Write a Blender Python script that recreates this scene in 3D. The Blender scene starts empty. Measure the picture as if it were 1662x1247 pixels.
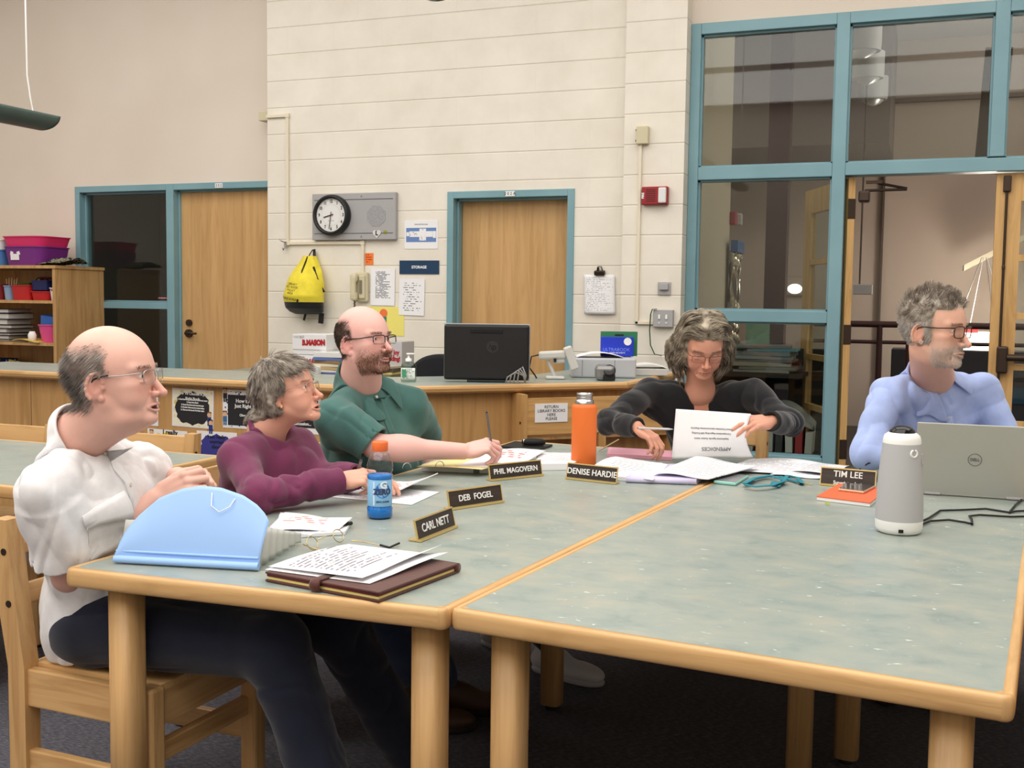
import bpy, bmesh, math, random
import numpy as np
from mathutils import Vector, Matrix, Euler, Quaternion
random.seed(7)
rng = np.random.RandomState(11)
SC = bpy.context.scene
COL = SC.collection
PI = math.pi
SC.view_settings.view_transform = 'Standard'
SC.view_settings.look = 'None'
SC.view_settings.gamma = 1
SC.view_settings.use_curve_mapping = False
SC.view_settings.exposure = 0.0

# ------------------------------------------------------------------ camera
IW, IH, FOC = 1662.0, 1247.0, 1765.7
CAMH, PITCH, ROLL, YAW = 1.365, 0.07516, -0.01297, 0.36132
def _cam_axes():
    c, s = math.cos(PITCH), math.sin(PITCH)
    right = Vector((1, 0, 0)); fwd = Vector((0, c, -s)); down = Vector((0, -s, -c))
    cr, sr = math.cos(ROLL), math.sin(ROLL)
    x = cr*right + sr*down; y = -sr*right + cr*down
    rz = Matrix.Rotation(YAW, 3, 'Z')
    return rz @ x, rz @ y, rz @ fwd
CX, CY, CZ = _cam_axes()
CPOS = Vector((0, 0, CAMH))
cam_data = bpy.data.cameras.new('camera')
cam = bpy.data.objects.new('camera', cam_data)
COL.objects.link(cam)
cam_data.sensor_fit = 'HORIZONTAL'
cam_data.sensor_width = 36
cam_data.lens = 36*FOC/IW
cam_data.clip_start = 0.05
cam_data.clip_end = 100
m = Matrix.Identity(4)
for i in range(3):
    m[i][0], m[i][1], m[i][2], m[i][3] = CX[i], -CY[i], -CZ[i], CPOS[i]
cam.matrix_world = m
SC.camera = cam
# survey helpers: turn a sighting of the room into a room position (metres)
def ray(px, py): return (px-IW/2)/FOC*CX + (py-IH/2)/FOC*CY + CZ
def atZ(px, py, z):
    r = ray(px, py); return CPOS + r*((z-CAMH)/r.z)
def atY(px, py, y):
    r = ray(px, py); return CPOS + r*(y/r.y)
def atX(px, py, x):
    r = ray(px, py); return CPOS + r*(x/r.x)
def atD(px, py, d): return CPOS + ray(px, py)*d
RIGHT = Vector((math.cos(YAW), math.sin(YAW), 0)); AWAY = Vector((-math.sin(YAW), math.cos(YAW), 0)); UP = Vector((0, 0, 1))

# ------------------------------------------------------------------ materials
def lin(c):
    return tuple(((v/255)/12.92 if v/255 <= .04045 else ((v/255+.055)/1.055)**2.4) for v in c)
MATS = {}
def mat(name, rgb, rough=.6, metal=0., spec=.5, trans=0., ior=1.45, alpha=1., emit=None, estr=0., coat=0., sheen=0., sss=0.):
    if name in MATS: return MATS[name]
    m = bpy.data.materials.new(name); m.use_nodes = True
    b = m.node_tree.nodes['Principled BSDF']
    c = lin(rgb)
    b.inputs['Base Color'].default_value = (*c, 1)
    b.inputs['Roughness'].default_value = rough
    b.inputs['Metallic'].default_value = metal
    b.inputs['Specular IOR Level'].default_value = spec
    b.inputs['IOR'].default_value = ior
    b.inputs['Transmission Weight'].default_value = trans
    b.inputs['Alpha'].default_value = alpha
    b.inputs['Coat Weight'].default_value = coat
    b.inputs['Sheen Weight'].default_value = sheen
    if sss:
        b.inputs['Subsurface Weight'].default_value = sss
        b.inputs['Subsurface Radius'].default_value = (.012, .005, .003)
        b.inputs['Subsurface Scale'].default_value = 1.
    if emit:
        b.inputs['Emission Color'].default_value = (*lin(emit), 1)
        b.inputs['Emission Strength'].default_value = estr
    MATS[name] = m
    return m
def nt(m): return m.node_tree, m.node_tree.nodes, m.node_tree.links, m.node_tree.nodes['Principled BSDF']
def N(nodes, t, **kw):
    n = nodes.new(t)
    for k, v in kw.items(): setattr(n, k, v)
    return n
def coords(m, scale=(1, 1, 1), rot=(0, 0, 0), kind='Object'):
    t, n, l, b = nt(m)
    tc = N(n, 'ShaderNodeTexCoord'); mp = N(n, 'ShaderNodeMapping')
    mp.inputs['Scale'].default_value = scale; mp.inputs['Rotation'].default_value = rot
    l.new(tc.outputs[kind], mp.inputs['Vector'])
    return mp.outputs['Vector']
def ramp(m, fac, stops):
    t, n, l, b = nt(m)
    r = N(n, 'ShaderNodeValToRGB')
    e = r.color_ramp.elements
    while len(e) < len(stops): e.new(.5)
    for i, (p, c) in enumerate(stops):
        e[i].position = p; e[i].color = (*lin(c), 1) if len(c) == 3 else c
    l.new(fac, r.inputs['Fac'])
    return r.outputs['Color']
def noise(m, vec, scale, detail=3, rough=.5, dist=0.):
    t, n, l, b = nt(m)
    x = N(n, 'ShaderNodeTexNoise')
    x.inputs['Scale'].default_value = scale; x.inputs['Detail'].default_value = detail
    x.inputs['Roughness'].default_value = rough; x.inputs['Distortion'].default_value = dist
    l.new(vec, x.inputs['Vector'])
    return x.outputs['Fac']
def bump(m, height, strength=.3, dist=.01):
    t, n, l, b = nt(m)
    x = N(n, 'ShaderNodeBump'); x.inputs['Strength'].default_value = strength; x.inputs['Distance'].default_value = dist
    l.new(height, x.inputs['Height']); l.new(x.outputs['Normal'], b.inputs['Normal'])
def mixc(m, fac, a, bb, blend='MIX'):
    t, n, l, b = nt(m)
    x = N(n, 'ShaderNodeMix', data_type='RGBA', blend_type=blend)
    for s, v in (('Factor', fac), ('A', a), ('B', bb)):
        i = x.inputs[0] if s == 'Factor' else (x.inputs[6] if s == 'A' else x.inputs[7])
        if hasattr(v, 'links'): l.new(v, i)
        elif s == 'Factor': i.default_value = v
        else: i.default_value = (*lin(v), 1)
    return x.outputs[2]
def setcol(m, c):
    t, n, l, b = nt(m); l.new(c, b.inputs['Base Color'])
def wood(name, light, dark, axis='Z', rough=.42, scale=1., plank=None, grain=1.):
    if name in MATS: return MATS[name]
    m = mat(name, light, rough)
    s = {'X': (1.2, 16, 16), 'Y': (16, 1.2, 16), 'Z': (16, 16, 1.2)}[axis]
    v = coords(m, tuple(q*scale for q in s))
    f = noise(m, v, 1.6, 4, .55, 1.2)
    c = ramp(m, f, [(.3, dark), (.52, light), (.75, tuple(min(255, q*1.05) for q in light))])
    v2 = coords(m, tuple(q*scale*(5 if q > 2 else .6) for q in s))
    g = noise(m, v2, 3, 2, .6)
    c = mixc(m, ramp(m, g, [(.45, (0, 0, 0)), (.75, (110, 110, 110) if grain >= 1 else (45, 45, 45))]), c, tuple(q*.9 for q in dark))
    if plank:
        t, n, l, b = nt(m)
        v3 = coords(m, (1, 1, 1))
        w = N(n, 'ShaderNodeTexWhiteNoise', noise_dimensions='1D')
        sp = N(n, 'ShaderNodeSeparateXYZ'); l.new(v3, sp.inputs[0])
        ma = N(n, 'ShaderNodeMath', operation='MULTIPLY'); ma.inputs[1].default_value = 1/plank
        l.new(sp.outputs['X'], ma.inputs[0])
        fl = N(n, 'ShaderNodeMath', operation='FLOOR'); l.new(ma.outputs[0], fl.inputs[0])
        l.new(fl.outputs[0], w.inputs['W'])
        c = mixc(m, .35, c, ramp(m, w.outputs['Value'], [(0, tuple(q*.93 for q in dark)), (1, light)]))
    setcol(m, c)
    bump(m, g, .04, .002)
    return m
def fabric(name, rgb, rough=.85, weave=600, amt=.15, sheen=.2):
    if name in MATS: return MATS[name]
    m = mat(name, rgb, rough, spec=.25, sheen=sheen)
    v = coords(m)
    f = noise(m, v, 14, 4, .6)
    setcol(m, ramp(m, f, [(.25, tuple(q*.93 for q in rgb)), (.75, tuple(min(255, q*1.05) for q in rgb))]))
    g = noise(m, v, weave, 2, .5)
    bump(m, g, amt, .002)
    return m

# ------------------------------------------------------------------ mesh builder
class MB:
    def __init__(s): s.v = []; s.f = []; s.sm = []
    def add(s, vs, fs, smooth=False):
        b = len(s.v); s.v += [tuple(q) for q in vs]
        s.f += [tuple(b+i for i in f) for f in fs]; s.sm += [smooth]*len(fs); return s
    def box(s, c, d, rot=None, bev=0.):
        bm = bmesh.new(); bmesh.ops.create_cube(bm, size=1)
        for v in bm.verts: v.co = Vector((v.co.x*d[0], v.co.y*d[1], v.co.z*d[2]))
        if bev: bmesh.ops.bevel(bm, geom=bm.edges[:], offset=min(bev, min(d)*.45), segments=2, profile=.5, affect='EDGES')
        R = Euler(rot).to_matrix() if rot is not None and not isinstance(rot, Matrix) else (rot or Matrix.Identity(3))
        return s._bm(bm, R, Vector(c))
    def span(s, lo, hi, bev=0.):
        lo, hi = Vector(lo), Vector(hi); return s.box((lo+hi)/2, hi-lo, None, bev)
    def _bm(s, bm, R, c, smooth=False):
        bm.verts.index_update()
        s.add([R @ v.co + c for v in bm.verts], [[v.index for v in f.verts] for f in bm.faces], smooth); bm.free(); return s
    def lathe(s, prof, n=32, c=(0, 0, 0), R=None, sx=1, sy=1, smooth=True):
        R = R or Matrix.Identity(3); c = Vector(c); vs = []; fs = []
        for r, z in prof:
            for i in range(n):
                a = 2*PI*i/n; vs.append(R @ Vector((r*math.cos(a)*sx, r*math.sin(a)*sy, z))+c)
        for j in range(len(prof)-1):
            for i in range(n):
                k = (i+1) % n; fs.append((j*n+i, j*n+k, (j+1)*n+k, (j+1)*n+i))
        s.add(vs, fs, smooth)
        s.add(vs[:n], [tuple(reversed(range(n)))]); s.add(vs[-n:], [tuple(range(n))])
        return s
    def cyl(s, a, b, r, n=16, r2=None, smooth=True):
        a, b = Vector(a), Vector(b); d = b-a; R = d.to_track_quat('Z', 'Y').to_matrix()
        return s.lathe([(r, 0), (r2 if r2 is not None else r, d.length)], n, a, R, smooth=smooth)
    def tube(s, pts, r, n=8, closed=False, flat=1.):
        pts = [Vector(p) for p in pts]; rs = r if hasattr(r, '__len__') else [r]*len(pts)
        vs = []; fs = []; m = len(pts); up = None
        for i, p in enumerate(pts):
            t = (pts[(i+1) % m]-pts[i-1]) if closed else (pts[min(i+1, m-1)]-pts[max(i-1, 0)])
            if t.length < 1e-9: t = Vector((0, 0, 1))
            t.normalize()
            if up is None:
                up = t.orthogonal().normalized()
                if abs(t.z) < .9: up = (Vector((0, 0, 1))-t*t.z).normalized()
            up = (up-t*up.dot(t)); up = up.normalized() if up.length > 1e-6 else t.orthogonal().normalized()
            w = t.cross(up)
            for k in range(n):
                a = 2*PI*k/n; vs.append(p+up*math.cos(a)*rs[i]*flat+w*math.sin(a)*rs[i])
        for i in range(m if closed else m-1):
            j = (i+1) % m
            for k in range(n):
                q = (k+1) % n; fs.append((i*n+k, i*n+q, j*n+q, j*n+k))
        if not closed: fs.append(tuple(reversed(range(n)))); fs.append(tuple((m-1)*n+k for k in range(n)))
        return s.add(vs, fs, True)
    def prism(s, poly, z0, z1, R=None, c=(0, 0, 0)):
        R = R or Matrix.Identity(3); c = Vector(c); n = len(poly)
        vs = [R @ Vector((x, y, z0))+c for x, y in poly]+[R @ Vector((x, y, z1))+c for x, y in poly]
        fs = [tuple(reversed(range(n))), tuple(range(n, 2*n))]+[(i, (i+1) % n, n+(i+1) % n, n+i) for i in range(n)]
        return s.add(vs, fs)
    def sheet(s, fn, nu, nv, th=.0, smooth=True):
        """fn(u,v)->Vector ; a thin solid sheet of thickness th"""
        g = [[Vector(fn(i/nu, j/nv)) for j in range(nv+1)] for i in range(nu+1)]
        top = []
        for i in range(nu+1):
            for j in range(nv+1):
                du = g[min(i+1, nu)][j]-g[max(i-1, 0)][j]; dv = g[i][min(j+1, nv)]-g[i][max(j-1, 0)]
                nrm = du.cross(dv); nrm = nrm.normalized() if nrm.length > 1e-12 else Vector((0, 0, 1))
                top.append(g[i][j]+nrm*th)
        w = nv+1
        fs = [(i*w+j, (i+1)*w+j, (i+1)*w+j+1, i*w+j+1) for i in range(nu) for j in range(nv)]
        if not th: return s.add(top, fs, smooth)
        n = len(top); bot = [q for r in g for q in r]
        f2 = [tuple(n+i for i in reversed(f)) for f in fs]
        rim = []
        for i in range(nu): rim += [(i*w, n+i*w, n+(i+1)*w, (i+1)*w), ((i+1)*w+nv, n+(i+1)*w+nv, n+i*w+nv, i*w+nv)]
        for j in range(nv): rim += [(j+1, n+j+1, n+j, j), (nu*w+j, n+nu*w+j, n+nu*w+j+1, nu*w+j+1)]
        s.add(top+bot, fs+f2, smooth); b = len(s.v)-2*n
        s.f += [tuple(b+i for i in f) for f in rim]; s.sm += [False]*len(rim)
        return s
    def build(s, name, m, parent=None, loc=None, rot=None):
        me = bpy.data.meshes.new(name); me.from_pydata(s.v, [], s.f); me.update()
        me.polygons.foreach_set('use_smooth', s.sm)
        o = bpy.data.objects.new(name, me); COL.objects.link(o)
        if m: me.materials.append(m)
        if parent: o.parent = parent
        if loc is not None: o.location = loc
        if rot is not None: o.rotation_euler = rot
        return o
def tag(o, label, cat, group=None, kind=None):
    if label: o['label'] = label
    if cat: o['category'] = cat
    if group: o['group'] = group
    if kind: o['kind'] = kind
    return o
def thing(name, label, cat, loc=(0, 0, 0), rz=0, group=None, rot=None):
    o = bpy.data.objects.new(name, None); COL.objects.link(o); o.empty_display_size = .05
    o.location = loc; o.rotation_euler = rot if rot is not None else (0, 0, rz)
    return tag(o, label, cat, group)
def struct(o): o['kind'] = 'structure'; return o
def dup(root, loc=None, rz=None, label=None):
    r = root.copy(); COL.objects.link(r)
    if loc is not None: r.location = loc
    if rz is not None: r.rotation_euler = (0, 0, rz)
    if label: r['label'] = label
    for ch in list(root.children):
        c = ch.copy(); COL.objects.link(c); c.parent = r
        for g in ch.children:
            d = g.copy(); COL.objects.link(d); d.parent = c
    return r
def bevel(o, w=.003, seg=2, ang=35):
    b = o.modifiers.new('bevel', 'BEVEL'); b.width = w; b.segments = seg; b.limit_method = 'ANGLE'; b.angle_limit = math.radians(ang)
    return o
def text(name, body, size, m, parent, loc, R=None, align='CENTER', th=.0006, sx=1., spacing=1., bold=0., line=1.):
    """lettering as thin solid letters; R: 3x3 with columns (reading direction, up, out of the surface)"""
    cu = bpy.data.curves.new('lettering', 'FONT'); cu.body = body; cu.size = size; cu.align_x = align; cu.align_y = 'CENTER'
    cu.extrude = th; cu.space_character = spacing; cu.offset = bold; cu.resolution_u = 3; cu.space_line = line
    t = bpy.data.objects.new('lettering', cu); COL.objects.link(t)
    dg = bpy.context.evaluated_depsgraph_get(); me = bpy.data.meshes.new_from_object(t.evaluated_get(dg))
    bpy.data.objects.remove(t); bpy.data.curves.remove(cu)
    me.materials.clear(); me.materials.append(m); me.name = name
    o = bpy.data.objects.new(name, me); COL.objects.link(o)
    if parent: o.parent = parent
    M4 = (R.to_4x4() if R is not None else Matrix.Identity(4)); M4.translation = Vector(loc)
    o.matrix_basis = M4 @ Matrix.Diagonal((sx, 1, 1, 1))
    return o
def axes(x, y, z): return Matrix((x, y, z)).transposed()
WALLR = axes((1, 0, 0), (0, 0, 1), (0, -1, 0))      # lettering on a surface facing the camera side (-y)

# ------------------------------------------------------------------ room materials
def block_paint():
    m = mat('painted_block', (232, 226, 214), .45, spec=.4)
    t, n, l, b = nt(m)
    tc = N(n, 'ShaderNodeTexCoord'); sp = N(n, 'ShaderNodeSeparateXYZ'); cb = N(n, 'ShaderNodeCombineXYZ')
    l.new(tc.outputs['Object'], sp.inputs[0]); l.new(sp.outputs['X'], cb.inputs['X']); l.new(sp.outputs['Z'], cb.inputs['Y'])
    br = N(n, 'ShaderNodeTexBrick'); l.new(cb.outputs[0], br.inputs['Vector'])
    br.inputs['Scale'].default_value = 1; br.inputs['Brick Width'].default_value = .4064; br.inputs['Row Height'].default_value = .2032
    br.inputs['Mortar Size'].default_value = .004; br.inputs['Mortar Smooth'].default_value = .35; br.offset = .5
    br.inputs['Color1'].default_value = (1, 1, 1, 1); br.inputs['Color2'].default_value = (1, 1, 1, 1); br.inputs['Mortar'].default_value = (0, 0, 0, 1)
    # horizontal joints read deeper than the (filled) vertical ones
    md = N(n, 'ShaderNodeMath', operation='MODULO'); ad = N(n, 'ShaderNodeMath', operation='ADD'); ad.inputs[1].default_value = 4.064+.1016
    l.new(sp.outputs['Z'], ad.inputs[0]); l.new(ad.outputs[0], md.inputs[0]); md.inputs[1].default_value = .2032
    sb = N(n, 'ShaderNodeMath', operation='SUBTRACT'); sb.inputs[1].default_value = .1016; l.new(md.outputs[0], sb.inputs[0])
    ab = N(n, 'ShaderNodeMath', operation='ABSOLUTE'); l.new(sb.outputs[0], ab.inputs[0])
    mr = N(n, 'ShaderNodeMapRange'); mr.inputs['From Min'].default_value = .0; mr.inputs['From Max'].default_value = .007; l.new(ab.outputs[0], mr.inputs['Value'])
    f = noise(m, tc.outputs['Object'], 3, 4, .6)
    g = noise(m, tc.outputs['Object'], 90, 2, .6)
    c = ramp(m, f, [(.3, (226, 219, 206)), (.7, (236, 231, 219))])
    jn = noise(m, tc.outputs['Object'], 2.2, 2, .5)
    c2 = mixc(m, ramp(m, mr.outputs['Result'], [(0, (150, 150, 150)), (1, (0, 0, 0))]), c, (190, 178, 152))
    setcol(m, c2)
    a1 = N(n, 'ShaderNodeMath', operation='MULTIPLY_ADD'); l.new(mr.outputs['Result'], a1.inputs[0]); a1.inputs[1].default_value = .9
    a2 = N(n, 'ShaderNodeMath', operation='MULTIPLY_ADD'); l.new(br.outputs['Color'], a2.inputs[0]); a2.inputs[1].default_value = .22
    a3 = N(n, 'ShaderNodeMath', operation='MULTIPLY'); l.new(g, a3.inputs[0]); a3.inputs[1].default_value = .10
    l.new(a3.outputs[0], a2.inputs[2]); l.new(a2.outputs[0], a1.inputs[2])
    bump(m, a1.outputs[0], .5, .006)
    return m
M_block = block_paint()
M_dry = mat('drywall_paint', (222, 211, 198), .75, spec=.3)
setcol(M_dry, ramp(M_dry, noise(M_dry, coords(M_dry), 1.2, 2), [(.3, (218, 207, 193)), (.7, (225, 215, 203))]))
M_teal = mat('teal_enamel', (124, 163, 174), .38, spec=.5)
setcol(M_teal, ramp(M_teal, noise(M_teal, coords(M_teal), 2.5, 3), [(.3, (117, 156, 167)), (.7, (130, 169, 179))]))
M_birch = wood('birch_veneer', (206, 165, 112), (188, 145, 92), 'Z', .38, .8, plank=.105, grain=.5)
M_oak = wood('oak_trim', (208, 168, 115), (184, 142, 91), 'X', .38)
M_oaky = wood('oak_trim_deep', (206, 166, 114), (182, 140, 90), 'Y', .38)
M_oakz = wood('oak_upright', (202, 162, 110), (180, 138, 88), 'Z', .4)
M_desk = wood('maple_panel', (194, 152, 98), (176, 134, 82), 'Z', .45, .7, grain=.5)
M_shelf = wood('shelf_wood', (196, 156, 104), (174, 132, 84), 'Z', .45, .8, grain=.5)
M_dooroak = wood('light_oak_door', (214, 172, 112), (190, 146, 88), 'Z', .4, .9, grain=.5)
def laminate():
    m = mat('green_laminate', (150, 160, 152), .34, spec=.5)
    v = coords(m, (1.5, 2.2, 1)); v2 = coords(m, (1, 1.3, 1))
    f = noise(m, v, 5.5, 6, .66, .35)
    c = ramp(m, f, [(.28, (124, 139, 135)), (.44, (143, 154, 148)), (.56, (152, 159, 150)), (.72, (164, 164, 151))])
    f2 = noise(m, v2, 3.2, 4, .6, .3)
    c = mixc(m, ramp(m, f2, [(.45, (0, 0, 0)), (.72, (120, 120, 120))]), c, (134, 152, 150))
    f4 = noise(m, coords(m, (1, 2.0, 1)), 8., 4, .6, .4)
    c = mixc(m, ramp(m, f4, [(.58, (0, 0, 0)), (.70, (150, 150, 150))]), c, (166, 156, 140))
    f3 = noise(m, coords(m, (1, 2.0, 1)), 34, 2, .55, .6)
    c = mixc(m, ramp(m, f3, [(.70, (0, 0, 0)), (.745, (255, 255, 255))]), c, (206, 216, 208))
    setcol(m, c)
    return m
M_lam = laminate()
def carpet():
    m = mat('charcoal_carpet', (62, 62, 70), .95, spec=.1)
    v = coords(m, (1, 1, 1), (0, 0, .6))
    f = noise(m, coords(m, (30, 160, 1), (0, 0, .2)), 1.5, 3, .6); g = noise(m, v, 420, 2, .6)
    c = ramp(m, f, [(.36, (54, 55, 63)), (.5, (80, 80, 89)), (.66, (122, 121, 128))])
    c = mixc(m, .35, c, ramp(m, g, [(.3, (44, 44, 52)), (.7, (128, 126, 132))]))
    setcol(m, c); bump(m, g, .8, .004)
    return m
M_carpet = carpet()
def clearpane(name, tint=(225, 232, 230), gloss=1.0):
    m = bpy.data.materials.new(name); m.use_nodes = True
    n, l = m.node_tree.nodes, m.node_tree.links; n.clear()
    o = n.new('ShaderNodeOutputMaterial'); mx = n.new('ShaderNodeMixShader'); tr = n.new('ShaderNodeBsdfTransparent'); gl = n.new('ShaderNodeBsdfGlossy'); fr = n.new('ShaderNodeFresnel')
    tr.inputs[0].default_value = (*lin(tint), 1); gl.inputs['Roughness'].default_value = .02; fr.inputs['IOR'].default_value = 1.5
    mu = n.new('ShaderNodeMath'); mu.operation = 'MULTIPLY'; mu.inputs[1].default_value = gloss
    ge = n.new('ShaderNodeNewGeometry'); mr = n.new('ShaderNodeMapRange'); mr.inputs['To Min'].default_value = 1.5; mr.inputs['To Max'].default_value = 1/1.5; l.new(ge.outputs['Backfacing'], mr.inputs['Value']); l.new(mr.outputs['Result'], fr.inputs['IOR'])
    l.new(fr.outputs[0], mu.inputs[0]); l.new(mu.outputs[0], mx.inputs[0]); l.new(tr.outputs[0], mx.inputs[1]); l.new(gl.outputs[0], mx.inputs[2]); l.new(mx.outputs[0], o.inputs[0])
    MATS[name] = m
    return m
M_glass = clearpane('window_glass', (236, 240, 238), .8)
M_lens = clearpane('spectacle_lens', (252, 252, 252), .8)
M_black = mat('black_plastic', (24, 24, 26), .45)
M_matblk = mat('matt_black', (20, 20, 22), .8)
M_white = mat('white_paint', (240, 240, 238), .5)
M_paper = mat('white_paper', (238, 238, 240), .7, spec=.2)
M_steel = mat('brushed_steel', (190, 190, 192), .28, metal=1.)
M_bronze = mat('dark_bronze', (70, 58, 50), .4, metal=.7)
M_grey = mat('grey_enamel', (168, 167, 168), .5)
M_beige = mat('beige_plastic', (205, 196, 165), .5)
M_cream = mat('cream_raceway', (226, 217, 196), .5)
M_ink = mat('black_ink', (30, 30, 34), .6)
M_gold = mat('gold_trim', (228, 200, 130), .3, metal=.6)
M_red = mat('red_enamel', (150, 24, 34), .4)

# ------------------------------------------------------------------ shell
CEIL = 4.6
o = MB().span((-9, -3.2, -.06), (3.6, 7.55, 0)).build('floor', M_carpet); struct(o)
o = MB().span((-9.1, -3.3, CEIL), (3.7, 7.6, CEIL+.1)).build('ceiling', M_white); struct(o)
o = MB().span((-9.12, -3.3, 0), (-9, 7.9, CEIL)).build('wall_left', M_dry); struct(o)
o = MB().span((3.6, -3.3, 0), (3.72, 7.9, CEIL)).build('wall_right', M_dry); struct(o)
o = MB().span((-9, -3.32, 0), (3.6, -3.2, CEIL)).build('wall_rear', M_dry); struct(o)
WB, WP, WN, WR = 7.382, 7.27, 7.43, 7.55      # block face, pilaster face, window wall face, recessed plaster wall
DX0, DX1, DT = -3.313, -2.336, 2.167          # door 202A frame, outer
b = MB().span((-4.86, WB, 0), (DX0, WB+.22, CEIL)).span((DX1, WB, 0), (-1.956, WB+.22, CEIL)).span((DX0, WB, DT), (DX1, WB+.22, CEIL))
b.span((-1.956, WP, 0), (-1.542, WB+.22, CEIL))
struct(b.build('wall_back', M_block))
b = MB().span((-9, WR, 0), (-6.915, WR+.14, CEIL)).span((-6.915, WR, 2.305), (-4.86, WR+.14, CEIL))
struct(b.build('wall_back_plaster', M_dry))
b = MB().span((-1.542, WN, 3.24), (3.6, WN+.14, CEIL)).span((-1.54, WN+.01, 0), (-.6, WN+.13, .285)).span((1.43, WN, 0), (3.6, WN+.14, 3.24))
struct(b.build('wall_back_glazed', M_dry))
struct(MB().span((-4.86, WB-.012, 0), (DX0, WB, .1)).span((DX1, WB-.012, 0), (-1.956, WB, .1)).build('baseboard_back', mat('vinyl_base', (60, 60, 64), .6)))

# storefront glazing: teal frame, panes as its parts
w = thing('window_1', None, None, (0, WN, 0)); struct(w)
FX = [(-1.541, -1.463), (-.63, -.512), (.322, .428), (1.35, 1.43)]
b = MB()
Y0, Y1 = -.025, .11
def bar(x0, x1, z0, z1, y0=Y0, y1=Y1): b.span((x0, y0, z0), (x1, y1, z1), .004)
bar(-1.541, -1.475, .27, 3.245); bar(-.6, -.518, 0, 3.245); bar(.335, .418, 2.3, 3.245); bar(1.352, 1.43, 0, 3.245)
for x0, x1 in ((-1.475, -.6), (-.518, .335), (.418, 1.352)):
    bar(x0, x1, 3.172, 3.245)
bar(-1.475, -.6, 2.205, 2.292); bar(-.518, 1.352, 2.21, 2.292)
bar(-1.475, -.6, 1.253, 1.33); bar(-1.475, -.6, .27, .36)
def stop(x0, x1, z0, z1):
    s = .012
    for a in ((x0, x0+s, z0, z1), (x1-s, x1, z0, z1), (x0, x1, z0, z0+s), (x0, x1, z1-s, z1)):
        b.span((a[0], .012, a[2]), (a[1], .055, a[3]))
PANES = [(-1.475, -.6, 2.292, 3.172), (-.518, .335, 2.292, 3.172), (.418, 1.352, 2.292, 3.172), (-1.475, -.6, 1.33, 2.205), (-1.475, -.6, .36, 1.253)]
for p in PANES: stop(*p)
b.build('window_frame', M_teal, w)
for x0, x1, z0, z1 in PANES:
    MB().span((x0+.012, .04, z0+.012), (x1-.012, .046, z1-.012)).build('pane', M_glass, w)

# ------------------------------------------------------------------ double doors with glass lites
def leaf(name, loc, rz, bar_side=True, edge=False):
    d = thing(name, None, None, loc, rz); struct(d)
    W_, H_, T_ = .91, 2.2, .045
    bb = MB()
    st = .145
    bb.span((0, 0, .01), (st, T_, H_)); bb.span((W_-st, 0, .01), (W_, T_, H_))
    zs = [.25, .66, .90, .97, 1.24, 1.62, 2.05]
    lites = [(.26, .62), (.66, .98), (1.02, 1.30), (1.34, 1.66), (1.70, 2.03)]
    prev = .01
    for z0, z1 in lites:
        bb.span((st, 0.002, prev), (W_-st, T_-.002, z0)); prev = z1
    bb.span((st, .002, prev), (W_-st, T_-.002, H_))
    bb.build('door_panel', M_dooroak, d)
    for z0, z1 in lites:
        MB().span((st, .02, z0), (W_-st, .026, z1)).build('pane', M_glass, d)
    if bar_side:
        h = MB().box((.075, -.03, 1.045), (.065, .06, .17), None, .012).cyl((.1, -.05, 1.06), (.86, -.05, 1.06), .022).box((.85, -.03, 1.05), (.05, .06, .1), None, .01)
        h.build('panic_bar', M_bronze, d)
        MB().cyl((.06, -.012, 1.1), (.06, -.012, 2.13), .008).cyl((.06, -.012, .1), (.06, -.012, 1.0), .008).box((.06, -.012, 1.62), (.02, .02, .03), None, .006).box((.06, -.014, 2.135), (.045, .03, .1), None, .006).build('vertical_rod', M_bronze, d)
    return d
leaf('door_3', (.385, WN+.03, 0), 0)
_e = atY(1312, 400, 8.27)
_a = math.atan2(_e.y-(WN+.05), _e.x+.48)
dl = leaf('door_4', (-.455, WN+.05, 0), _a, False)
for z in (.42, 1.18, 2.0):
    MB().box((-.001, .02, z), (.004, .05, .13), None, .001).build('hinge', M_bronze, dl)
ca = thing('door_closer', 'black door closer with folding arm at the top of the open glazed door', 'door closer', (-.4, WN+.09, 2.08))
MB().box((.0, .0, 0), (.07, .1, .07), None, .01).build('closer_body', M_bronze, ca)
MB().cyl((0, 0, .04), (.26, .02, .045), .009).cyl((.26, .02, .05), (.08, -.02, .085), .009).box((.06, -.03, .09), (.1, .03, .02)).build('closer_arm', M_bronze, ca)

# ------------------------------------------------------------------ door 202A and door 202 with sidelight
d = thing('door_1', None, None, (0, WB, 0)); struct(d)
b = MB(); b.span((DX0, -.012, 0), (DX0+.05, .17, DT)); b.span((DX1-.05, -.012, 0), (DX1, .17, DT)); b.span((DX0+.05, -.012, DT-.05), (DX1-.05, .17, DT))
b.span((DX0+.05, .055, 0), (DX0+.066, .12, DT-.05)); b.span((DX0+.05, .055, DT-.066), (DX1-.05, .12, DT-.05)); b.span((DX1-.066, .055, 0), (DX1-.05, .12, DT-.05))
bevel(b.build('door_frame', M_teal, d), .003)
MB().span((DX0+.066, .125, .01), (DX1-.05, .165, DT-.06)).build('door_leaf', M_birch, d)
def plate(root, body, x, z, y):
    MB().box((x, y, z), (.072, .004, .036)).build('number_plate', M_paper, root)
    text('number', body, .03, M_ink, root, (x, y-.0025, z), WALLR, spacing=1.5)
plate(d, '202A', atY(829, 316, WB).x, DT-.026, -.015)

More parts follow.
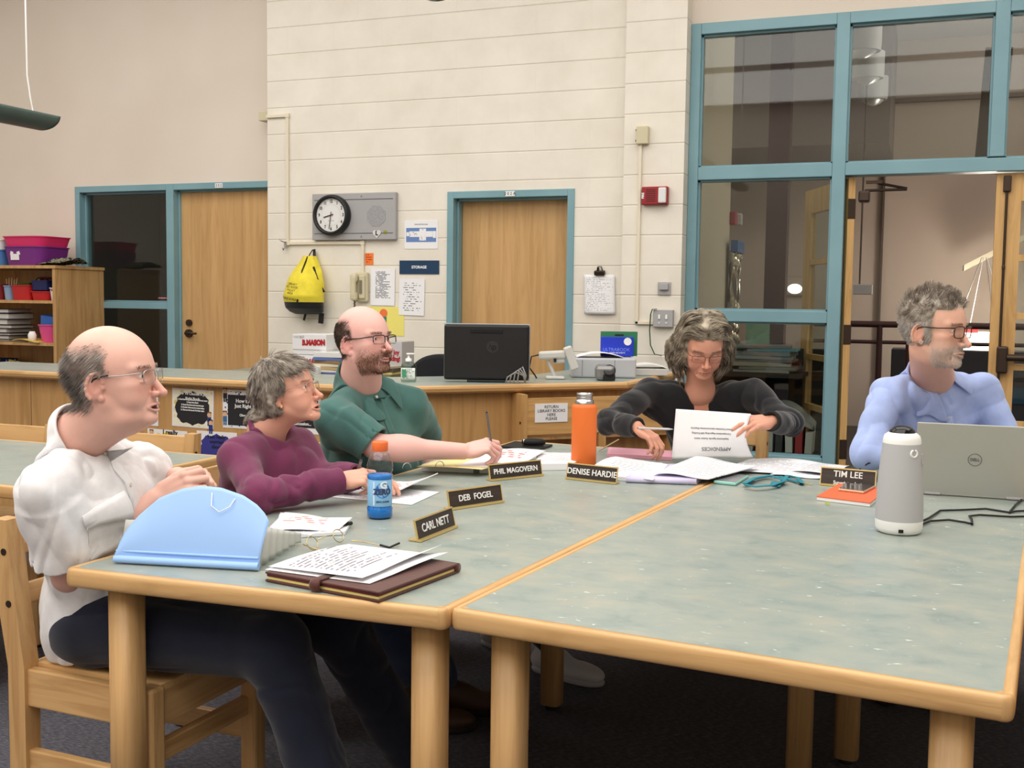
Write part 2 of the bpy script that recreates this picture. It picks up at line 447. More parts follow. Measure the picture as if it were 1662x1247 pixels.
d = thing('door_2', None, None, (0, WR, 0)); struct(d)
SX0, SX1, SM0, SM1, ST = -6.912, -4.862, -5.955, -5.88, 2.31
b = MB()
for q in ((SX0, SX0+.05, 0, ST), (SM0, SM1, 0, ST), (SX1-.05, SX1, 0, ST), (SX0+.05, SM0, ST-.052, ST), (SM1, SX1-.05, ST-.052, ST), (SX0+.05, SM0, 1.268, 1.325), (SX0+.05, SM0, .4, .45)):
    b.span((q[0], -.012, q[2]), (q[1], .13, q[3]))
for q in ((SX0+.05, SX0+.068, .4, ST), (SM0-.016, SM0, .4, ST), (SX0, SM0, ST-.07, ST-.05), (SX0, SM0, 1.325, 1.337), (SM1, SM1+.018, 0, ST), (SM1, SX1, ST-.068, ST-.05)):
    b.span((q[0], .05, q[2]), (q[1], .10, q[3]))
b.span((SX0+.05, .02, 0), (SM0, .1, .4))
bevel(b.build('door_frame', M_teal, d), .003)
for z0, z1 in ((.45, 1.268), (1.337, ST-.07)):
    MB().span((SX0+.068, .07, z0), (SM0-.016, .076, z1)).build('pane', M_glass, d)
MB().span((SM1+.018, .07, .01), (SX1-.05, .11, ST-.062)).build('door_leaf', M_birch, d)
h = atY(308, 541, WR+.07); k = atY(308, 524, WR+.07)
hd = MB().cyl((h.x, .07, h.z), (h.x, .045, h.z), .034).cyl((h.x, .05, h.z), (h.x, .01, h.z), .012).tube([(h.x, .012, h.z), (h.x+.03, .008, h.z+.004), (h.x+.11, .01, h.z)], .009).build('handle', M_bronze, d)
MB().cyl((k.x, .07, k.z), (k.x, .05, k.z), .028).cyl((k.x, .052, k.z), (k.x, .045, k.z), .014).build('deadbolt', M_bronze, d)
plate(d, '202', atY(357, 304, WR).x, ST-.027, -.015)
lb = atY(264, 484, WR+.06)
MB().box((lb.x, .064, lb.z), (.085, .003, .03)).build('pane_sticker', mat('crimson_sticker', (96, 22, 38), .5), d)
text('sticker_lettering', 'IN EMERGENCY', .013, M_paper, d, (lb.x, .061, lb.z), WALLR)

# dark office behind the sidelight
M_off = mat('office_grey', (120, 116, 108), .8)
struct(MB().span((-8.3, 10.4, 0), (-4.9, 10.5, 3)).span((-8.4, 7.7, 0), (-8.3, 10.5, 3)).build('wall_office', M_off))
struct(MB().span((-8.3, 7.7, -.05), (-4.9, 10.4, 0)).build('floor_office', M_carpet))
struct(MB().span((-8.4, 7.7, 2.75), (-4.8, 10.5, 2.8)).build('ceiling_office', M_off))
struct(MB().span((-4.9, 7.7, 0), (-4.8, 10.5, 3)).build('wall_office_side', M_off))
od = thing('door_5', None, None, (-7.0, 10.38, 0)); struct(od)
MB().span((-.5, -.03, 0), (-.42, .02, 2.2)).span((.36, -.03, 0), (.44, .02, 2.2)).span((-.5, -.03, 2.12), (.44, .02, 2.2)).build('door_frame', M_teal, od)
MB().span((-.42, 0, 0), (.36, .01, 2.12)).build('door_leaf', mat('dark_door', (30, 28, 26), .6), od)

# ------------------------------------------------------------------ hall beyond the glazing
M_hall = mat('hall_paint', (176, 162, 150), .8)
M_hallc = mat('hall_cream', (190, 182, 160), .7)
M_maroon = mat('maroon_paint', (62, 36, 36), .5)
struct(MB().span((-3.4, 7.6, -.06), (3.8, 14.1, 0)).build('floor_hall', mat('hall_tile', (70, 66, 66), .5)))
struct(MB().span((-3.4, 13.0, 0), (6.4, 13.1, 5)).build('wall_hall_far', M_hall))
struct(MB().span((-1.76, 7.6, 0), (-1.62, 9.6, 5)).build('wall_hall_left', M_hallc))
struct(MB().span((-3.4, 7.62, 0), (-3.3, 13.0, 5)).build('wall_hall_end', M_hall))
struct(MB().span((3.72, 7.6, 0), (3.84, 13.0, 5)).build('wall_hall_right', M_hall))
struct(MB().span((-3.4, 7.57, 4.3), (6.4, 13.1, 4.4)).build('ceiling_hall', mat('hall_ceiling', (185, 182, 180), .8)))
struct(MB().span((-3.3, 11.6, 3.0), (-.4, 13.0, 4.3)).span((2.2, 11.6, 3.0), (3.7, 13, 4.3)).build('wall_hall_bulkhead', mat('hall_taupe', (120, 110, 104), .8)))
struct(MB().span((-.4, 12.9, 3.62), (1.9, 13.0, 3.66)).span((1.86, 12.9, 2.9), (1.9, 13.0, 3.66)).build('trim_1', mat('hall_trim', (120, 108, 100), .7)))
p0 = atY(1245, 300, 10.6); p1 = atY(1279, 300, 10.6)
struct(MB().span((p0.x, 10.6, 0), (p1.x, 10.8, 4.3)).build('trim_2', M_maroon))
q0 = atY(1401, 600, 10.9); 
struct(MB().span((atY(1428, 450, 12.95).x, 12.93, 0), (atY(1431, 450, 12.95).x+.0, 12.99, 4.3)).build('trim_3', mat('dark_joint', (90, 78, 70), .7)))
# balcony railing
r = thing('railing', 'dark maroon pipe railing across the hall behind the open doorway', 'railing', (0, 10.9, 0))
zt = atY(1450, 527, 10.9).z; zm = atY(1450, 556, 10.9).z
b = MB().cyl((-1.0, 0, zt), (3.6, 0, zt), .03).cyl((-1.0, 0, zm), (3.6, 0, zm), .018)
b.build('handrail', M_maroon, r)
for x in (atY(1428, 540, 10.9).x, atY(1476, 540, 10.9).x, -.75, 1.3, 2.2, 3.1):
    MB().cyl((x, 0, 0), (x, 0, zt), .028).build('post', M_maroon, r)
M_hdk = mat('hall_dark_fabric', (52, 52, 56), .9)
o = MB().span((-.3, 11.5, 0), (3.4, 11.9, .95), .01).build('low_partition', M_hdk); tag(o, 'low charcoal partition behind the maroon railing in the hall', 'partition')
MB().span((-.3, 11.49, .45), (3.4, 11.5, .6)).build('blue_band', mat('teal_band', (20, 70, 96), .7), o)
def hall_light(px, py, d, i):
    p = atY(px, py, d)
    t = thing('ceiling_light', ['grey drum ceiling light, highest of three seen through the upper glass', 'grey drum ceiling light, middle of three seen through the upper glass', 'grey drum ceiling light, lowest of three seen through the upper glass'][i], 'ceiling light', (p.x, p.y, p.z), 0, 'drum lights in the hall')
    MB().lathe([(.13, 0), (.135, .05), (.135, .22)], 24, (0, 0, 0)).build('drum', M_grey, t)
    MB().cyl((0, 0, .22), (0, 0, 4.3-p.z), .01, 8).build('stem', M_grey, t)
    MB().lathe([(.02, -.05), (.07, -.03), (.1, 0)], 20).build('reflector', mat('glow_reflector', (240, 240, 240), .3, metal=.6), t)
hall_light(1400, 84, 8.7, 0); hall_light(1408, 128, 9.9, 1); hall_light(1417, 163, 11.2, 2)
# dark hanging banner, seen through the top glass
p = atY(1612, 180, 9.0)
t = thing('hanging_banner', 'dark brown banner hanging from the hall ceiling at the upper right', 'banner', (p.x, 9.0, p.z))
bn = MB().box((0, 0, 0), (.19, .03, .93), (0, .05, 0), .005).build('banner_cloth', mat('dark_brown_cloth', (62, 54, 46), .85), t)
MB().cyl((0, 0, .45), (-.02, 0, 4.3-p.z), .006, 6).build('cord', M_grey, t)
# fire alarm and wrapped bundle on the hall side wall
p = atX(1186, 355, -1.62)
t = thing('hall_fire_alarm', 'red fire alarm on the hall wall behind the glass', 'fire alarm', (p.x, p.y, p.z))
MB().box((.025, 0, 0), (.05, .12, .115), None, .008).build('housing', M_red, t)
MB().box((.055, .1, 0), (.06, .06, .1), None, .01).build('strobe', mat('strobe_plastic', (190, 190, 190), .2), t)
p = atX(1183, 446, -1.62)
t = thing('foil_curtain', 'crinkled silver plastic sheet with a blue band hanging on the hall wall', 'plastic sheet', (-1.60, p.y, 1.38))
h0 = .50
def crk(u, v): return Vector((.03+.022*math.sin(v*31+3*math.sin(u*9))+.018*math.sin(u*23+v*17), -.17+.34*v, -.5+.95*u))
MB().sheet(crk, 40, 40, .003).build('sheet', mat('silver_film', (190, 186, 170), .16, metal=.85), t)
MB().box((.05, 0, .49), (.06, .36, .1), None, .005).build('blue_band', mat('blue_tape', (38, 92, 150), .5), t)
# lamp with a round white face on the far hall wall
p = atY(1290, 469, 12.94)
t = thing('wall_lamp', 'small glowing oval lamp in a pale square housing, seen through the glass', 'lamp', (p.x, 12.94, p.z))
MB().box((0, .03, .03), (.26, .06, .22), None, .03).build('housing', M_hall, t)
MB().lathe([(.0, 0), (.07, .0), (.085, .02)], 24, (0, -.005, 0), axes((1, 0, 0), (0, 0, 1), (0, 1, 0)), 1.1, .75).build('lens', mat('lamp_glow', (255, 250, 240), .4, emit=(255, 250, 240), estr=6.), t)
# glowing bowl pendant + sloped cove seen through the doorway
p = atY(1592, 556, 11.9)
t = thing('pendant_bowl', 'glowing white bowl pendant beside the right glazed door', 'pendant lamp', (p.x, 11.9, p.z)); BOWL = p
MB().lathe([(.05, -.14), (.2, -.12), (.3, -.04), (.31, .06), (.30, .10), (.29, .06), (.1, -.08)], 32).build('bowl', mat('bowl_glow', (255, 246, 225), .5, emit=(255, 244, 220), estr=5.), t)
for i in range(4):
    a = i*PI/2+.4; MB().cyl((.28*math.cos(a), .28*math.sin(a), .1), (.03*math.cos(a), .03*math.sin(a), .85), .004, 6).build('rod', M_grey, t)
MB().box((-.1, 0, .14), (.14, .12, .1), None, .01).build('red_socket', M_red, t)
p = atY(1412, 470, 10.2)
t = thing('hanging_box_light', 'small grey box light hanging on a thin rod beyond the open door', 'hanging light', (p.x-.06, 10.2, p.z))
MB().box((0, 0, 0), (.16, .12, .09), None, .005).build('housing', M_grey, t)
MB().cyl((-.03, 0, .04), (-.03, 0, 4.3-p.z), .008, 6).build('rod', mat('dark_rod', (80, 72, 66), .6), t)
# bright sloped soffit behind the right door
o = MB().prism([(atY(1560, 500, 12.6).x, 1.75), (atY(1640, 500, 12.6).x+.6, 2.35), (atY(1640, 500, 12.6).x+.6, 2.41), (atY(1560, 500, 12.6).x, 1.81)], 0, .35, axes((1, 0, 0), (0, 0, 1), (0, -1, 0)), (0, 12.6, 0)).build('trim_4', M_hallc); struct(o)

# books and papers on the shelf behind the lower glass
sh = thing('hall_rack', 'dark low rack of papers behind the lower glass pane', 'rack', (0, 0, 0))
MB().span((-1.5, 7.75, .28), (-.62, 8.25, .33)).span((-1.5, 7.75, .86), (-.78, 8.2, .889)).span((-1.5, 8.22, 0), (-.62, 8.26, 1.05)).span((-1.52, 7.75, 0), (-1.5, 8.25, .9)).build('frame', mat('rack_dark', (44, 38, 36), .7), sh)
lays = [((150, 148, 140), .95, .0), ((120, 120, 112), .93, .03), ((160, 150, 132), .96, -.02), ((108, 112, 110), .9, .02), ((150, 150, 148), .97, 0), ((120, 128, 124), .92, .01), ((98, 150, 160), .8, .06), ((130, 126, 118), .9, -.01)]
z = .89
names = ['lowest', 'second from the bottom', 'third from the bottom', 'fourth from the bottom', 'fourth from the top', 'third from the top', 'pale blue, second from the top', 'topmost']
for i, (c, w_, dx) in enumerate(lays):
    hh = .018+.006*(i % 3)
    o = MB().box((-1.06+dx, 7.95, z+hh/2), (.42*w_, .3, hh), (0, 0, .04*((i*7) % 5-2)), .003).build('magazine_pile', mat('magazine%d' % i, c, .6))
    tag(o, 'pile of magazines in the hall rack, %s of its stack' % names[i], 'magazines', 'magazine piles behind the glass'); z += hh+.001
p = atY(1228, 600, 8.1)
o = MB().box((p.x, 8.1, 1.16), (.17, .02, .2), (.1, 0, 0), .002).build('green_folder', mat('sage_card', (120, 158, 132), .7)); tag(o, 'sage green folder standing behind the glass by the black shoulder', 'folder')
bx = -1.3
for i in range(9):
    c = [(196, 196, 190), (60, 96, 110), (200, 200, 196), (150, 150, 140), (190, 190, 186), (70, 70, 70), (205, 205, 200), (170, 60, 60), (190, 188, 180)][i]
    hh = .13+.02*((i*5) % 3)
    o = MB().box((bx+.03, 7.9, .33+hh/2+.001), (.05, .2, hh), (0, .12*((i % 3)-1)*.3, 0), .003).build('hall_book', mat('hall_book%d' % i, c, .6))
    tag(o, 'book standing on the bottom of the hall rack, %s from the left behind the glass' % ['first', 'second', 'third', 'fourth', 'fifth', 'sixth', 'seventh', 'eighth', 'ninth'][i], 'book', 'books on the hall rack'); bx += .068
o = MB().sheet(lambda u, v: Vector((-1.15+.45*u, 7.8+.3*v, .5+.16*math.sin(u*PI)*(.4+.6*v)+.03*math.sin(v*9))), 16, 12, .002).build('loose_paper', mat('grey_card', (150, 150, 146), .7)); tag(o, 'curved grey sheet lying on the books behind the lower glass', 'paper')

# ------------------------------------------------------------------ printed paper
def printed(name, a='X', b='Y', rows=30, paper=(238, 238, 241), ink=(70, 70, 76), u=(.1, .9), v=(.1, .9), dens=.45, cols=24, fill=.5, extra=None):
    if name in MATS: return MATS[name]
    m = mat(name, paper, .7, spec=.2)
    t, n, l, bs = nt(m)
    tc = N(n, 'ShaderNodeTexCoord'); sp = N(n, 'ShaderNodeSeparateXYZ'); l.new(tc.outputs['Generated'], sp.inputs[0])
    U, V = sp.outputs[a], sp.outputs[b]
    def M2(op, x, y=None, z=None):
        q = N(n, 'ShaderNodeMath', operation=op)
        for i, w in enumerate((x, y, z)):
            if w is None: continue
            if hasattr(w, 'links'): l.new(w, q.inputs[i])
            else: q.inputs[i].default_value = w
        return q.outputs[0]
    vr = M2('MULTIPLY', V, rows); fr = M2('FRACT', vr); fl = M2('FLOOR', vr)
    line = M2('LESS_THAN', fr, fill)
    cb = N(n, 'ShaderNodeCombineXYZ'); l.new(M2('MULTIPLY', U, cols), cb.inputs[0]); l.new(M2('MULTIPLY', fl, 3.7), cb.inputs[1])
    wn = noise(m, cb.outputs[0], 1.0, 2, .6)
    word = M2('GREATER_THAN', wn, dens)
    wl = N(n, 'ShaderNodeTexWhiteNoise', noise_dimensions='1D'); l.new(fl, wl.inputs['W'])
    end = M2('LESS_THAN', U, M2('MULTIPLY_ADD', wl.outputs['Value'], (u[1]-u[0])*.5, u[0]+(u[1]-u[0])*.5))
    msk = M2('MULTIPLY', M2('MULTIPLY', M2('GREATER_THAN', U, u[0]), end), M2('MULTIPLY', M2('GREATER_THAN', V, v[0]), M2('LESS_THAN', V, v[1])))
    fac = M2('MULTIPLY', M2('MULTIPLY', line, word), msk)
    setcol(m, mixc(m, fac, paper, ink))
    return m
def wrect(px0, py0, px1, py1, y):
    a, b = atY(px0, (py0+py1)/2, y), atY(px1, (py0+py1)/2, y); t, u = atY((px0+px1)/2, py0, y), atY((px0+px1)/2, py1, y)
    return (a.x+b.x)/2, (t.z+u.z)/2, abs(b.x-a.x), abs(t.z-u.z)
def wflat(name, label, cat, rect, m, th=.003, y=WB, group=None, tilt=0., bev=0.):
    x, z, w_, h_ = wrect(*rect, y)
    o = MB().box((0, -th/2, 0), (w_, th, h_), None, bev).build(name, m, None, (x, y-.0005, z), (0, tilt, 0))
    tag(o, label, cat, group); return o, w_, h_

# ------------------------------------------------------------------ things on the block wall
x, z, w_, h_ = wrect(511, 314, 646, 390, WB)
t = thing('speaker_panel', 'grey metal wall panel with a perforated speaker beside the round clock', 'speaker panel', (x, WB-.001, z))
MB().box((0, -.02, 0), (w_, .04, h_), None, .006).build('panel', M_grey, t)
b = MB()
for s in (.36, -.36): b.box((0, -.041, s*h_), (w_*.94, .002, .004))
b.build('seam', mat('dark_seam', (70, 70, 72), .6), t)
gx = atY(615, 352, WB).x-x
m = mat('perforated_grille', (150, 150, 152), .6)
vv = N(m.node_tree.nodes, 'ShaderNodeTexVoronoi'); vv.inputs['Scale'].default_value = 130; m.node_tree.links.new(coords(m, (1, .01, 1)), vv.inputs['Vector'])
setcol(m, ramp(m, vv.outputs['Distance'], [(.1, (112, 112, 114)), (.4, (158, 158, 160))]))
MB().lathe([(.083, 0), (.083, .003)], 8, (gx, -.039, 0), axes((math.cos(PI/8), 0, math.sin(PI/8)), (-math.sin(PI/8), 0, math.cos(PI/8)), (0, -1, 0)), smooth=False).build('speaker_grille', m, t)
for s in (-.05, .05):
    pass
b = MB()
for s in (1, -1): b.cyl((gx*.35, -.039, s*.43*h_), (gx*.35, -.043, s*.43*h_), .006, 10)
b.build('screw', M_steel, t)
hx, hz = atY(616, 380, WB).x-x, atY(616, 380, WB).z-z
hp = [(.034*math.sin(a)**3, .0022*(13*math.cos(a)-5*math.cos(2*a)-2*math.cos(3*a)-math.cos(4*a))) for a in [i*2*PI/28 for i in range(28)]][::-1]
o = MB().prism(hp, 0, .006, WALLR, (0, 0, 0)).build('heart_magnet', mat('pale_metal', (214, 214, 214), .35), None, (x+hx, WB-.0402, z+hz)); tag(o, 'small silver heart magnet on the grey speaker panel', 'magnet')
text('letter', 'L', .045, M_ink, o, (0, -.0062, .002), WALLR, bold=.002)
o = MB().box((0, -.001, 0), (.03, .002, .028)).build('sticker', mat('olive_sticker', (150, 152, 60), .5), None, (x+hx+.07, WB-.0402, z+hz+.01)); tag(o, 'small olive green sticker right of the heart magnet', 'sticker')
# clock
ck = atY(540, 349.5, WB-.06); R0 = .152
c = thing('wall_clock', 'round black rimmed school clock with white face on the block wall', 'clock', (ck.x-.005, WB-.04, ck.z))
LR = axes((1, 0, 0), (0, 0, 1), (0, -1, 0))
MB().lathe([(R0, 0), (R0+.004, .02), (R0, .05), (R0-.012, .062), (R0-.024, .056), (R0-.028, .03)], 64, (0, 0, 0), LR).build('rim', M_black, c)
fc = MB().lathe([(R0-.026, .028), (R0-.026, .036)], 64, (0, 0, 0), LR).build('dial', M_white, c)
for k in range(1, 13):
    a = PI/2-k*PI/6; text('numeral', str(k), .034, M_ink, fc, (.103*math.cos(a), -.0365, .103*math.sin(a)), WALLR, sx=.75, bold=.0012)
b = MB()
for k in range(60):
    a = k*PI/30; b.box((.08*math.cos(a), -.0365, .08*math.sin(a)), (.0012, .001, .005), (0, PI/2-a, 0))
b.build('minute_ring', M_grey, fc)
text('maker_line', 'TIME SYSTEM', .009, M_grey, fc, (0, -.0365, -.043), WALLR)
def hand(nm, a, l0, l1, w0, m, y):
    d = Vector((math.sin(a), 0, math.cos(a))); q = (d*(l1-l0)/2)
    MB().box(q+Vector((0, y, 0)), (w0, .0015, l0+l1), (0, a, 0)).build(nm, m, c)
hand('hour_hand', math.radians(255), .02, .066, .007, M_black, -.041)
hand('minute_hand', math.radians(188), .025, .105, .005, M_black, -.043)
hand('second_hand', math.radians(75), .022, .02, .003, M_red, -.045)
gv = [(r_*math.cos(2*PI*i/48), -y_, r_*math.sin(2*PI*i/48)) for r_, y_ in ((R0-.02, .05), (R0-.05, .056), (.002, .059)) for i in range(48)]
MB().add(gv, [(j*48+i, j*48+(i+1) % 48, (j+1)*48+(i+1) % 48, (j+1)*48+i) for j in range(2) for i in range(48)], True).build('glass', clearpane('clock_glass', (252, 252, 252), .8), c)
# raceways, boxes, hook
def raceway(pts, y, name, label):
    b = MB()
    for (a, b_) in zip(pts, pts[1:]):
        p, q = atY(*a, y), atY(*b_, y); lo = Vector((min(p.x, q.x)-.012, y-.02, min(p.z, q.z)-.012)); hi = Vector((max(p.x, q.x)+.012, y, max(p.z, q.z)+.012)); b.span(lo, hi, .003)
    o = b.build(name, M_cream); tag(o, label, 'raceway'); return o
def rectpath(pts):   # squared-off run
    return pts
X1 = atY(468, 300, WB).x; ZT = atY(466, 188, WB).z; ZH = atY(500, 395, WB).z; X2 = atY(590, 420, WB).x; ZB = atY(590, 445, WB).z
b = MB()
for lo, hi in (((-4.86, ZT-.012), (X1+.012, ZT+.012)), ((X1-.012, ZH-.012), (X1+.012, ZT+.012)), ((X1-.012, ZH-.012), (X2+.012, ZH+.012)), ((X2-.012, ZB), (X2+.012, ZH+.012))):
    b.span((lo[0], WB-.02, lo[1]), (hi[0], WB-.001, hi[1]), .003)
for q in ((X1, ZT), (X1, ZH), (X2, ZH)): b.box((q[0], WB-.012, q[1]), (.034, .022, .034), None, .003)
tag(b.build('wire_raceway', M_cream), 'cream wire raceway stepping down the block wall around the clock panel', 'raceway')
X3 = atY(1039, 300, WP).x; Z3 = atY(1043, 222, WP).z; Z4 = atY(1037, 524, WP).z; X4 = atY(1062, 524, WP).x
b = MB().span((X3-.011, WP-.02, Z4-.01), (X3+.011, WP, Z3-.05), .003).span((X3-.011, WP-.02, Z4-.011), (X4, WP, Z4+.011), .003)
tag(b.build('wire_raceway', M_cream), 'cream wire raceway running straight down the pilaster by the fire alarm', 'raceway')
p = atY(428, 190, WB+.08)
tb = MB().box((-4.862-.05, WB+.08, p.z), (.1, .1, .075), None, .006).build('junction_box', M_beige); tag(tb, 'small beige junction box on the far left corner of the block wall', 'junction box')
x, z, w_, h_ = wrect(1034, 206, 1055, 235, WP)
o = MB().box((0, -.022, 0), (w_*.92, .044, h_), None, .006).build('sensor_box', M_beige, None, (x, WP, z)); tag(o, 'beige sensor box high on the pilaster above the fire alarm', 'sensor')
b = MB()
for s in (.035, -.035): b.cyl((-w_*.4, -.03, s), (-w_*.52, -.03, s), .007, 8)
b.build('knob', M_black, o)
p = atY(466, 398, WB)
o = MB().box((0, -.004, 0), (.02, .006, .05)).tube([(0, -.006, .02), (0, -.05, .025), (-.02, -.055, .04)], .005).tube([(0, -.006, -.015), (.0, -.035, -.04), (0, -.04, -.02)], .005).build('coat_hook', M_steel, None, (p.x, WB-.0205, p.z)); tag(o, 'steel coat hook on the wall left of the yellow bag', 'hook')
# fire alarm, switch plates
x, z, w_, h_ = wrect(1044, 304, 1086, 333, WP)
t = thing('fire_alarm', 'red fire alarm strobe on the cream pilaster left of the glazing', 'fire alarm', (x, WP, z))
MB().box((0, -.025, 0), (w_, .05, h_), None, .006).build('housing', M_red, t)
b = MB()
for i in range(7): b.box((-w_*.14, -.0505, (i-3)*.0125), (w_*.36, .003, .005))
b.build('sounder_slots', mat('dark_red', (80, 10, 18), .5), t)
MB().box((w_*.31, -.055, 0), (w_*.3, .03, h_*.86), None, .008).build('strobe_lens', mat('clear_strobe', (225, 225, 225), .12, spec=.8), t)
for s in (-1,):
    text('fire_lettering', 'FIRE', .022, M_paper, t, (-w_*.44, -.0512, 0), axes((0, 0, 1), (-1, 0, 0), (0, -1, 0)), bold=.001)
x, z, w_, h_ = wrect(1068, 459, 1089, 478, WP)
o = MB().box((0, -.006, 0), (w_, .012, h_*1.1), None, .003).box((0, -.02, .012), (w_*.7, .028, h_*.55), None, .004).build('thermostat', M_grey, None, (x, WP, z)); tag(o, 'small grey thermostat on the pilaster above the light switches', 'thermostat')
x, z, w_, h_ = wrect(1062, 503, 1094, 531, WP)
t = thing('light_switch', 'stainless double key switch plate on the pilaster beside grey curly hair', 'light switch', (x, WP, z))
MB().box((0, -.02, 0), (w_, .04, h_), None, .004).build('plate', M_grey, t)
b = MB()
for s in (-1, 1): b.box((s*w_*.18, -.043, .01), (.014, .008, .03), None, .002).cyl((s*w_*.18, -.04, -.03), (s*w_*.18, -.045, -.03), .005, 8)
b.build('toggle', M_white, t)
s0 = Vector((x-w_/2-.004, WP-.02, z+h_/2)); 
pts = [s0+Vector(q) for q in ((.03, -.026, .005), (.0, -.026, .003), (-.012, -.022, -.03), (-.018, -.018, -.14), (-.01, -.016, -.24), (.02, -.018, -.3), (.07, -.02, -.31))]
lan = MB()
for a_, b_ in ((0, 1),): pass
o = MB().tube([q for q in pts], .009, 6, flat=.25).build('green_lanyard', mat('green_strap', (26, 78, 50), .7)); tag(o, 'dark green lanyard looped over the light switch plate', 'lanyard')
# paper signs
o, w_, h_ = wflat('evacuation_map', 'white evacuation plan with a blue floor drawing right of the clock panel', 'paper', (657, 358, 711, 404), M_paper)
fl = MB().box((0, -.0035, -.002), (w_*.9, .001, h_*.5)).build('plan_ground', mat('plan_blue', (104, 136, 190), .7), o)
b = MB().box((0, -.0045, .004), (w_*.7, .001, h_*.2)).box((w_*.05, -.0052, .0), (w_*.2, .001, h_*.42)).box((-w_*.40, -.0047, .004), (w_*.08, .001, h_*.14)).box((w_*.40, -.0047, 0), (w_*.09, .001, h_*.24))
b.build('plan_rooms', printed('plan_print', 'X', 'Z', 9, dens=.6, cols=18, u=(0, 1), v=(0, 1), ink=(120, 120, 130)), o)
text('plan_title', 'EVACUATION PLAN', .012, M_ink, o, (0, -.0035, h_*.36), WALLR)
o, w_, h_ = wflat('storage_sign', 'navy STORAGE sign on the block wall left of the storage door', 'sign', (649, 423, 713, 445), mat('navy_sign', (22, 58, 90), .4), .006)
text('lettering', 'STORAGE', .028, M_paper, o, (0, -.0066, 0), WALLR, bold=.001)
wflat('phone_list', 'printed list taped right of the beige wall phone', 'paper', (602, 436, 641, 496), printed('list_print', 'X', 'Z', 30, u=(.2, .85), v=(.2, .92), dens=.42, cols=14), tilt=.015, y=WB-.004)
wflat('schedule_sheet', 'printed schedule sheet hanging below the navy storage sign', 'paper', (648, 453, 689, 512), printed('sched_print', 'X', 'Z', 16, u=(.16, .92), v=(.12, .92), dens=.5, cols=10, fill=.3), tilt=.02, y=WB-.004)
o, w_, h_ = wflat('sticky_note', 'small orange note beside the raceway above the wall phone', 'note', (593, 411, 606, 430), printed('orange_note', 'X', 'Z', 5, paper=(240, 128, 62), ink=(190, 70, 30), dens=.4, cols=6))
o, w_, h_ = wflat('yellow_poster', 'pale yellow poster with a cactus picture behind the bald man in green', 'poster', (596, 498, 656, 545), mat('poster_yellow', (236, 224, 120), .7))
b = MB().box((-.012, -.0045, -.02), (.045, .001, .11), None).box((-.045, -.0052, -.03), (.03, .001, .07)); b.build('cactus', mat('cactus_green', (44, 134, 104), .7), o)
MB().lathe([(.033, 0), (.033, .001)], 16, (-.015, -.0035, .06), WALLR).build('flower', mat('flower_orange', (236, 116, 66), .7), o)
# paper on a bulldog clip
x, z, w_, h_ = wrect(949, 446, 999, 510, WB)
t = thing('clipped_note', 'white handwritten sheet on a black bulldog clip right of the storage door', 'note', (x, WB, z))
MB().sheet(lambda u, v: Vector((-w_/2+w_*u+.01*(v-.5), -.012-.012*math.sin(u*PI)*v-.004*v, h_/2-h_*v)), 10, 12, .0008).build('sheet', printed('hand_print', 'X', 'Z', 22, ink=(150, 150, 158), u=(.08, .95), v=(.08, .95), dens=.5, cols=20, fill=.3), t)
MB().box((0, -.02, h_/2+.012), (.075, .03, .03), (.25, 0, 0), .004).cyl((-.015, -.012, h_/2+.028), (-.015, -.012, h_/2+.05), .008, 10).tube([(-.02, -.02, h_/2+.025), (-.012, -.02, h_/2+.055), (.012, -.02, h_/2+.055), (.02, -.02, h_/2+.025)], .004).build('bulldog_clip', M_bronze, t)
# wall phone
x, z, w_, h_ = wrect(574, 442, 598, 490, WB)
t = thing('wall_phone', 'beige corded wall phone below the raceway', 'telephone', (x, WB, z))
MB().box((.02, -.02, 0), (w_*.85, .04, h_), None, .012).box((.035, -.045, .0), (w_*.4, .03, h_*.8), None, .01).build('base', M_beige, t)
hs = MB().box((-.022, -.07, .065), (.06, .05, .07), None, .02).box((-.022, -.07, -.07), (.06, .05, .07), None, .02).box((-.022, -.082, 0), (.045, .03, .16), None, .012).build('handset', M_beige, t)
MB().box((.03, -.064, -.0), (.02, .006, .1)).build('keypad', mat('keypad_grey', (120, 115, 100), .6), t)
MB().tube([(-.022+.008*math.cos(i*1.9), -.06+.008*math.sin(i*1.9), -.1-.002*i) for i in range(40)], .0025, 5).build('coiled_cord', mat('cord_beige', (110, 98, 76), .6), t)
# yellow drawstring bag
x, z, w_, h_ = wrect(476, 413, 538, 510, WB)
bz = z; zt_, zb_ = h_/2, -h_/2
t = thing('drawstring_bag', 'yellow drawstring backpack with black base hanging on the wall', 'bag', (x, WB, z))
def bagp(z0, z1, k0, k1, nm, m, n=44, rows=30):
    vs = []; fs = []
    for j in range(rows+1):
        q = z0+(z1-z0)*j/rows; f = (q-zb_)/h_     # 0 bottom .. 1 top
        wd = np.interp(f, [0, .04, .12, .3, .5, .7, .85, .93, 1], [.30, .42, .47, .49, .46, .36, .24, .17, .15])*w_*1.0
        dp = np.interp(f, [0, .1, .3, .6, .85, 1], [.06, .10, .12, .10, .06, .045])
        cx_ = np.interp(f, [0, .3, .7, 1], [.0, -.004, .012, .012])
        for i in range(n):
            a = 2*PI*i/n
            fold = 1+.05*math.sin(a*9+1.3)*max(0, (f-.45))*1.8+.02*math.sin(a*5+q*20)
            vs.append((cx_+wd*math.cos(a)*fold, -dp-.004+dp*math.sin(a)*fold*.98, q))
    for j in range(rows):
        for i in range(n): fs.append((j*n+i, j*n+(i+1) % n, (j+1)*n+(i+1) % n, (j+1)*n+i))
    b = MB().add(vs, fs, True); b.add(vs[:n], [tuple(reversed(range(n)))]); b.add(vs[-n:], [tuple(range(n))]); return b.build(nm, m, t)
zm_ = zb_+.2*h_
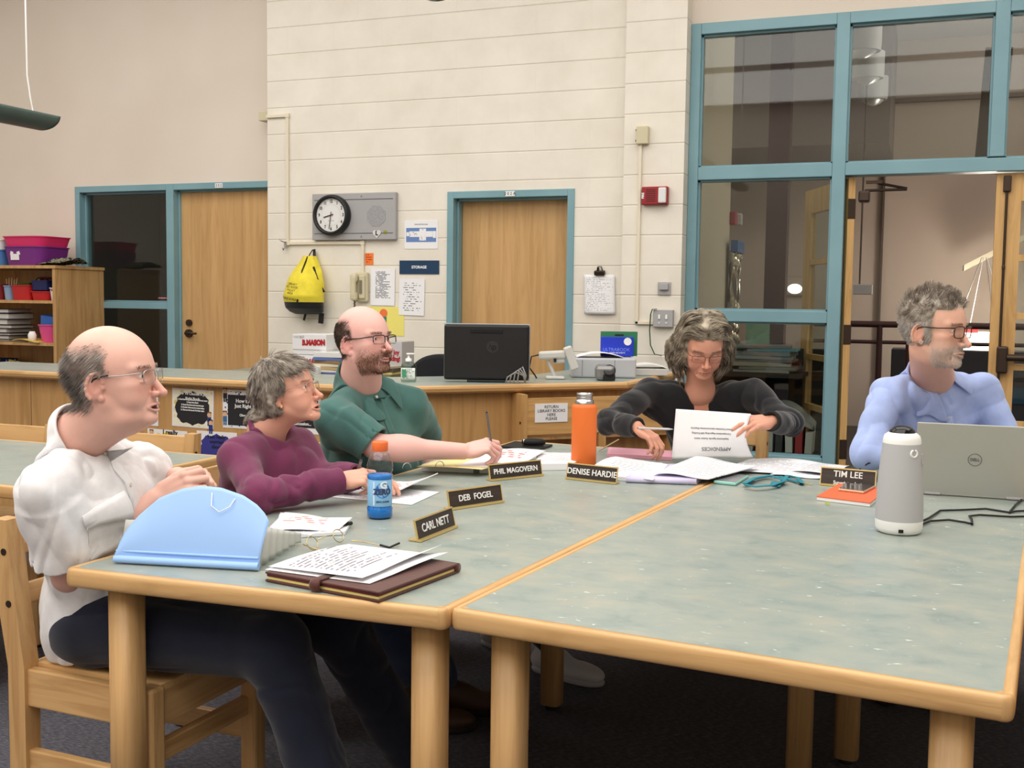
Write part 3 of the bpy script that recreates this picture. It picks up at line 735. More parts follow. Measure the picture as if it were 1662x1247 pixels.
bagp(zm_, zt_*.93, 0, 0, 'bag_body', fabric('yellow_nylon', (232, 214, 62), .6, 300))
bagp(zb_, zm_, 0, 0, 'bag_base', fabric('black_nylon', (28, 27, 28), .6, 300))
MB().tube([(.02, -.1, zt_*.9), (.014, -.17, .1), (.012, -.20, -.06), (.01, -.235, zm_)], .006, 6).build('zip', M_black, t)
MB().tube([(.09, -.13, .13), (.13, -.14, .04), (.165, -.10, -.06)], .008, 6).build('piping', M_black, t)
MB().tube([(-.0, -.06, zt_*.88), (.01, -.05, zt_*1.0), (.02, -.03, zt_*1.14), (.035, -.03, zt_*1.14), (.05, -.05, zt_*.98), (.055, -.06, zt_*.86)], .014, 6, flat=.3).build('strap', M_black, t)
MB().box((.115, -.06, zb_-.03), (.04, .012, .08), (0, .1, 0)).box((-.03, -.06, zb_-.02), (.015, .01, .06), (0, .3, 0)).build('strap_end', M_black, t)
bt = text('bag_print', 'LIBRARY\nRED RIVER\nVALLEY\nAREA\n\nWALK & READ', .026, mat('bag_ink', (70, 66, 30), .7), t, (-.055, -.30, -.06), axes((.97, 0, -.12), (.12, 0, .97), (0, -1, 0)), line=.9)
def lay_on(o, target, d, gap=.0012):   # press flat lettering on to a curved surface
    from mathutils.bvhtree import BVHTree
    bv = BVHTree.FromPolygons([v.co for v in target.data.vertices], [p.vertices[:] for p in target.data.polygons]); mb = o.matrix_basis; im = mb.inverted()
    for v in o.data.vertices:
        w = mb @ v.co; h = bv.ray_cast(w-d*.3, d)
        if h[0] is not None: v.co = im @ (h[0]-d*(gap if (v.co.z > 0) else gap*.4))
lay_on(bt, [c_ for c_ in t.children if c_.name.startswith('bag_body')][0], Vector((0, 1, 0)))

# ------------------------------------------------------------------ tables
TH = .75
def table(name, label, poly, legs, cat='table', group=None):
    c = sum((Vector((p[0], p[1], 0)) for p in poly), Vector())/len(poly)
    t = thing(name, label, cat, c, 0, group)
    P = [Vector((p[0], p[1], 0))-c for p in poly]; n = len(P); r = .0195
    ins = list(P)
    for i in ():
        pass
    ins_ = []
    for i in range(n):
        e1 = (P[i]-P[i-1]).normalized(); e2 = (P[(i+1) % n]-P[i]).normalized()
        pass
    MB().prism([(q.x, q.y) for q in ins], TH-.035, TH).build('laminate_top', M_lam, t)
    for i in range(n):
        a, b_ = ins[i], ins[(i+1) % n]; d = (b_-a).normalized(); L = (b_-a).length
        # bull-nosed lipping: quarter-round section swept along the side, built along local X so the grain follows
        prof = [(0, 0), (.010, .0002)]+[(.010+(r-.010)*math.sin(q)**.7, -.0215+.0215*(abs(math.cos(q))**.8)*(1 if math.cos(q) > 0 else -1)) for q in [PI*(k+1)/13 for k in range(12)]]+[(0, -.043)]
        nn = Vector((d.y, -d.x, 0)); vs = []; fs = []; m_ = len(prof)
        for x_ in (0, L):
            for o_, zz in prof: vs.append((x_, -o_, zz))
        for k in range(m_): fs.append((k, (k+1) % m_, m_+(k+1) % m_, m_+k))
        bb = MB().add(vs, fs, True); bb.add(vs[:m_], [tuple(reversed(range(m_)))]); bb.add(vs[m_:], [tuple(range(m_))])
        ob = bb.build('edge_lipping', M_oak, t, (a.x, a.y, TH+.0005), (0, 0, math.atan2(d.y, d.x)))
    for i in range(n):
        a = ins[i]
        MB().lathe([(.001, -.043)]+[(.010+(r-.010)*math.sin(q)**.7, -.0215-.0215*(abs(math.cos(q))**.8)*(1 if math.cos(q) > 0 else -1)) for q in [PI*(k+1)/13 for k in range(12)]]+[(.009, .0005)], 24).build('corner_block', M_oakz, t, (a.x, a.y, TH))
    for (x_, y_) in legs:
        hw = .0355
        pts = []
        for k in range(24):
            a = 2*PI*k/24; ex = .62
            pts.append((hw*abs(math.cos(a))**ex*(1 if math.cos(a) > 0 else -1), hw*abs(math.sin(a))**ex*(1 if math.sin(a) > 0 else -1)))
        bb = MB().prism(pts, .018, TH-.042); bb.sm = [True]*len(bb.sm)
        lg = bb.build('leg', M_oakz, t, (x_-c.x, y_-c.y, 0), (0, 0, math.radians(-5)))
        lg.data.polygons[0].use_smooth = False; lg.data.polygons[1].use_smooth = False
        MB().cyl((0, 0, 0.0), (0, 0, .02), .022, 16).build('glide', M_black, lg)
    MB().prism([(q.x*.8, q.y*.8) for q in ins], TH-.050, TH-.036).build('underframe', M_oak, t)
    return t
TL = [(-1.785, 1.93), (-.888, 1.962), (-.622, 4.40), (-1.673, 4.50)]
TR = [(-.849, 1.977), (.14, 1.872), (.385, 4.305), (-.582, 4.398)]
def li(p, dx, dy): return (p[0]+dx, p[1]+dy)
table('library_table', 'left of two long library tables, green laminate with oak edges, carrying the blue file', TL,
      [li(TL[0], .09, .062), li(TL[1], -.055, .07), li(TL[2], -.07, -.07), li(TL[3], .07, -.07), (-1.127, 3.40), (-1.155, 3.14)], group=None)
table('library_table', 'right of two long library tables, green laminate with oak edges, under the white speaker', TR,
      [li(TR[0], .078, .075), li(TR[1], -.07, .075), li(TR[2], -.07, -.07), li(TR[3], .07, -.07), (-.17, 3.33), (-.29, 3.14)])
T3 = [(.192, 1.868), (1.19, 1.768), (1.44, 4.20), (.437, 4.30)]
table('library_table', 'oak edged table at the right border, parted from its neighbour by a dark gap', T3, [li(T3[0], .07, .07), li(T3[1], -.07, .07), li(T3[2], -.07, -.07), li(T3[3], .07, -.07)])
T2 = [(-4.3, 2.70), (-2.565, 2.70), (-2.565, 3.545), (-4.3, 3.545)]
table('library_table', 'green topped table behind the man in the white shirt', T2, [li(T2[0], .07, .07), li(T2[1], -.07, .07), li(T2[2], -.07, -.07), li(T2[3], .07, -.07)])

# ------------------------------------------------------------------ chairs
def make_chair(label, loc, rz):
    t = thing('library_chair', label, 'chair', loc, rz, 'oak library chairs')
    def bx(nm, c, d, rot=None, bv=.006, m=M_oakz): return MB().box(c, d, rot, bv).build(nm, m, t)
    hw, x0, x1, sh = .2, -.2, .2, .445
    MB().sheet(lambda u, v: Vector((x0+.015+(x1-x0-.0)*u, -hw+.02+(2*hw-.04)*v, sh-.016-.010*math.sin(u*PI)*math.sin(v*PI))), 8, 8, .016).build('seat', M_oak, t)
    for s in (-1, 1):
        bx('leg', (x1, s*hw, .2275), (.05, .05, .435), None, .008)
        MB().prism([(-.027, .012), (.027, .012), (.027, .44), (.0, .62), (-.025, .81), (-.07, .81), (-.06, .62), (-.027, .44)], -.024, .024, axes((1, 0, 0), (0, 0, 1), (0, -1, 0)), (x0, s*hw, 0)).build('leg', M_oakz, t)
        bx('seat_rail', (0, s*hw, sh-.055), (.36, .028, .095), None, .004, M_oak)
        bx('stretcher', (0, s*hw, .2), (.36, .026, .06), None, .004, M_oak)
        for bx_, bz_ in ((x0-.033, .73), (x0-.02, .6)): MB().cyl((bx_, s*hw, bz_), (bx_, s*(hw+.0255), bz_), .009, 10).build('bolt_cap', M_bronze, t)
        for x_ in (x0, x1): MB().cyl((x_, s*hw, 0), (x_, s*hw, .014), .018, 12).build('glide', M_black, t)
    bx('front_rail', (x1, 0, sh-.055), (.028, .36, .095), None, .004, M_oaky); bx('back_rail', (x0, 0, sh-.055), (.028, .36, .095), None, .004, M_oaky)
    bx('front_stretcher', (x1-.01, 0, .27), (.026, .36, .05), None, .004, M_oaky)
    for z_, h_ in ((.755, .085), (.61, .055)):
        MB().box((x0-.03-(z_-.6)*.12, 0, z_), (.02, .36, h_), (0, -.18, 0), .005).build('back_slat', M_oaky, t)
    return t
CH = make_chair('oak library chair under the man in the white shirt', (-1.875, 2.26, 0), math.radians(-2))
def chair_at(label, x, y, deg):
    r = dup(CH, (x, y, 0), math.radians(deg), label); return r
chair_at('oak library chair under the woman in the maroon sweatshirt', -1.98, 3.02, 3)
chair_at('oak library chair under the bald man in the green polo shirt', -1.98, 3.72, 0)
chair_at('oak library chair under the woman in the black sweater', -.90, 4.86, -95)
chair_at('oak library chair under the man in the light blue shirt', .05, 4.70, -95)
chair_at('empty oak chair at the far side of the back table, nearest the left border', -3.72, 3.44, -90)
chair_at('empty oak chair at the far side of the back table, behind the white shoulder', -2.99, 3.44, -90)
chair_at('empty oak chair pushed in at the near side of the back table', -3.2, 2.62, 90)

# ------------------------------------------------------------------ bookcase
BKX1 = atY(88, 432, 7.2).x; BZ = 1.615
t = thing('bookcase', 'tall maple bookcase full of bins and books at the left border', 'bookcase', (0, 0, 0))
BX0, BX1, BY0, BY1 = -8.0, atY(88, 470, 7.0).x+.03, 6.98, 7.54
b = MB().span((BX0, BY0, 0), (BX0+.03, BY1, BZ-.025)).span((BX1-.03, BY0, 0), (BX1, BY1, BZ-.025)).span((BX0-.01, BY0-.01, BZ-.025), (BX1+.012, BY1, BZ)); b.build('carcass', M_shelf, t)
MB().span((BX0+.03, BY1-.02, .05), (BX1-.03, BY1-.005, BZ-.03)).build('back_panel', M_shelf, t)
SHZ = [atY(44, y, BY0).z for y in (487.5, 556, 632, 699)]
for z_ in SHZ+[.06]: MB().span((BX0+.03, BY0, z_-.024), (BX1-.03, BY1-.02, z_)).build('shelf', M_shelf, t)
def tubm(rx, ry, h, tap=.86, wall=.004, lip=.008, n=40, ex=.35):
    b = MB()
    def ring(kx, ky, z_, off=0.):
        o_ = []
        for i in range(n):
            a = 2*PI*i/n; c_, s_ = math.cos(a), math.sin(a)
            o_.append(((kx-off)*abs(c_)**ex*(1 if c_ > 0 else -1), (ky-off)*abs(s_)**ex*(1 if s_ > 0 else -1), z_))
        return o_
    rings = [ring(rx*tap, ry*tap, 0), ring(rx, ry, h-lip), ring(rx+.006, ry+.006, h-lip), ring(rx+.006, ry+.006, h), ring(rx, ry, h, wall), ring(rx*tap, ry*tap, wall, wall)]
    vs = [q for r in rings for q in r]; fs = []
    for j in range(len(rings)-1):
        for i in range(n): fs.append((j*n+i, j*n+(i+1) % n, (j+1)*n+(i+1) % n, (j+1)*n+i))
    fs.append(tuple(reversed(range(n)))); fs.append(tuple((len(rings)-1)*n+i for i in range(n)))
    return b.add(vs, fs)
def onshelf(px, z_, y): r = atY(px, 500, y); return Vector((r.x, y, z_))
def bin_(name, label, px0, px1, z_, hpx, y, m, depth=.28, tap=.88, ex=.35, cat='bin'):
    a, c_ = atY(px0, 500, y-depth/2), atY(px1, 500, y-depth/2); h_ = hpx*(a-CPOS).length/FOC*.95
    o = tubm(abs(c_.x-a.x)/2, depth/2, h_, tap, ex=ex).build(name, m, None, ((a.x+c_.x)/2, y, z_+.001)); tag(o, label, cat); return o, h_
M_pink = mat('pink_plastic', (222, 52, 110), .4); M_purple = mat('purple_plastic', (116, 44, 128), .4); M_blue = mat('blue_plastic', (74, 118, 178), .4); M_redp = mat('red_plastic', (186, 36, 40), .4); M_navy = mat('navy_plastic', (28, 40, 96), .45)
yb = 7.2
o, h1 = bin_('storage_tub', 'purple storage tub with a white label on top of the bookcase', 3, 68, BZ, 29, yb, M_purple, .36)
MB().box((-.07, -.172, .07), (.09, .003, .05), (.08, 0, 0)).box((-.1, -.174, .1), (.03, .003, .03), (.08, .3, 0)).box((-.03, -.174, .1), (.03, .003, .03), (.08, -.3, 0)).build('label', M_paper, o)
o2, h2 = bin_('storage_tub', 'bright pink storage tub nested in the purple tub', 1, 69, BZ, 18, yb, M_pink, .37); o2.location.z = BZ+h1-.012
o, h_ = bin_('storage_tub', 'blue storage tub left of the purple tub on the bookcase', -34, 4, BZ, 24, yb, M_blue, .34)
o, h_ = bin_('storage_tub', 'white storage tub nested in the blue tub at the left border', -34, 3, BZ, 16, yb, M_white, .34); o.location.z = BZ+.13
p0 = atY(72, 425, 7.1); p1 = atY(116, 425, 7.1)
def camo(u, v): return Vector((p0.x+(p1.x-p0.x)*u, 7.0+.3*v, BZ+.004+(.055*min(1, u*2.2)+.012*math.sin(u*37+v*8)*math.sin(u*11))*(.3+.7*math.sin(v*PI))))
m = mat('camouflage_cloth', (60, 60, 52), .8); setcol(m, ramp(m, noise(m, coords(m), 26, 3), [(.4, (24, 24, 28)), (.5, (150, 146, 120)), (.6, (34, 34, 44))]))
o = MB().sheet(camo, 40, 16, .004).build('patterned_cloth', m); tag(o, 'dark patterned cloth lying on top of the bookcase', 'cloth')
z0 = SHZ[0]
bin_('red_basket', 'red basket on the top shelf, right of the pale blue cup', 16, 47, z0, 23, 7.15, M_redp, .2)
bin_('red_basket', 'red basket on the top shelf, under the navy box', 48, 78, z0, 14, 7.16, M_redp, .2)
bin_('red_basket', 'dark red basket at the left end of the top shelf', -20, 2, z0, 24, 7.15, mat('dark_red_plastic', (120, 24, 30), .4), .2)
o, h_ = bin_('navy_box', 'navy box of headphones stacked on a red basket', 49, 76, z0, 15, 7.17, M_navy, .18, .97); o.location.z = z0+.085
hd = MB()
for k in range(3): hd.tube([(-.05+.04*k+.03*math.cos(a), .02*k-.03, .062+.03*math.sin(a)) for a in [PI*i/10 for i in range(11)]], .005, 6)
hh = hd.build('headphones', M_black, None, o.location+Vector((0, 0, .01))); tag(hh, 'black headphones piled in the navy box', 'headphones')
o, h_ = bin_('cup', 'pale blue cup of sticks on the top shelf', 2, 16, z0, 22, 7.12, mat('pale_blue', (136, 162, 196), .5), .12, .8, 1.)
st = MB()
for k in range(6): st.cyl((-.03+.012*k, 0, .01), (-.045+.02*k, .01*(k % 3), .17+.01*(k % 2)), .004, 6)
s_ = st.build('craft_sticks', mat('pale_stick', (205, 170, 140), .7), None, o.location+Vector((0, 0, .005))); tag(s_, 'bunch of craft sticks in the pale blue cup', 'sticks')
o, h_ = bin_('cup', 'white spotted cup at the right end of the top shelf', 77, 91, z0, 20, 7.12, mat('spotted_cup', (228, 222, 224), .5), .12, .8, 1.)
m = MATS['spotted_cup']; vv = N(m.node_tree.nodes, 'ShaderNodeTexVoronoi'); vv.inputs['Scale'].default_value = 30; m.node_tree.links.new(coords(m), vv.inputs['Vector']); setcol(m, ramp(m, vv.outputs['Distance'], [(.28, (150, 70, 100)), (.34, (230, 224, 226))]))
o = MB().box((0, 0, .1), (.2, .02, .2)).build('red_card', mat('crimson_card', (140, 36, 54), .6), None, (onshelf(82, z0, 7.36))+Vector((0, 0, .001))); tag(o, 'crimson card standing behind the spotted cup', 'card')
o = MB().box((0, 0, .075), (.2, .03, .15)).build('green_card', mat('lime_card', (120, 160, 70), .6), None, (onshelf(36, z0, 7.34))+Vector((0, 0, .001))); tag(o, 'lime green card behind the red basket', 'card')
# second shelf: binders, envelope, bucket
z1 = SHZ[1]; z_ = z1+.001
cols = [((150, 146, 140), .018), ((206, 204, 200), .03), ((70, 66, 64), .022), ((196, 194, 190), .035), ((44, 44, 50), .03), ((196, 196, 192), .045), ((34, 44, 90), .05), ((60, 60, 64), .035)]
nm = ['lowest', 'second from the bottom', 'third from the bottom', 'fourth from the bottom', 'fifth from the bottom', 'third from the top', 'navy, second from the top', 'grey, topmost']
for i, (c_, h_) in enumerate(cols):
    tl = .0 if i < 6 else -.0
    p = onshelf(14, z_, 7.15)
    bd = thing('ring_binder', 'ring binder lying flat in the bookcase stack, %s' % nm[i], 'binder', (p.x-.03*(i % 2), 7.15, z_), .05*((i*5) % 3-1), 'binders stacked flat')
    MB().box((.0, 0, .002), (.30, .27, .003)).box((0, 0, h_-.003), (.30, .27, .003)).box((-.149, 0, h_/2), (.003, .27, h_)).build('cover', mat('binder%d' % i, tuple(int(q*.6) for q in c_), .5), bd)
    MB().box((.0, 0, h_/2), (.28, .255, h_-.008)).build('page_block', mat('pages%d' % i, (206, 204, 198), .8), bd); z_ += h_+.001
p = onshelf(40, z1, 7.08)
o = MB().sheet(lambda u, v: Vector((-.14+.28*u, -.1+.2*v, .012+.012*math.sin(u*5))), 12, 6, .006).build('manila_envelope', mat('manila', (210, 178, 92), .7), None, p+Vector((.12, -.02, 0))); tag(o, 'yellow manila envelope sticking out of the binder stack', 'envelope')
o, h_ = bin_('pink_bucket', 'pink bucket on the second shelf of the bookcase', 52, 86, z1, 28, 7.12, mat('hot_pink', (224, 84, 146), .42), .22, .76, 1., 'bucket')
k = MB().box((0, 0, .16), (.16, .1, .12), (.1, .12, .1), .004).build('tissue_pack', mat('sky_pack', (56, 110, 190), .4), None, o.location); tag(k, 'bright blue pack standing in the pink bucket', 'pack')
o = MB().lathe([(.0, 0), (.03, .0), (.035, .06), (.02, .09), (.0, .09)], 14).build('white_bottle', M_white, None, onshelf(53, z1, 7.02)+Vector((-.01, 0, .001))); tag(o, 'small white bottle beside the pink bucket', 'bottle')
# third shelf
z2 = SHZ[2]
p = onshelf(8, z2, 7.12); o, h_ = bin_('pencil_pot', 'mesh pot of pencils on the third shelf', 0, 17, z2, 26, 7.12, mat('mesh_steel', (150, 146, 136), .4, metal=.6), .12, .95, 1., 'pot')
for k in range(7):
    a = k*.9; q = MB().cyl((.02*math.cos(a), .02*math.sin(a), .006), (.055*math.cos(a), .05*math.sin(a), .19+.02*(k % 3)), .0045, 6).build('pencil', mat('pencil%d' % (k % 3), [(205, 190, 150), (170, 180, 150), (120, 130, 120)][k % 3], .6), None, o.location); tag(q, 'pencil standing in the mesh pot', 'pencil', 'pencils in the mesh pot')
o = MB().sheet(lambda u, v: Vector((-.05+.2*u, .0, .005+.22*v)), 4, 4, .003).build('navy_pennant', M_navy, None, onshelf(6, z2, 7.4)); tag(o, 'navy pennant at the back of the third shelf', 'pennant')
o = MB().box((0, 0, .1), (.12, .012, .2), (.0, .12, 0)).build('yellow_card', mat('yellow_card', (214, 196, 92), .6), None, onshelf(20, z2, 7.3)+Vector((0, 0, .012))); tag(o, 'yellow card leaning behind the pencil pot', 'card')
o = MB().box((0, 0, .05), (.05, .2, .1), None, .012).box((0, -.06, .1), (.045, .1, .03), (.3, 0, 0), .01).build('stapler', mat('maroon_plastic', (88, 28, 34), .4), None, onshelf(31, z2, 7.1)+Vector((0, 0, .001))); tag(o, 'maroon stapler standing on the third shelf', 'stapler')
p = onshelf(62, z2, 7.12)
o = MB().box((0, 0, .003), (.30, .22, .006)).box((0, -.107, .045), (.30, .006, .09)).box((0, .107, .07), (.30, .006, .14)).box((-.147, 0, .05), (.006, .22, .1)).box((.147, 0, .05), (.006, .22, .1)).build('book_box', M_black, None, (p.x, 7.12, z2+.001)); tag(o, 'black book box on the third shelf', 'box')
xx = -.14
for i, (c_, w2, h2) in enumerate([((222, 220, 210), .034, .19), ((214, 214, 206), .02, .19), ((96, 110, 80), .03, .18), ((140, 150, 140), .024, .18), ((226, 140, 72), .026, .185), ((60, 130, 84), .022, .20), ((214, 214, 216), .024, .175), ((96, 116, 150), .026, .18), ((70, 90, 120), .02, .17)]):
    q = MB().box((xx+w2/2, 0, h2/2+.007), (w2-.002, .18, h2), None, .002).build('picture_book', mat('book%d' % i, c_, .6), None, (p.x, 7.12, z2+.001)); xx += w2+.002
    tag(q, 'book in the black book box, %s from the left' % ['first', 'second', 'third, olive,', 'fourth', 'fifth, orange,', 'sixth, green,', 'seventh', 'eighth', 'ninth'][i], 'book', 'books in the black box')
# fourth shelf
z3 = SHZ[3]
for k in range(2):
    q = MB().box((0, 0, .12), (.03, .22, .24), (0, .05, 0), .003).build('blue_folder', mat('folder_teal%d' % k, [(24, 74, 110), (26, 50, 96)][k], .5), None, onshelf(4+10*k, z3, 7.15)+Vector((0, 0, .003))); tag(q, ['teal', 'dark blue'][k]+' folder standing on the fourth shelf', 'folder')
bin_('red_basket', 'red basket on the fourth shelf, left of the black case', -12, 11, z3, 13, 7.06, M_redp, .16)
bin_('red_basket', 'red basket on the fourth shelf, behind the black case', 18, 48, z3, 32, 7.32, M_redp, .18)
o = MB().sheet(lambda u, v: Vector((-.17+.36*u, -.08+.16*v, .004+.035*math.sin(u*PI)*math.sin(v*PI)+.006*math.sin(u*20))), 16, 8, .012).build('black_case', M_matblk, None, onshelf(42, z3, 7.08)); tag(o, 'soft black case lying on the fourth shelf', 'case')
o = MB().lathe([(0, 0), (.06, .0), (.06, .09), (0, .09)], 16).build('blue_jar', mat('royal_blue', (40, 60, 170), .4), None, onshelf(92, z3, 7.1)+Vector((-.05, 0, .001))); tag(o, 'royal blue jar at the right end of the fourth shelf', 'jar')

# ------------------------------------------------------------------ circulation desk
DZ = .95
outer = [(-5.4, 4.68), (-2.43, 4.68), (-1.49, 5.60), (-1.43, 6.75)]
inner = [(-5.4, 5.29), (-2.70, 5.29), (-2.10, 5.87), (-2.03, 6.75)]
t = thing('circulation_desk', 'long maple library circulation desk with green counter top behind the people', 'desk', (0, 0, 0))
MB().prism([Vector(p)*1 for p in outer]+inner[::-1], DZ-.035, DZ).build('counter_top', M_lam, t)
for (a, b_) in zip(outer, outer[1:]):
    a, b_ = Vector((*a, 0)), Vector((*b_, 0)); d = (b_-a); L = d.length
    pr = [(-.0, -.04), (-.02, -.04), (-.033, -.03), (-.036, -.015), (-.032, -.004), (-.022, 0), (0, 0)]
    MB().prism(pr[::-1], 0, L+.012, axes((0, 1, 0), (0, 0, 1), (1, 0, 0))).build('edge_lipping', M_oak, t, (a.x, a.y, DZ), (0, 0, math.atan2(d.y, d.x)))
def off(p, k): return (p[0]+k[0], p[1]+k[1])
for i, (a, b_) in enumerate(zip(outer, outer[1:])):
    a, b_ = Vector((*a, 0)), Vector((*b_, 0)); d = (b_-a).normalized(); nrm = Vector((-d.y, d.x, 0)); L = (b_-a).length
    MB().span((0, .03, .1), (L, .05, DZ-.04)).build('front_panel', M_desk, t, a, (0, 0, math.atan2(d.y, d.x)))
    MB().span((0, .05, 0), (L, .07, .1)).build('kick_board', M_black, t, a, (0, 0, math.atan2(d.y, d.x)))
b = MB()
for x_ in (-4.65, -3.47): b.box((x_, 4.7095, .5), (.004, .001, .8))
b.build('panel_joint', mat('joint_brown', (120, 84, 46), .6), t)
# inner work surface
MB().prism([(-5.4, 5.16), (-2.66, 5.16), (-2.15, 5.66), (-1.6, 6.75), (-1.9, 6.75), (-2.32, 5.74), (-2.75, 5.40), (-5.4, 5.40)], .70, .735).build('work_surface', M_lam, t)
# book return unit standing out from the angled side
u = Vector((.7148, .6993, 0)); nn = Vector((u.y, -u.x, 0))
P2 = atZ(842, 641, .9); rel = P2-Vector((-2.43, 4.68, 0)); s0 = rel.dot(u); dep = max(.12, rel.dot(nn))
base = Vector((-2.43, 4.68, 0))+u*s0
ang = math.atan2(u.y, u.x)
r = thing('book_return', 'maple book return cabinet with a white notice, built against the desk', 'cabinet', (base.x, base.y, 0), ang)
Lr = .86
MB().span((0, -dep, 0), (.022, .028, .905)).build('side_panel', M_desk, r)
MB().span((Lr, -dep, 0), (Lr+.022, .028, .905)).build('side_panel', M_desk, r)
zb = P2.z-(705-641)/FOC*(P2-CPOS).dot(CZ)
dr = MB().span((.022, -dep+.004, zb), (Lr, -dep+.022, .885)).build('return_flap', wood('flap_maple', (206, 162, 104), (180, 136, 82), 'X', .45, .8, grain=.5), r)
MB().span((.022, -.01, 0), (Lr, .02, zb)).span((.022, -dep+.02, .12), (Lr, 0, .14)).span((.022, -dep+.02, zb-.03), (Lr, 0, zb-.015)).build('inner_shelf', M_shelf, r)
MB().span((Lr*.5, -dep, .0), (Lr*.5+.04, -dep+.02, zb)).build('centre_post', M_desk, r)
for z_ in (.76, .56): MB().cyl((.0, -dep*.7, z_), (-.003, -dep*.7, z_), .007, 10).build('bolt_cap', M_bronze, r)
q0, q1 = atZ(867, 645, .89), atZ(927, 645, .89)
sx0 = (q0-base).dot(u); sx1 = (q1-base).dot(u); sc = (sx0+sx1)/2; sz = .885-.03-.045
sg = MB().box((0, 0, 0), (abs(sx1-sx0), .002, .095)).build('return_notice', M_paper, None, base+u*sc+nn*(dep-.002)+Vector((0, 0, sz)), (0, 0, ang))
tag(sg, 'white RETURN LIBRARY BOOKS HERE PLEASE notice on the book return', 'notice')
text('lettering', 'RETURN\nLIBRARY BOOKS\nHERE\nPLEASE', .021, M_ink, sg, (0, -.0012, 0), WALLR, line=.95)

# posters taped to the desk front
YP = 4.71
def scallop(w, h, r):
    pts = []
    for (cx_, cy_, sx_, sy_) in ((1, 1, 1, 1), (-1, 1, -1, 1), (-1, -1, -1, -1), (1, -1, 1, -1)):
        X, Y = cx_*w/2, cy_*h/2
        seq = [(X, Y-sy_*h*.36), (X-sx_*.04*w, Y-sy_*h*.30), (X-sx_*.02*w, Y-sy_*h*.2), (X-sx_*.10*w, Y-sy_*h*.13), (X-sx_*.15*w, Y-sy_*h*.05), (X-sx_*.22*w, Y-sy_*h*.02), (X-sx_*.32*w, Y-sy_*h*.05), (X-sx_*.44*w, Y)]
        pts += seq if cx_*cy_ > 0 else seq[::-1]
        if cx_*cy_ > 0: pts.append((0, Y+sy_*h*.04)) if cy_ > 0 else pts.append((0, Y+sy_*h*.04))
        else: pts.append((X+sx_*.04*w, 0)) if cx_ < 0 and cy_ > 0 else None
    return [p for p in pts if p]
def kid(b_par, x_, z_, shirt, hair):
    MB().lathe([(.012, 0), (.012, .0008)], 14, (x_, -.0045, z_+.022), WALLR).build('figure_face', mat('figure_skin', (224, 178, 140), .7), b_par)
    MB().box((x_, -.0042, z_+.033), (.024, .0008, .012)).build('figure_hair', mat(hair, (110, 66, 40), .7), b_par)
    MB().box((x_, -.0042, z_-.002), (.024, .0008, .026)).box((x_-.006, -.0042, z_-.024), (.008, .0008, .022)).box((x_+.006, -.0042, z_-.024), (.008, .0008, .022)).build('figure_clothes', mat(shirt[0], shirt[1], .7), b_par)
def poster(name, label, rect, frame_c, body, size, ink, bg=None, cut=None, kids=(), fw=.8, fh=.84, off=(0, 0), align='CENTER', line=1.):
    x_, z_, w_, h_ = wrect(*rect, YP)
    o = MB().box((0, -.001, 0), (w_, .002, h_)).build(name, M_paper, None, (x_, YP-.0005, z_), (0, cut or 0, 0)); tag(o, label, 'poster')
    if bg: MB().box((0, -.0022, 0), (w_*.93, .001, h_*.93)).build('poster_ground', bg, o)
    if frame_c:
        MB().prism(scallop(w_*fw, h_*fh, .1), 0, .0008, WALLR, (0, -.0026, 0)).build('poster_frame', frame_c, o)
    y_ = off[1]
    for tx, sz_, mm in body:
        text('lettering', tx, sz_, mm, o, (off[0], -.0038, y_), WALLR, align, bold=.0006, line=line); y_ -= sz_*1.15*(tx.count('\n')+1)
    for k_ in kids: kid(o, *k_)
    return o
M_pblack = mat('poster_black', (36, 36, 40), .7); M_pyel = mat('poster_gold', (226, 200, 70), .7); M_pblue = mat('poster_blue', (58, 58, 140), .7); M_pred = mat('poster_red', (150, 32, 38), .7)
M_ypat = mat('yellow_damask', (228, 216, 150), .7); vv = N(M_ypat.node_tree.nodes, 'ShaderNodeTexVoronoi'); vv.inputs['Scale'].default_value = 28; M_ypat.node_tree.links.new(coords(M_ypat), vv.inputs['Vector']); setcol(M_ypat, ramp(M_ypat, vv.outputs['Distance'], [(.2, (212, 196, 96)), (.5, (240, 236, 214))]))
M_bdot = mat('blue_dots', (60, 90, 150), .7); vv = N(M_bdot.node_tree.nodes, 'ShaderNodeTexVoronoi'); vv.inputs['Scale'].default_value = 55; M_bdot.node_tree.links.new(coords(M_bdot), vv.inputs['Vector']); setcol(M_bdot, ramp(M_bdot, vv.outputs['Distance'], [(.3, (44, 70, 140)), (.36, (240, 240, 244))]))
poster('reading_poster', 'white poster with a dark red scalloped shape, nearest the profile of the man in white', (200, 630, 257, 690), M_pred, [('I think the\nbook will\nbe about', .024, M_ink)], .02, M_ink, off=(0, .03))
poster('reading_poster', 'black scalloped How To Choose A Just Right Book poster with a yellow pattern', (280, 632, 347, 694), M_pblack, [('How To Choose A Just\nRight Book', .020, M_white), ('1. Read the title and look at the front cover\n2. Read the blurb\n3. Read the first and second page\n4. Decide if the book is interesting\n5. Choose the book if it feels right', .0105, M_white)], .02, M_white, M_ypat, .02, [(.105, -.05, ('shirt_navy', (40, 60, 130)), 'hair_brown'), (.115, -.09, ('shirt_navy', (40, 60, 130)), 'hair_brown')], off=(0, .063), line=1.3)
poster('reading_poster', 'black How to Pick a Just Right Book poster with blue dotted border, beside grey hair', (362, 634, 430, 696), None, [('How to Pick a\nJust Right Book', .026, M_white), ('Choose a book', .017, M_white)], .02, M_white, M_bdot, 0, [(-.11, .07, ('shirt_black', (40, 40, 46)), 'hair_brown'), (-.112, -.05, ('shirt_red', (60, 110, 160)), 'hair_brown')], off=(.03, .03))
x_, z_, w_, h_ = wrect(362, 634, 430, 696, YP)
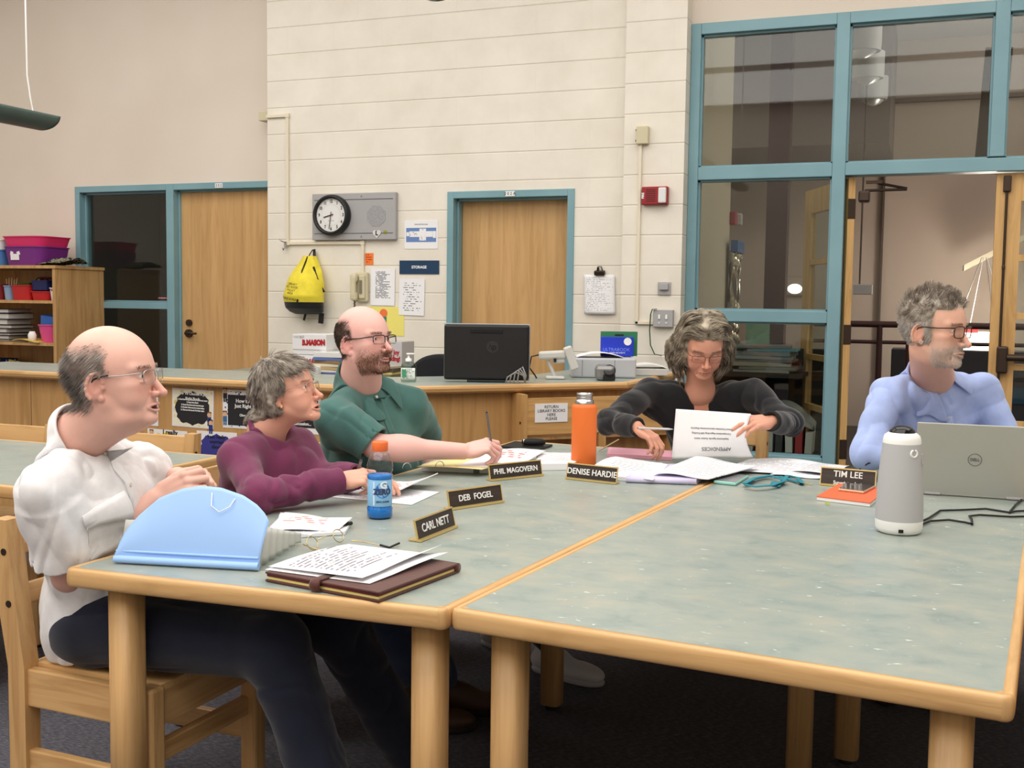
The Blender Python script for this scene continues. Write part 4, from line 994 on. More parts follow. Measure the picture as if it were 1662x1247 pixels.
ob = [o for o in bpy.data.objects if o.name.startswith('reading_poster')][-1]
MB().box((.012, -.0032, -.005), (w_*.84, .0008, h_*.8)).build('poster_panel', M_pblack, ob)
poster('reading_poster', 'white poster with a yellow shape reading I really enjoy, below the damask poster', (240, 698, 304, 760), M_pyel, [('I really\nenjoy\nreading the', .035, M_ink)], .03, M_ink, None, .015, [(-.1, .06, ('shirt_navy', (40, 60, 130)), 'hair_brown')], off=(.02, .055))
poster('reading_poster', 'white poster with a dark blue scalloped shape, left of the maroon sweatshirt', (320, 701, 385, 765), M_pblue, [('I am really\nworried\nabout', .026, M_ink)], .03, M_ink, off=(0, .05))
poster('reading_poster', 'white poster with a black box, seen under the chin above the maroon sweatshirt', (462, 640, 521, 704), None, [('discussion...', .022, M_white)], .03, M_white, None, 0, off=(0, -.05))
ob = [o for o in bpy.data.objects if o.name.startswith('reading_poster')][-1]
x_, z_, w_, h_ = wrect(462, 640, 521, 704, YP)
MB().box((0, -.003, -.0), (w_*.86, .0008, h_*.7)).build('poster_panel', M_pblack, ob)

# ------------------------------------------------------------------ things on and behind the desk
mon = atD(790, 575, 5.62); 
t = thing('computer_monitor', 'black all-in-one computer monitor seen from behind on the desk', 'monitor', (mon.x, mon.y, DZ+.001), YAW-.02)
mw, mh = .438, .285
MB().box((0, -.012, .012+mh/2), (mw, .03, mh), None, .012).box((0, .012, .012+mh/2), (mw*.99, .02, mh*.99), None, .004).build('back_shell', M_black, t)
MB().box((0, .026, .012+mh/2), (mw+.008, .008, mh+.008), None, .003).build('bezel', M_grey, t)
MB().box((.0, -.0285, .012+mh*.885), (mw*.38, .006, mh*.075), None, .004).build('carry_slot', M_matblk, t)
lg = MB().lathe([(.031, 0), (.031, .002)], 32, (.03, -.0275, .012+mh*.6), WALLR).build('logo_disc', mat('logo_dark', (44, 44, 48), .35), t)
text('logo', 'hp', .042, M_matblk, lg, (.03, -.0305, .012+mh*.605), axes((1, 0, .0), (.2, 0, 1), (0, -1, 0)), bold=.0005)
MB().box((0, .05, .006), (.2, .16, .012), None, .004).box((0, .03, .06), (.12, .03, .12)).build('stand', M_black, t)
b = MB()
for k in range(4): b.tube([(.1+.02*k, -.05-.01*k, .0), (.11+.02*k, -.052, .03+.012*k), (.15+.012*k, -.055, .055+.01*k), (.19+.005*k, -.05, .04), (.20, -.04, .004)], .004, 6)
o = b.build('cable_loop', mat('grey_cable', (150, 150, 148), .5), None, t.location, t.rotation_euler); tag(o, 'loop of grey and black cables at the corner of the black monitor', 'cables')
p = atD(722, 600, 6.35)
t = thing('task_chair', 'black office task chair behind the desk, left of the monitor', 'chair', (p.x, p.y, 0), YAW)
def ch(u_, v_): return Vector((-.23+.46*u_, -.03*math.sin(u_*PI), .62+(.44-.16*abs(2*u_-1)**3)*v_))
MB().sheet(ch, 20, 16, .06).build('backrest', fabric('black_upholstery', (34, 34, 38), .9), t)
MB().box((0, -.25, .5), (.48, .46, .08), None, .03).build('seat', MATS['black_upholstery'], t)
MB().cyl((0, -.2, .06), (0, -.2, .48), .03).build('gas_lift', M_black, t)
b = MB()
for k in range(5): a = k*2*PI/5; b.cyl((0, -.2, .1), (.28*math.cos(a), -.2+.28*math.sin(a), .06), .02, 8)
b.build('star_base', M_black, t)
for k in range(5): a = k*2*PI/5; MB().cyl((.28*math.cos(a)-.015, -.2+.28*math.sin(a), .03), (.28*math.cos(a)+.015, -.2+.28*math.sin(a), .03), .03, 14).build('castor', M_black, t)
# barcode scanner on a stand
p = atZ(893, 617, DZ)
t = thing('barcode_scanner', 'pale grey barcode scanner on a stand right of the black monitor', 'scanner', (p.x, p.y+.08, DZ+.001), YAW)
M_pgrey = mat('pale_grey_plastic', (206, 205, 200), .45)
MB().box((0, 0, .008), (.1, .1, .016), None, .006).cyl((.0, 0, .01), (-.04, 0, .1), .01).build('stand', M_pgrey, t)
MB().box((-.015, 0, .13), (.15, .06, .045), (0, -.06, 0), .012).box((.02, 0, .105), (.07, .04, .04), (0, -.06, 0), .01).build('handle', M_pgrey, t)
MB().box((.085, 0, .115), (.045, .085, .13), (0, -.35, 0), .008).build('head', M_pgrey, t)
MB().box((-.002, -.025, .103), (.014, .012, .02)).build('trigger', M_black, t)
MB().tube([(-.09, 0, .13), (-.13, 0, .12), (-.14, 0, .06), (-.11, 0, .02), (-.1, .02, .002)], .004, 6).build('cord', M_black, t)
# printer, boxes, sharpener, paper trays
p = atD(977, 600, 6.17); p.z = DZ
t = thing('desk_printer', 'light grey desktop printer under the blue and green boxes', 'printer', (p.x, p.y, DZ+.001), YAW)
MB().box((0, 0, .055), (.36, .26, .11), None, .01).build('housing', mat('printer_grey', (186, 188, 192), .45), t)
MB().sheet(lambda u_, v_: Vector((-.15+.26*u_, -.12+.2*v_, .113+.025*math.sin(u_*PI))), 12, 6, .002).build('paper_sheet', M_paper, t)
MB().box((.06, -.131, .055), (.002, .002, .09)).box((-.12, -.131, .055), (.002, .002, .09)).build('seam', mat('seam_grey', (120, 120, 124), .5), t)
q = atD(1003, 575, 6.2)
o = MB().box((0, .06, .07), (.21, .03, .14), None, .002).build('green_box', mat('green_card', (52, 126, 86), .5), None, (q.x+.01, q.y, DZ+.115), (0, 0, YAW)); tag(o, 'green flat box standing behind the blue box on the printer', 'box')
MB().box((.0, .044, .12), (.05, .002, .008)).build('box_slot', M_black, o)
o = MB().box((0, 0, .055), (.185, .04, .11), None, .002).build('blue_box', mat('cobalt_card', (30, 56, 190), .45), None, (q.x-.006, q.y-.002, DZ+.115), (0, 0, YAW)); tag(o, 'cobalt blue box standing on the grey printer', 'box')
MB().lathe([(.022, 0), (.022, .001)], 24, (.058, -.0203, .085), WALLR).build('round_sticker', M_white, o)
text('box_lettering', 'ULTRABOOK', .026, mat('pale_blue_ink', (120, 140, 230), .5), o, (-.005, -.0206, .038), WALLR)
text('box_lettering', 'PAPER 500 SHEETS', .011, M_white, o, (.0, -.0206, .02), WALLR)
p = atZ(979, 618, DZ)
t = thing('pencil_sharpener', 'silver and black electric pencil sharpener on the desk counter', 'pencil sharpener', (p.x, p.y+.03, DZ+.001), YAW)
MB().box((0, 0, .042), (.105, .12, .084), None, .022).build('body', mat('silver_plastic', (140, 140, 140), .35, metal=.5), t)
MB().box((.018, -.058, .018), (.066, .01, .034), None, .004).build('tray', M_black, t)
MB().lathe([(.03, 0), (.034, .004), (.03, .008), (.008, .006), (.006, .0)], 24, (.02, -.052, .055), axes((1, 0, 0), (0, .5, .866), (0, -.866, .5))).build('dial', M_black, t)
p = atD(1052, 597, 6.4)
o = MB().box((0, 0, .02), (.2, .24, .04), None, .004).build('paper_tray', M_pgrey, None, (p.x, p.y, DZ+.001), (0, 0, YAW)); tag(o, 'grey tray right of the printer, under loose white paper', 'tray')
o = MB().sheet(lambda u_, v_: Vector((-.12+.22*u_, -.12+.2*v_, .042+.02*math.sin(u_*PI))), 10, 6, .003).build('loose_paper', M_paper, None, (p.x, p.y, DZ+.003), (0, 0, YAW)); tag(o, 'loose white paper on the tray beside the black sleeve', 'paper')
# back counter by the wall with supply boxes
t = thing('wall_counter', 'low counter against the block wall holding cartons and books', 'counter', (0, 0, 0))
MB().span((-4.8, 6.6, 0), (-3.35, 7.36, .80), .004).build('cabinet', M_desk, t); MB().span((-4.83, 6.57, .80), (-3.33, 7.37, .835), .006).build('counter_top', M_lam, t)
M_cart = mat('white_carton', (232, 232, 234), .6); M_cred = mat('carton_red', (176, 30, 40), .6)
bz0 = .836
def carton(label, px, ztop, zbot, y, lid):
    a = atY(px[0], 570, y-.14); b_ = atY(px[1], 570, y-.14); w_ = b_.x-a.x
    t = thing('paper_carton', label, 'carton', ((a.x+b_.x)/2, y, zbot), 0, None)
    h_ = ztop-zbot
    MB().box((0, 0, h_/2), (w_*.97, .28, h_-.002), None, .003).build('carton_body', M_cart, t)
    if lid: MB().box((0, 0, h_-.055), (w_, .29, .11), None, .003).build('lid', M_cart, t)
    y0 = -.1465 if lid else -.1415
    text('lettering', 'W.B.MASON', .052, M_cred, t, (.01, y0, h_-.06 if lid else h_*.62), axes((.995, 0, .06), (0, 0, 1), (0, -1, 0)), bold=.004, sx=.85)
    text('lettering', 'WHO BUT', .022, M_grey, t, (-w_*.32, y0, h_-.02 if lid else h_*.85), axes((.98, 0, .1), (0, 0, 1), (0, -1, 0)))
    return t
yy = 6.9
z_t = atY(505, 543, yy-.14).z; z_m = atY(505, 576, yy-.14).z
carton('white carton on the wall counter, lower of the two with red lettering', (475, 530), z_m-.002, bz0, yy, False)
carton('white lidded carton stacked on top of another by the block wall', (475, 530), z_t, z_m-.001, yy, True)
p = atY(556, 560, 7.1)
o = MB().box((0, 0, .11), (.22, .16, .22), None, .003).build('white_box', M_cart, None, (p.x, 7.15, bz0+.06)); tag(o, 'plain white box behind the green polo collar by the wall', 'box')
o = MB().box((0, 0, .03), (.26, .22, .06), None, .003).build('flat_box', mat('pale_carton', (200, 190, 170), .6), None, (p.x, 7.12, bz0)); tag(o, 'flat tan box under the plain white box', 'box')
zz = bz0; p = atY(553, 600, 6.85)
for i, (c_, h_, w_) in enumerate([((90, 104, 160), .018, .30), ((214, 210, 200), .016, .26), ((190, 164, 118), .022, .22), ((224, 214, 190), .02, .24), ((150, 120, 80), .02, .22), ((96, 116, 170), .022, .24), ((226, 226, 224), .035, .22)]):
    o = MB().box((0, 0, h_/2), (w_, .2, h_), (0, 0, .06*((i*3) % 4-1.5)), .002).build('stacked_book', mat('deskbook%d' % i, c_, .6), None, (p.x, 6.76, zz+.001)); zz += h_+.001
    tag(o, 'book in the pile behind the bald head, %s' % ['blue, at the bottom', 'second from the bottom', 'third from the bottom', 'fourth, middle', 'third from the top', 'blue, second from the top', 'white, topmost'][i], 'book', 'books piled on the wall counter')
p = atY(643, 575, 6.95)
o = MB().box((0, 0, .12), (.14, .2, .24), None, .003).build('grey_carton', mat('grey_card2', (196, 194, 196), .6), None, (p.x, 7.0, bz0)); tag(o, 'pale grey carton with red writing in front of the nose of the man in green', 'carton')
text('lettering', 'for Joy\nreading!', .045, M_cred, o, (.0, -.1012, .14), WALLR, sx=.8, bold=.002)
zz = bz0; p = atY(628, 612, 6.75)
for i, (c_, h_) in enumerate([((120, 110, 90), .02), ((200, 190, 110), .016), ((90, 80, 70), .024), ((190, 180, 160), .016)]):
    o = MB().box((0, 0, h_/2), (.2, .18, h_), (0, 0, .08*(i % 3-1)), .002).build('stacked_book', mat('deskpile%d' % i, c_, .6), None, (p.x, 6.72, zz+.001)); zz += h_+.001
    tag(o, 'book in the low pile left of the sanitizer bottle, %s' % ['lowest', 'yellowish, second', 'dark, third', 'topmost'][i], 'book', 'books beside the sanitizer')
o = MB().box((0, 0, .03), (.16, .1, .06), None, .012).build('foam_block', mat('foam_white', (226, 226, 228), .9), None, (atY(505, 598, 6.66).x, 6.66, bz0+.001)); tag(o, 'clump of white packing foam in front of the cartons', 'packing foam')
p = atZ(656, 621, DZ)
t = thing('sanitizer_bottle', 'clear pump bottle of hand sanitizer on the desk counter', 'bottle', (p.x, p.y+.05, DZ+.001), YAW)
MB().lathe([(.036, 0), (.04, .006), (.04, .075), (.036, .092), (.018, .102), (.014, .108)], 32, sx=1., sy=.7).build('bottle', clearpane('clear_gel', (206, 222, 216), 1.), t)
MB().sheet(lambda u_, v_: Vector((-.036+.072*u_, -.0288-.004*math.sin(u_*PI), .012+.06*v_)), 12, 4, .0006).build('label', printed('sanit_print', 'X', 'Z', 9, paper=(226, 234, 228), ink=(110, 120, 120), dens=.45, cols=8, u=(.05, .95), v=(.05, .95)), t)
MB().box((-.02, -.0345, .045), (.022, .001, .04), (0, 0, -.25)).build('green_mark', mat('mark_green', (70, 150, 110), .6), t)
MB().lathe([(.016, .104), (.016, .118), (.006, .122), (.005, .138), (.012, .139), (.012, .146), (0, .147)], 20).box((.012, 0, .143), (.036, .012, .008), None, .003).build('pump', M_white, t)

# ------------------------------------------------------------------ things on the long tables
TT = TH+.0012
def tp(px, py, z=TT): return atZ(px, py, z)
def patch(c00, c10, c11, c01, lift=None):
    a, b, c, d = [Vector(q) for q in (c00, c10, c11, c01)]
    def f(u, v):
        p = (a*(1-u)+b*u)*(1-v)+(d*(1-u)+c*u)*v
        if lift: p = p+Vector(lift(u, v)) if not isinstance(lift(u, v), (int, float)) else p+Vector((0, 0, lift(u, v)))
        return p
    return f
def paper(name, label, px4, m, z=TT, lift=None, th=.0006, cat='paper', n=(18, 14), grp=None):
    c4 = [tp(*q, z) for q in px4]
    c = sum(c4, Vector())/4
    f = patch(*[q-c for q in c4], lift)
    o = MB().sheet(f, n[0], n[1], th).build(name, m, None, c); tag(o, label, cat, grp); return o
P_text = printed('text_page', 'X', 'Y', 26, dens=.4, cols=26, u=(.12, .9), v=(.1, .92), fill=.35, ink=(130, 130, 138))
P_text2 = printed('table_page', 'Y', 'X', 22, dens=.44, cols=22, u=(.12, .9), v=(.12, .7), fill=.4, ink=(120, 110, 120))
P_list = printed('list_page', 'X', 'Y', 16, dens=.36, cols=14, u=(.2, .85), v=(.25, .9), fill=.22, ink=(110, 110, 120))
P_col = printed('colour_page', 'X', 'Y', 12, dens=.5, cols=12, u=(.25, .8), v=(.45, .85), fill=.6, ink=(190, 130, 120))
# --- nameplates
M_walnut = mat('walnut_engraving', (52, 42, 38), .4); setcol(M_walnut, ramp(M_walnut, noise(M_walnut, coords(M_walnut, (2, 40, 40)), 3, 3), [(.3, (38, 31, 29)), (.7, (66, 54, 48))]))
def nameplate(label, l, r_, lines, sizes, h=.05, tilt=.22):
    a, b_ = tp(*l), tp(*r_); d = (b_-a); L = d.length; ang_ = math.atan2(d.y, d.x)
    t = thing('nameplate', label, 'nameplate', (a+b_)/2, ang_)
    up = Vector((0, math.sin(tilt), math.cos(tilt))); R_ = axes((1, 0, 0), up, Vector((1, 0, 0)).cross(up))
    MB().box(up*(h/2+.004)+Vector((0, .001, 0)), (L, .003, h), Matrix.Rotation(-tilt, 3, 'X')).build('plate', M_walnut, t)
    g = MB().box(Vector((0, -.002, .003)), (L+.002, .012, .006)).box(up*(h+.005)+Vector((0, .001, 0)), (L+.002, .006, .004), Matrix.Rotation(-tilt, 3, 'X'))
    for s_ in (-1, 1): g.box(up*(h/2+.004)+Vector((s_*L/2, .001, 0)), (.003, .005, h), Matrix.Rotation(-tilt, 3, 'X'))
    g.box(Vector((0, .014, .0015)), (L*.98, .034, .003)).build('holder', M_gold, t)
    z_ = h*.5+.004 if len(lines) == 1 else h*.68+.004
    for s_, tx in zip(sizes, lines):
        q = up*z_+Vector((0, -.0012, 0)); text('lettering', tx, s_, M_white, t, q, R_, bold=.0004, sx=.95 if len(tx) < 14 else .85); z_ -= s_*1.0
    return t
nameplate('small walnut and gold nameplate nearest the brown portfolio, tilted', (679, 880), (739, 856), ['CARL NETT'], [.030])
nameplate('walnut nameplate behind and right of the tilted one, facing the blue bottle', (730, 828), (816, 815), ['DEB  FOGEL'], [.026])
nameplate('walnut nameplate in front of the ring binder', (796, 781), (880, 772), ['PHIL MAGOVERN'], [.026])
nameplate('walnut nameplate in front of the orange flask', (919, 777), (1000, 786), ['DENISE HARDIE'], [.029])
nameplate('walnut nameplate with a second line of lettering, behind the orange notebook', (1331, 787), (1420, 795), ['TIM LEE', 'Superintendent'], [.030, .018], .056)
# --- blue accordion file
a0, a1 = tp(184, 915), tp(418, 928); d = a1-a0; L = d.length
t = thing('accordion_file', 'pale blue expanding file with an arched flap standing on the near table corner', 'file', (a0+a1)/2, math.atan2(d.y, d.x))
def flap(u_, v_):
    # straight spine at the bottom, arched top
    h_ = .174*float(np.interp(u_, [0, .015, .05, .12, .25, .4, .52, .65, .8, .9, .97, 1.], [.12, .24, .40, .58, .82, .955, 1., .985, .90, .79, .67, .58]))*v_
    return Vector(((u_-.5)*L+.028*(h_/.174)*max(0, u_-.3), .010+.055*(h_/.174)-.01*math.sin(v_*PI), .004+h_))
M_flap = mat('translucent_blue', (160, 198, 250), .42, spec=.4, sss=0)
MB().sheet(flap, 48, 20, .0015).build('front_flap', M_flap, t)
MB().cyl((-L/2, .006, .010), (L/2, .006, .010), .009, 12).cyl((-L/2+.002, .010, .028), (L/2-.002, .010, .028), .003, 8).build('spine', M_flap, t)
M_pleat = mat('frosted_pleat', (226, 228, 222), .35, trans=.25)
for k in range(7):
    f_ = k/6
    def pl(u_, v_, f_=f_):
        bx_ = (u_-.5)*(L-.004)
        y0 = .025+.26*f_; hh = .088*(1-.72*f_)
        return Vector((bx_, y0+.03*v_*(1-f_), .004+hh*v_))
    MB().sheet(pl, 6, 4, .0012).build('pocket_divider', M_pleat, t)
pts_t = [(.025+.26*k/6+.03*(1-k/6), .004+.088*(1-.72*k/6)) for k in range(7)]
for s_ in (-1, 1):
    def gus(u_, v_, s_=s_):
        i = u_*6; k = min(5, int(i)); q = i-k
        yt = pts_t[k][0]*(1-q)+pts_t[k+1][0]*q; zt = pts_t[k][1]*(1-q)+pts_t[k+1][1]*q
        yb_ = .025+.26*u_
        zig = .010*abs(math.sin(u_*6*PI))
        return Vector((s_*(L/2-.003-zig), yb_*(1-v_)+yt*v_, .004*(1-v_)+zt*v_))
    MB().sheet(gus, 48, 5, .001).build('gusset', M_pleat, t)
MB().tube([flap(.60, .93)+Vector((0, -.004, 0)), flap(.62, .78)+Vector((0, -.010, 0)), flap(.68, .72)+Vector((0, -.010, 0)), flap(.74, .82)+Vector((0, -.010, 0)), flap(.755, .93)+Vector((0, -.004, 0))], .0012, 6).build('elastic_loop', M_white, t)
# --- papers with pen beside the file
o = paper('paper_stack', 'stack of printed sheets with colour bars behind the blue file', [(432, 862), (545, 862), (572, 850), (462, 832)], P_col, TT+.010, lambda u_, v_: (0, 0, .012*max(0, u_-.6)**1*v_*4+.004*math.sin(u_*4)), .0012)
o = paper('paper_stack', 'lower stack of white sheets under the colour bar sheets', [(440, 876), (560, 868), (570, 852), (455, 836)], P_text, TT, lambda u_, v_: 0, .008)
p = tp(568, 850, TT+.011); q = tp(500, 870, TT+.004)
t = thing('click_pen', 'white pen with a black clip lying on the sheets beside the blue file', 'pen', (0, 0, 0))
MB().cyl(q, p, .004, 10).build('barrel', M_white, t); dv = (p-q).normalized(); MB().cyl(p-dv*.03, p+dv*.006, .0052, 10).box(p-dv*.012+Vector((0, 0, .006)), (.01, .026, .003), (0, 0, .5)).build('clip_end', M_black, t)
# --- folded eyeglasses
def zt(px, py, h_=.004): return tp(px, py, TT+h_)
t = thing('folded_eyeglasses', 'gold wire eyeglasses with black temple tips lying on the table', 'eyeglasses', (0, 0, 0))
M_gw = mat('gold_wire', (206, 180, 128), .25, metal=.9)
def loop(c, rx, ry, ang_, tilt_):
    c = Vector(c); ux = Vector((math.cos(ang_), math.sin(ang_), 0)); uz = Vector((0, 0, 1))*math.cos(tilt_)+Vector((-math.sin(ang_), math.cos(ang_), 0))*math.sin(tilt_)
    return [c+ux*rx*math.cos(q_)+uz*ry*math.sin(q_) for q_ in [2*PI*i/24 for i in range(24)]]
c1, c2 = zt(549, 870, .018), zt(507, 882, .016); an = math.atan2((c1-c2).y, (c1-c2).x)
for c_ in (c1, c2): MB().tube(loop(c_, .024, .017, an+.25, .5), .0013, 6, True).build('rim', M_gw, t)
MB().tube([zt(516, 876, .02), zt(528, 871, .024), zt(540, 869, .022)], .0014, 6).build('bridge', M_gw, t)
MB().tube([zt(570, 878, .02), zt(590, 880, .012), zt(622, 886, .004), zt(628, 888, .003)], .0013, 6).build('temple', M_gw, t)
MB().tube([zt(617, 885, .005), zt(632, 889, .003), zt(648, 882, .006)], .003, 6).build('temple_tip', M_black, t)
MB().tube([zt(492, 884, .012), zt(505, 889, .008), zt(525, 895, .004), zt(552, 887, .004)], .0013, 6).build('temple', M_gw, t)
# --- leather portfolio with letter sheets
M_leather = fabric('brown_leather', (84, 46, 40), .45, 180, .25); M_burg = mat('burgundy_pad', (94, 30, 40), .6)
F0, F1, B1 = tp(430, 944), tp(615, 979), tp(744, 930); B0 = F0+(B1-F1)
def inset(k, z_): 
    c_ = (F0+B1)/2; return [(q+(c_-q)*k)+Vector((0, 0, z_)) for q in (F0, F1, B1, B0)]
def slab(k, z0, z1): 
    a_, b_ = inset(k, z0), inset(k, z1); m_ = MB(); m_.add(a_+b_, [(3, 2, 1, 0), (4, 5, 6, 7), (0, 1, 5, 4), (1, 2, 6, 5), (2, 3, 7, 6), (3, 0, 4, 7)]); return m_
t = thing('leather_portfolio', 'brown leather portfolio under curled letters at the near table edge', 'portfolio', (0, 0, 0))
bevel(slab(0, 0, .005).build('lower_cover', M_leather, t), .002); bevel(slab(0, .017, .022).build('upper_cover', M_leather, t), .002)
slab(.03, .0055, .011).build('notepad', mat('pad_yellow', (226, 212, 130), .7), t)
slab(.02, .0115, .0165).build('inner_pocket', M_burg, t)
dirb = (B1-F1).normalized()
MB().tube([B0+Vector((0, 0, .011))+dirb*.0, B1+Vector((0, 0, .011))], .0112, 14).build('spine', M_leather, t)
mp = F0+(F1-F0)*.47
MB().tube([mp+Vector((0, 0, .024))+dirb*.05, mp+Vector((0, 0, .025))-dirb*.002, mp+Vector((0, -.009, .018)), mp+Vector((0, -.010, .008)), mp+Vector((0, -.002, .001))], .013, 8, flat=.25).build('closing_tab', M_leather, t)
top4 = inset(0, .0232)
def letter(name, label, px4, lift, m, z_):
    return paper(name, label, px4, m, z_, lift, .0006)
zz = TT+.0235
letter('letter_sheet', 'printed letter lying under another on the leather portfolio, its corner curling', [(430, 925), (600, 948), (728, 905), (570, 885)], lambda u_, v_: (0, 0, .016*max(0, u_-.75)*4*max(0, v_-.3)+.004*math.sin(v_*3)), P_text2, zz)
letter('letter_sheet', 'printed letter uppermost on the leather portfolio, corner curled upward', [(436, 922), (588, 945), (716, 900), (566, 886)], lambda u_, v_: (0, 0, .003+.03*max(0, u_-.8)*5*max(0, v_-.2)+.006*math.sin(v_*3+u_)), P_text2, zz+.002)
# --- blue sports drink
p = tp(611, 842); 
t = thing('sports_drink', 'clear bottle of bright blue drink with an orange cap', 'bottle', (p.x, p.y+.02, TT), YAW+.25)
Rb = .0365
prof = [(.030, 0), (Rb, .006), (Rb, .030), (Rb-.003, .034), (Rb-.003, .112), (Rb, .116), (Rb, .122), (Rb-.004, .128), (Rb, .134), (Rb+.0005, .150), (Rb-.004, .168), (.024, .184), (.019, .190), (.019, .193)]
MB().lathe(prof, 48).build('bottle', clearpane('clear_bottle', (246, 250, 252), 1.2), t)
inn = [(max(.002, r_-.0012), z_+(.001 if i == 0 else 0)) for i, (r_, z_) in enumerate(prof) if z_ <= .122]+[(Rb-.0032, .1235), (.001, .1236)]
MB().lathe(inn, 48).build('drink', mat('blue_drink', (14, 126, 214), .1, spec=.4), t)
MB().lathe([(.0212, .190), (.0225, .192), (.0225, .214), (.021, .217), (.001, .2175)], 40).build('cap', mat('orange_cap', (236, 112, 52), .45), t)
lb = MB().lathe([(Rb-.0022, .036), (Rb-.0018, .037), (Rb-.0018, .110), (Rb-.0022, .111)], 64)
lab = lb.build('label', mat('label_blue', (142, 196, 236), .4), t)
def wrap(o, r_):   # bend flat lettering round the bottle
    for v in o.data.vertices:
        w_ = o.matrix_basis @ v.co; a_ = w_.x/r_; rr = r_+(-w_.y); q = Vector((rr*math.sin(a_), -rr*math.cos(a_), w_.z)); v.co = o.matrix_basis.inverted() @ q
M_lwhite = mat('label_white', (235, 242, 248), .5); M_lnavy = mat('label_navy', (50, 66, 110), .5); M_lmid = mat('label_mid', (50, 120, 200), .5)
disc = MB().lathe([(.0215, 0), (.0215, .0004)], 40, (.004, -.0003, .082), WALLR).build('emblem', M_lmid, lab); wrap(disc, Rb-.0016)
tx = text('lettering', 'G', .027, M_lwhite, lab, (.006, -.0012, .097), WALLR, bold=.0012); wrap(tx, Rb-.0016)
tx = text('lettering', 'ZERO', .022, M_lnavy, lab, (.003, -.0014, .078), WALLR, bold=.0009, sx=.9); wrap(tx, Rb-.0016)
tx = text('lettering', 'ZERO SUGAR', .0065, M_lnavy, lab, (.004, -.0008, .05), WALLR); wrap(tx, Rb-.0016)
st_ = MB().box((-.022, -.0002, .073), (.0035, .0004, .066)).build('pen_graphic', M_lwhite, lab); wrap(st_, Rb-.0016)
# --- booklet and sheet beside the drink
paper('paper_sheet', 'white sheet lying flat behind the blue drink', [(527, 806), (668, 820), (714, 799), (576, 786)], P_text, TT, None, .0008)
paper('paper_booklet', 'curled open booklet lying on the sheet behind the blue drink', [(585, 800), (665, 806), (711, 786), (600, 782)], P_col, TT+.004, lambda u_, v_: (0, 0, .012+.035*max(0, u_-.55)**1.5*2.2-.010*math.sin(u_*PI)), .003)
# --- ring binder and loose sheets
paper('ring_binder', 'open ring binder of sheets under the writing hand', [(684, 765), (796, 769), (862, 752), (744, 745)], P_text, TT, None, .024, 'binder')
o = paper('manila_divider', 'pale yellow divider sheet on the ring binder', [(676, 758), (782, 763), (836, 748), (726, 742)], mat('divider_yellow', (236, 222, 160), .7), TT+.026, lambda u_, v_: (0, 0, .004*math.sin(u_*3)), .0008)
paper('binder_sheets', 'curving printed sheets fanned over the binder, under the pen tip', [(742, 757), (838, 760), (886, 734), (796, 733)], P_col, TT+.029, lambda u_, v_: (0, 0, .012*math.sin(u_*PI)*v_+.016*max(0, u_-.7)*v_), .002)
paper('paper_stack', 'thick stack of white sheets between two nameplates', [(868, 764), (930, 763), (958, 745), (872, 744)], P_list, TT, None, .024)
rb_ = [q_ for q_ in bpy.data.objects if q_.name == 'ring_binder'][0]
for (px_, py_) in ((790, 748), (838, 745)):
    b = MB(); c_ = tp(px_, py_, TT+.036)-rb_.location; b.tube([c_+Vector((.018*math.cos(q_)*.6, .018*math.cos(q_)*.6, .018*math.sin(q_))) for q_ in [PI*i/10 for i in range(11)]], .0016, 6); b.build('binder_ring', M_steel, rb_)
# --- black phone and watch
c_ = [tp(*q) for q in ((812, 727), (872, 733), (897, 725), (836, 719))]
t = thing('black_phone', 'black phone lying at the far end of the table behind the binder', 'phone', (0, 0, 0))
m_ = MB(); m_.add(c_+[q+Vector((0, 0, .009)) for q in c_], [(3, 2, 1, 0), (4, 5, 6, 7), (0, 1, 5, 4), (1, 2, 6, 5), (2, 3, 7, 6), (3, 0, 4, 7)]); bevel(m_.build('phone_body', M_black, t), .002)
p = tp(866, 723, TT+.010)
t = thing('wrist_watch', 'black wrist watch curled on the black phone', 'watch', (p.x, p.y, TT+.010), YAW)
MB().tube([(.04*math.cos(q_), .025*math.sin(q_), .014) for q_ in [2*PI*i/30 for i in range(30)]], .012, 8, True, flat=1.).build('strap', M_matblk, t)
for v in t.children[0].data.vertices: v.co.y *= .9
MB().cyl((-.045, -.005, .014), (-.035, -.004, .014), .013, 20).build('case', M_steel, t)
# --- orange flask
p = tp(947, 757)
t = thing('insulated_flask', 'orange insulated flask with a bare steel neck', 'flask', (p.x, p.y, TT))
D_ = (p-CPOS).dot(CZ); rr = 20.3/FOC*D_; H_ = (757-656)/FOC*D_*1.0
MB().lathe([(rr*.95, 0), (rr, .005), (rr, H_-.012), (rr*.97, H_-.004), (rr*.74, H_+.002)], 48).build('body', mat('orange_powder', (232, 116, 48), .55), t)
MB().lathe([(rr*.74, H_+.001), (rr*.74, H_+.016), (rr*.62, H_+.018), (rr*.62, H_+.024), (rr*.65, H_+.026), (rr*.62, H_+.028), (rr*.62, H_+.034), (rr*.64, H_+.036), (rr*.64, H_+.042), (rr*.55, H_+.042), (rr*.55, H_+.01)], 48).build('steel_neck', M_steel, t)
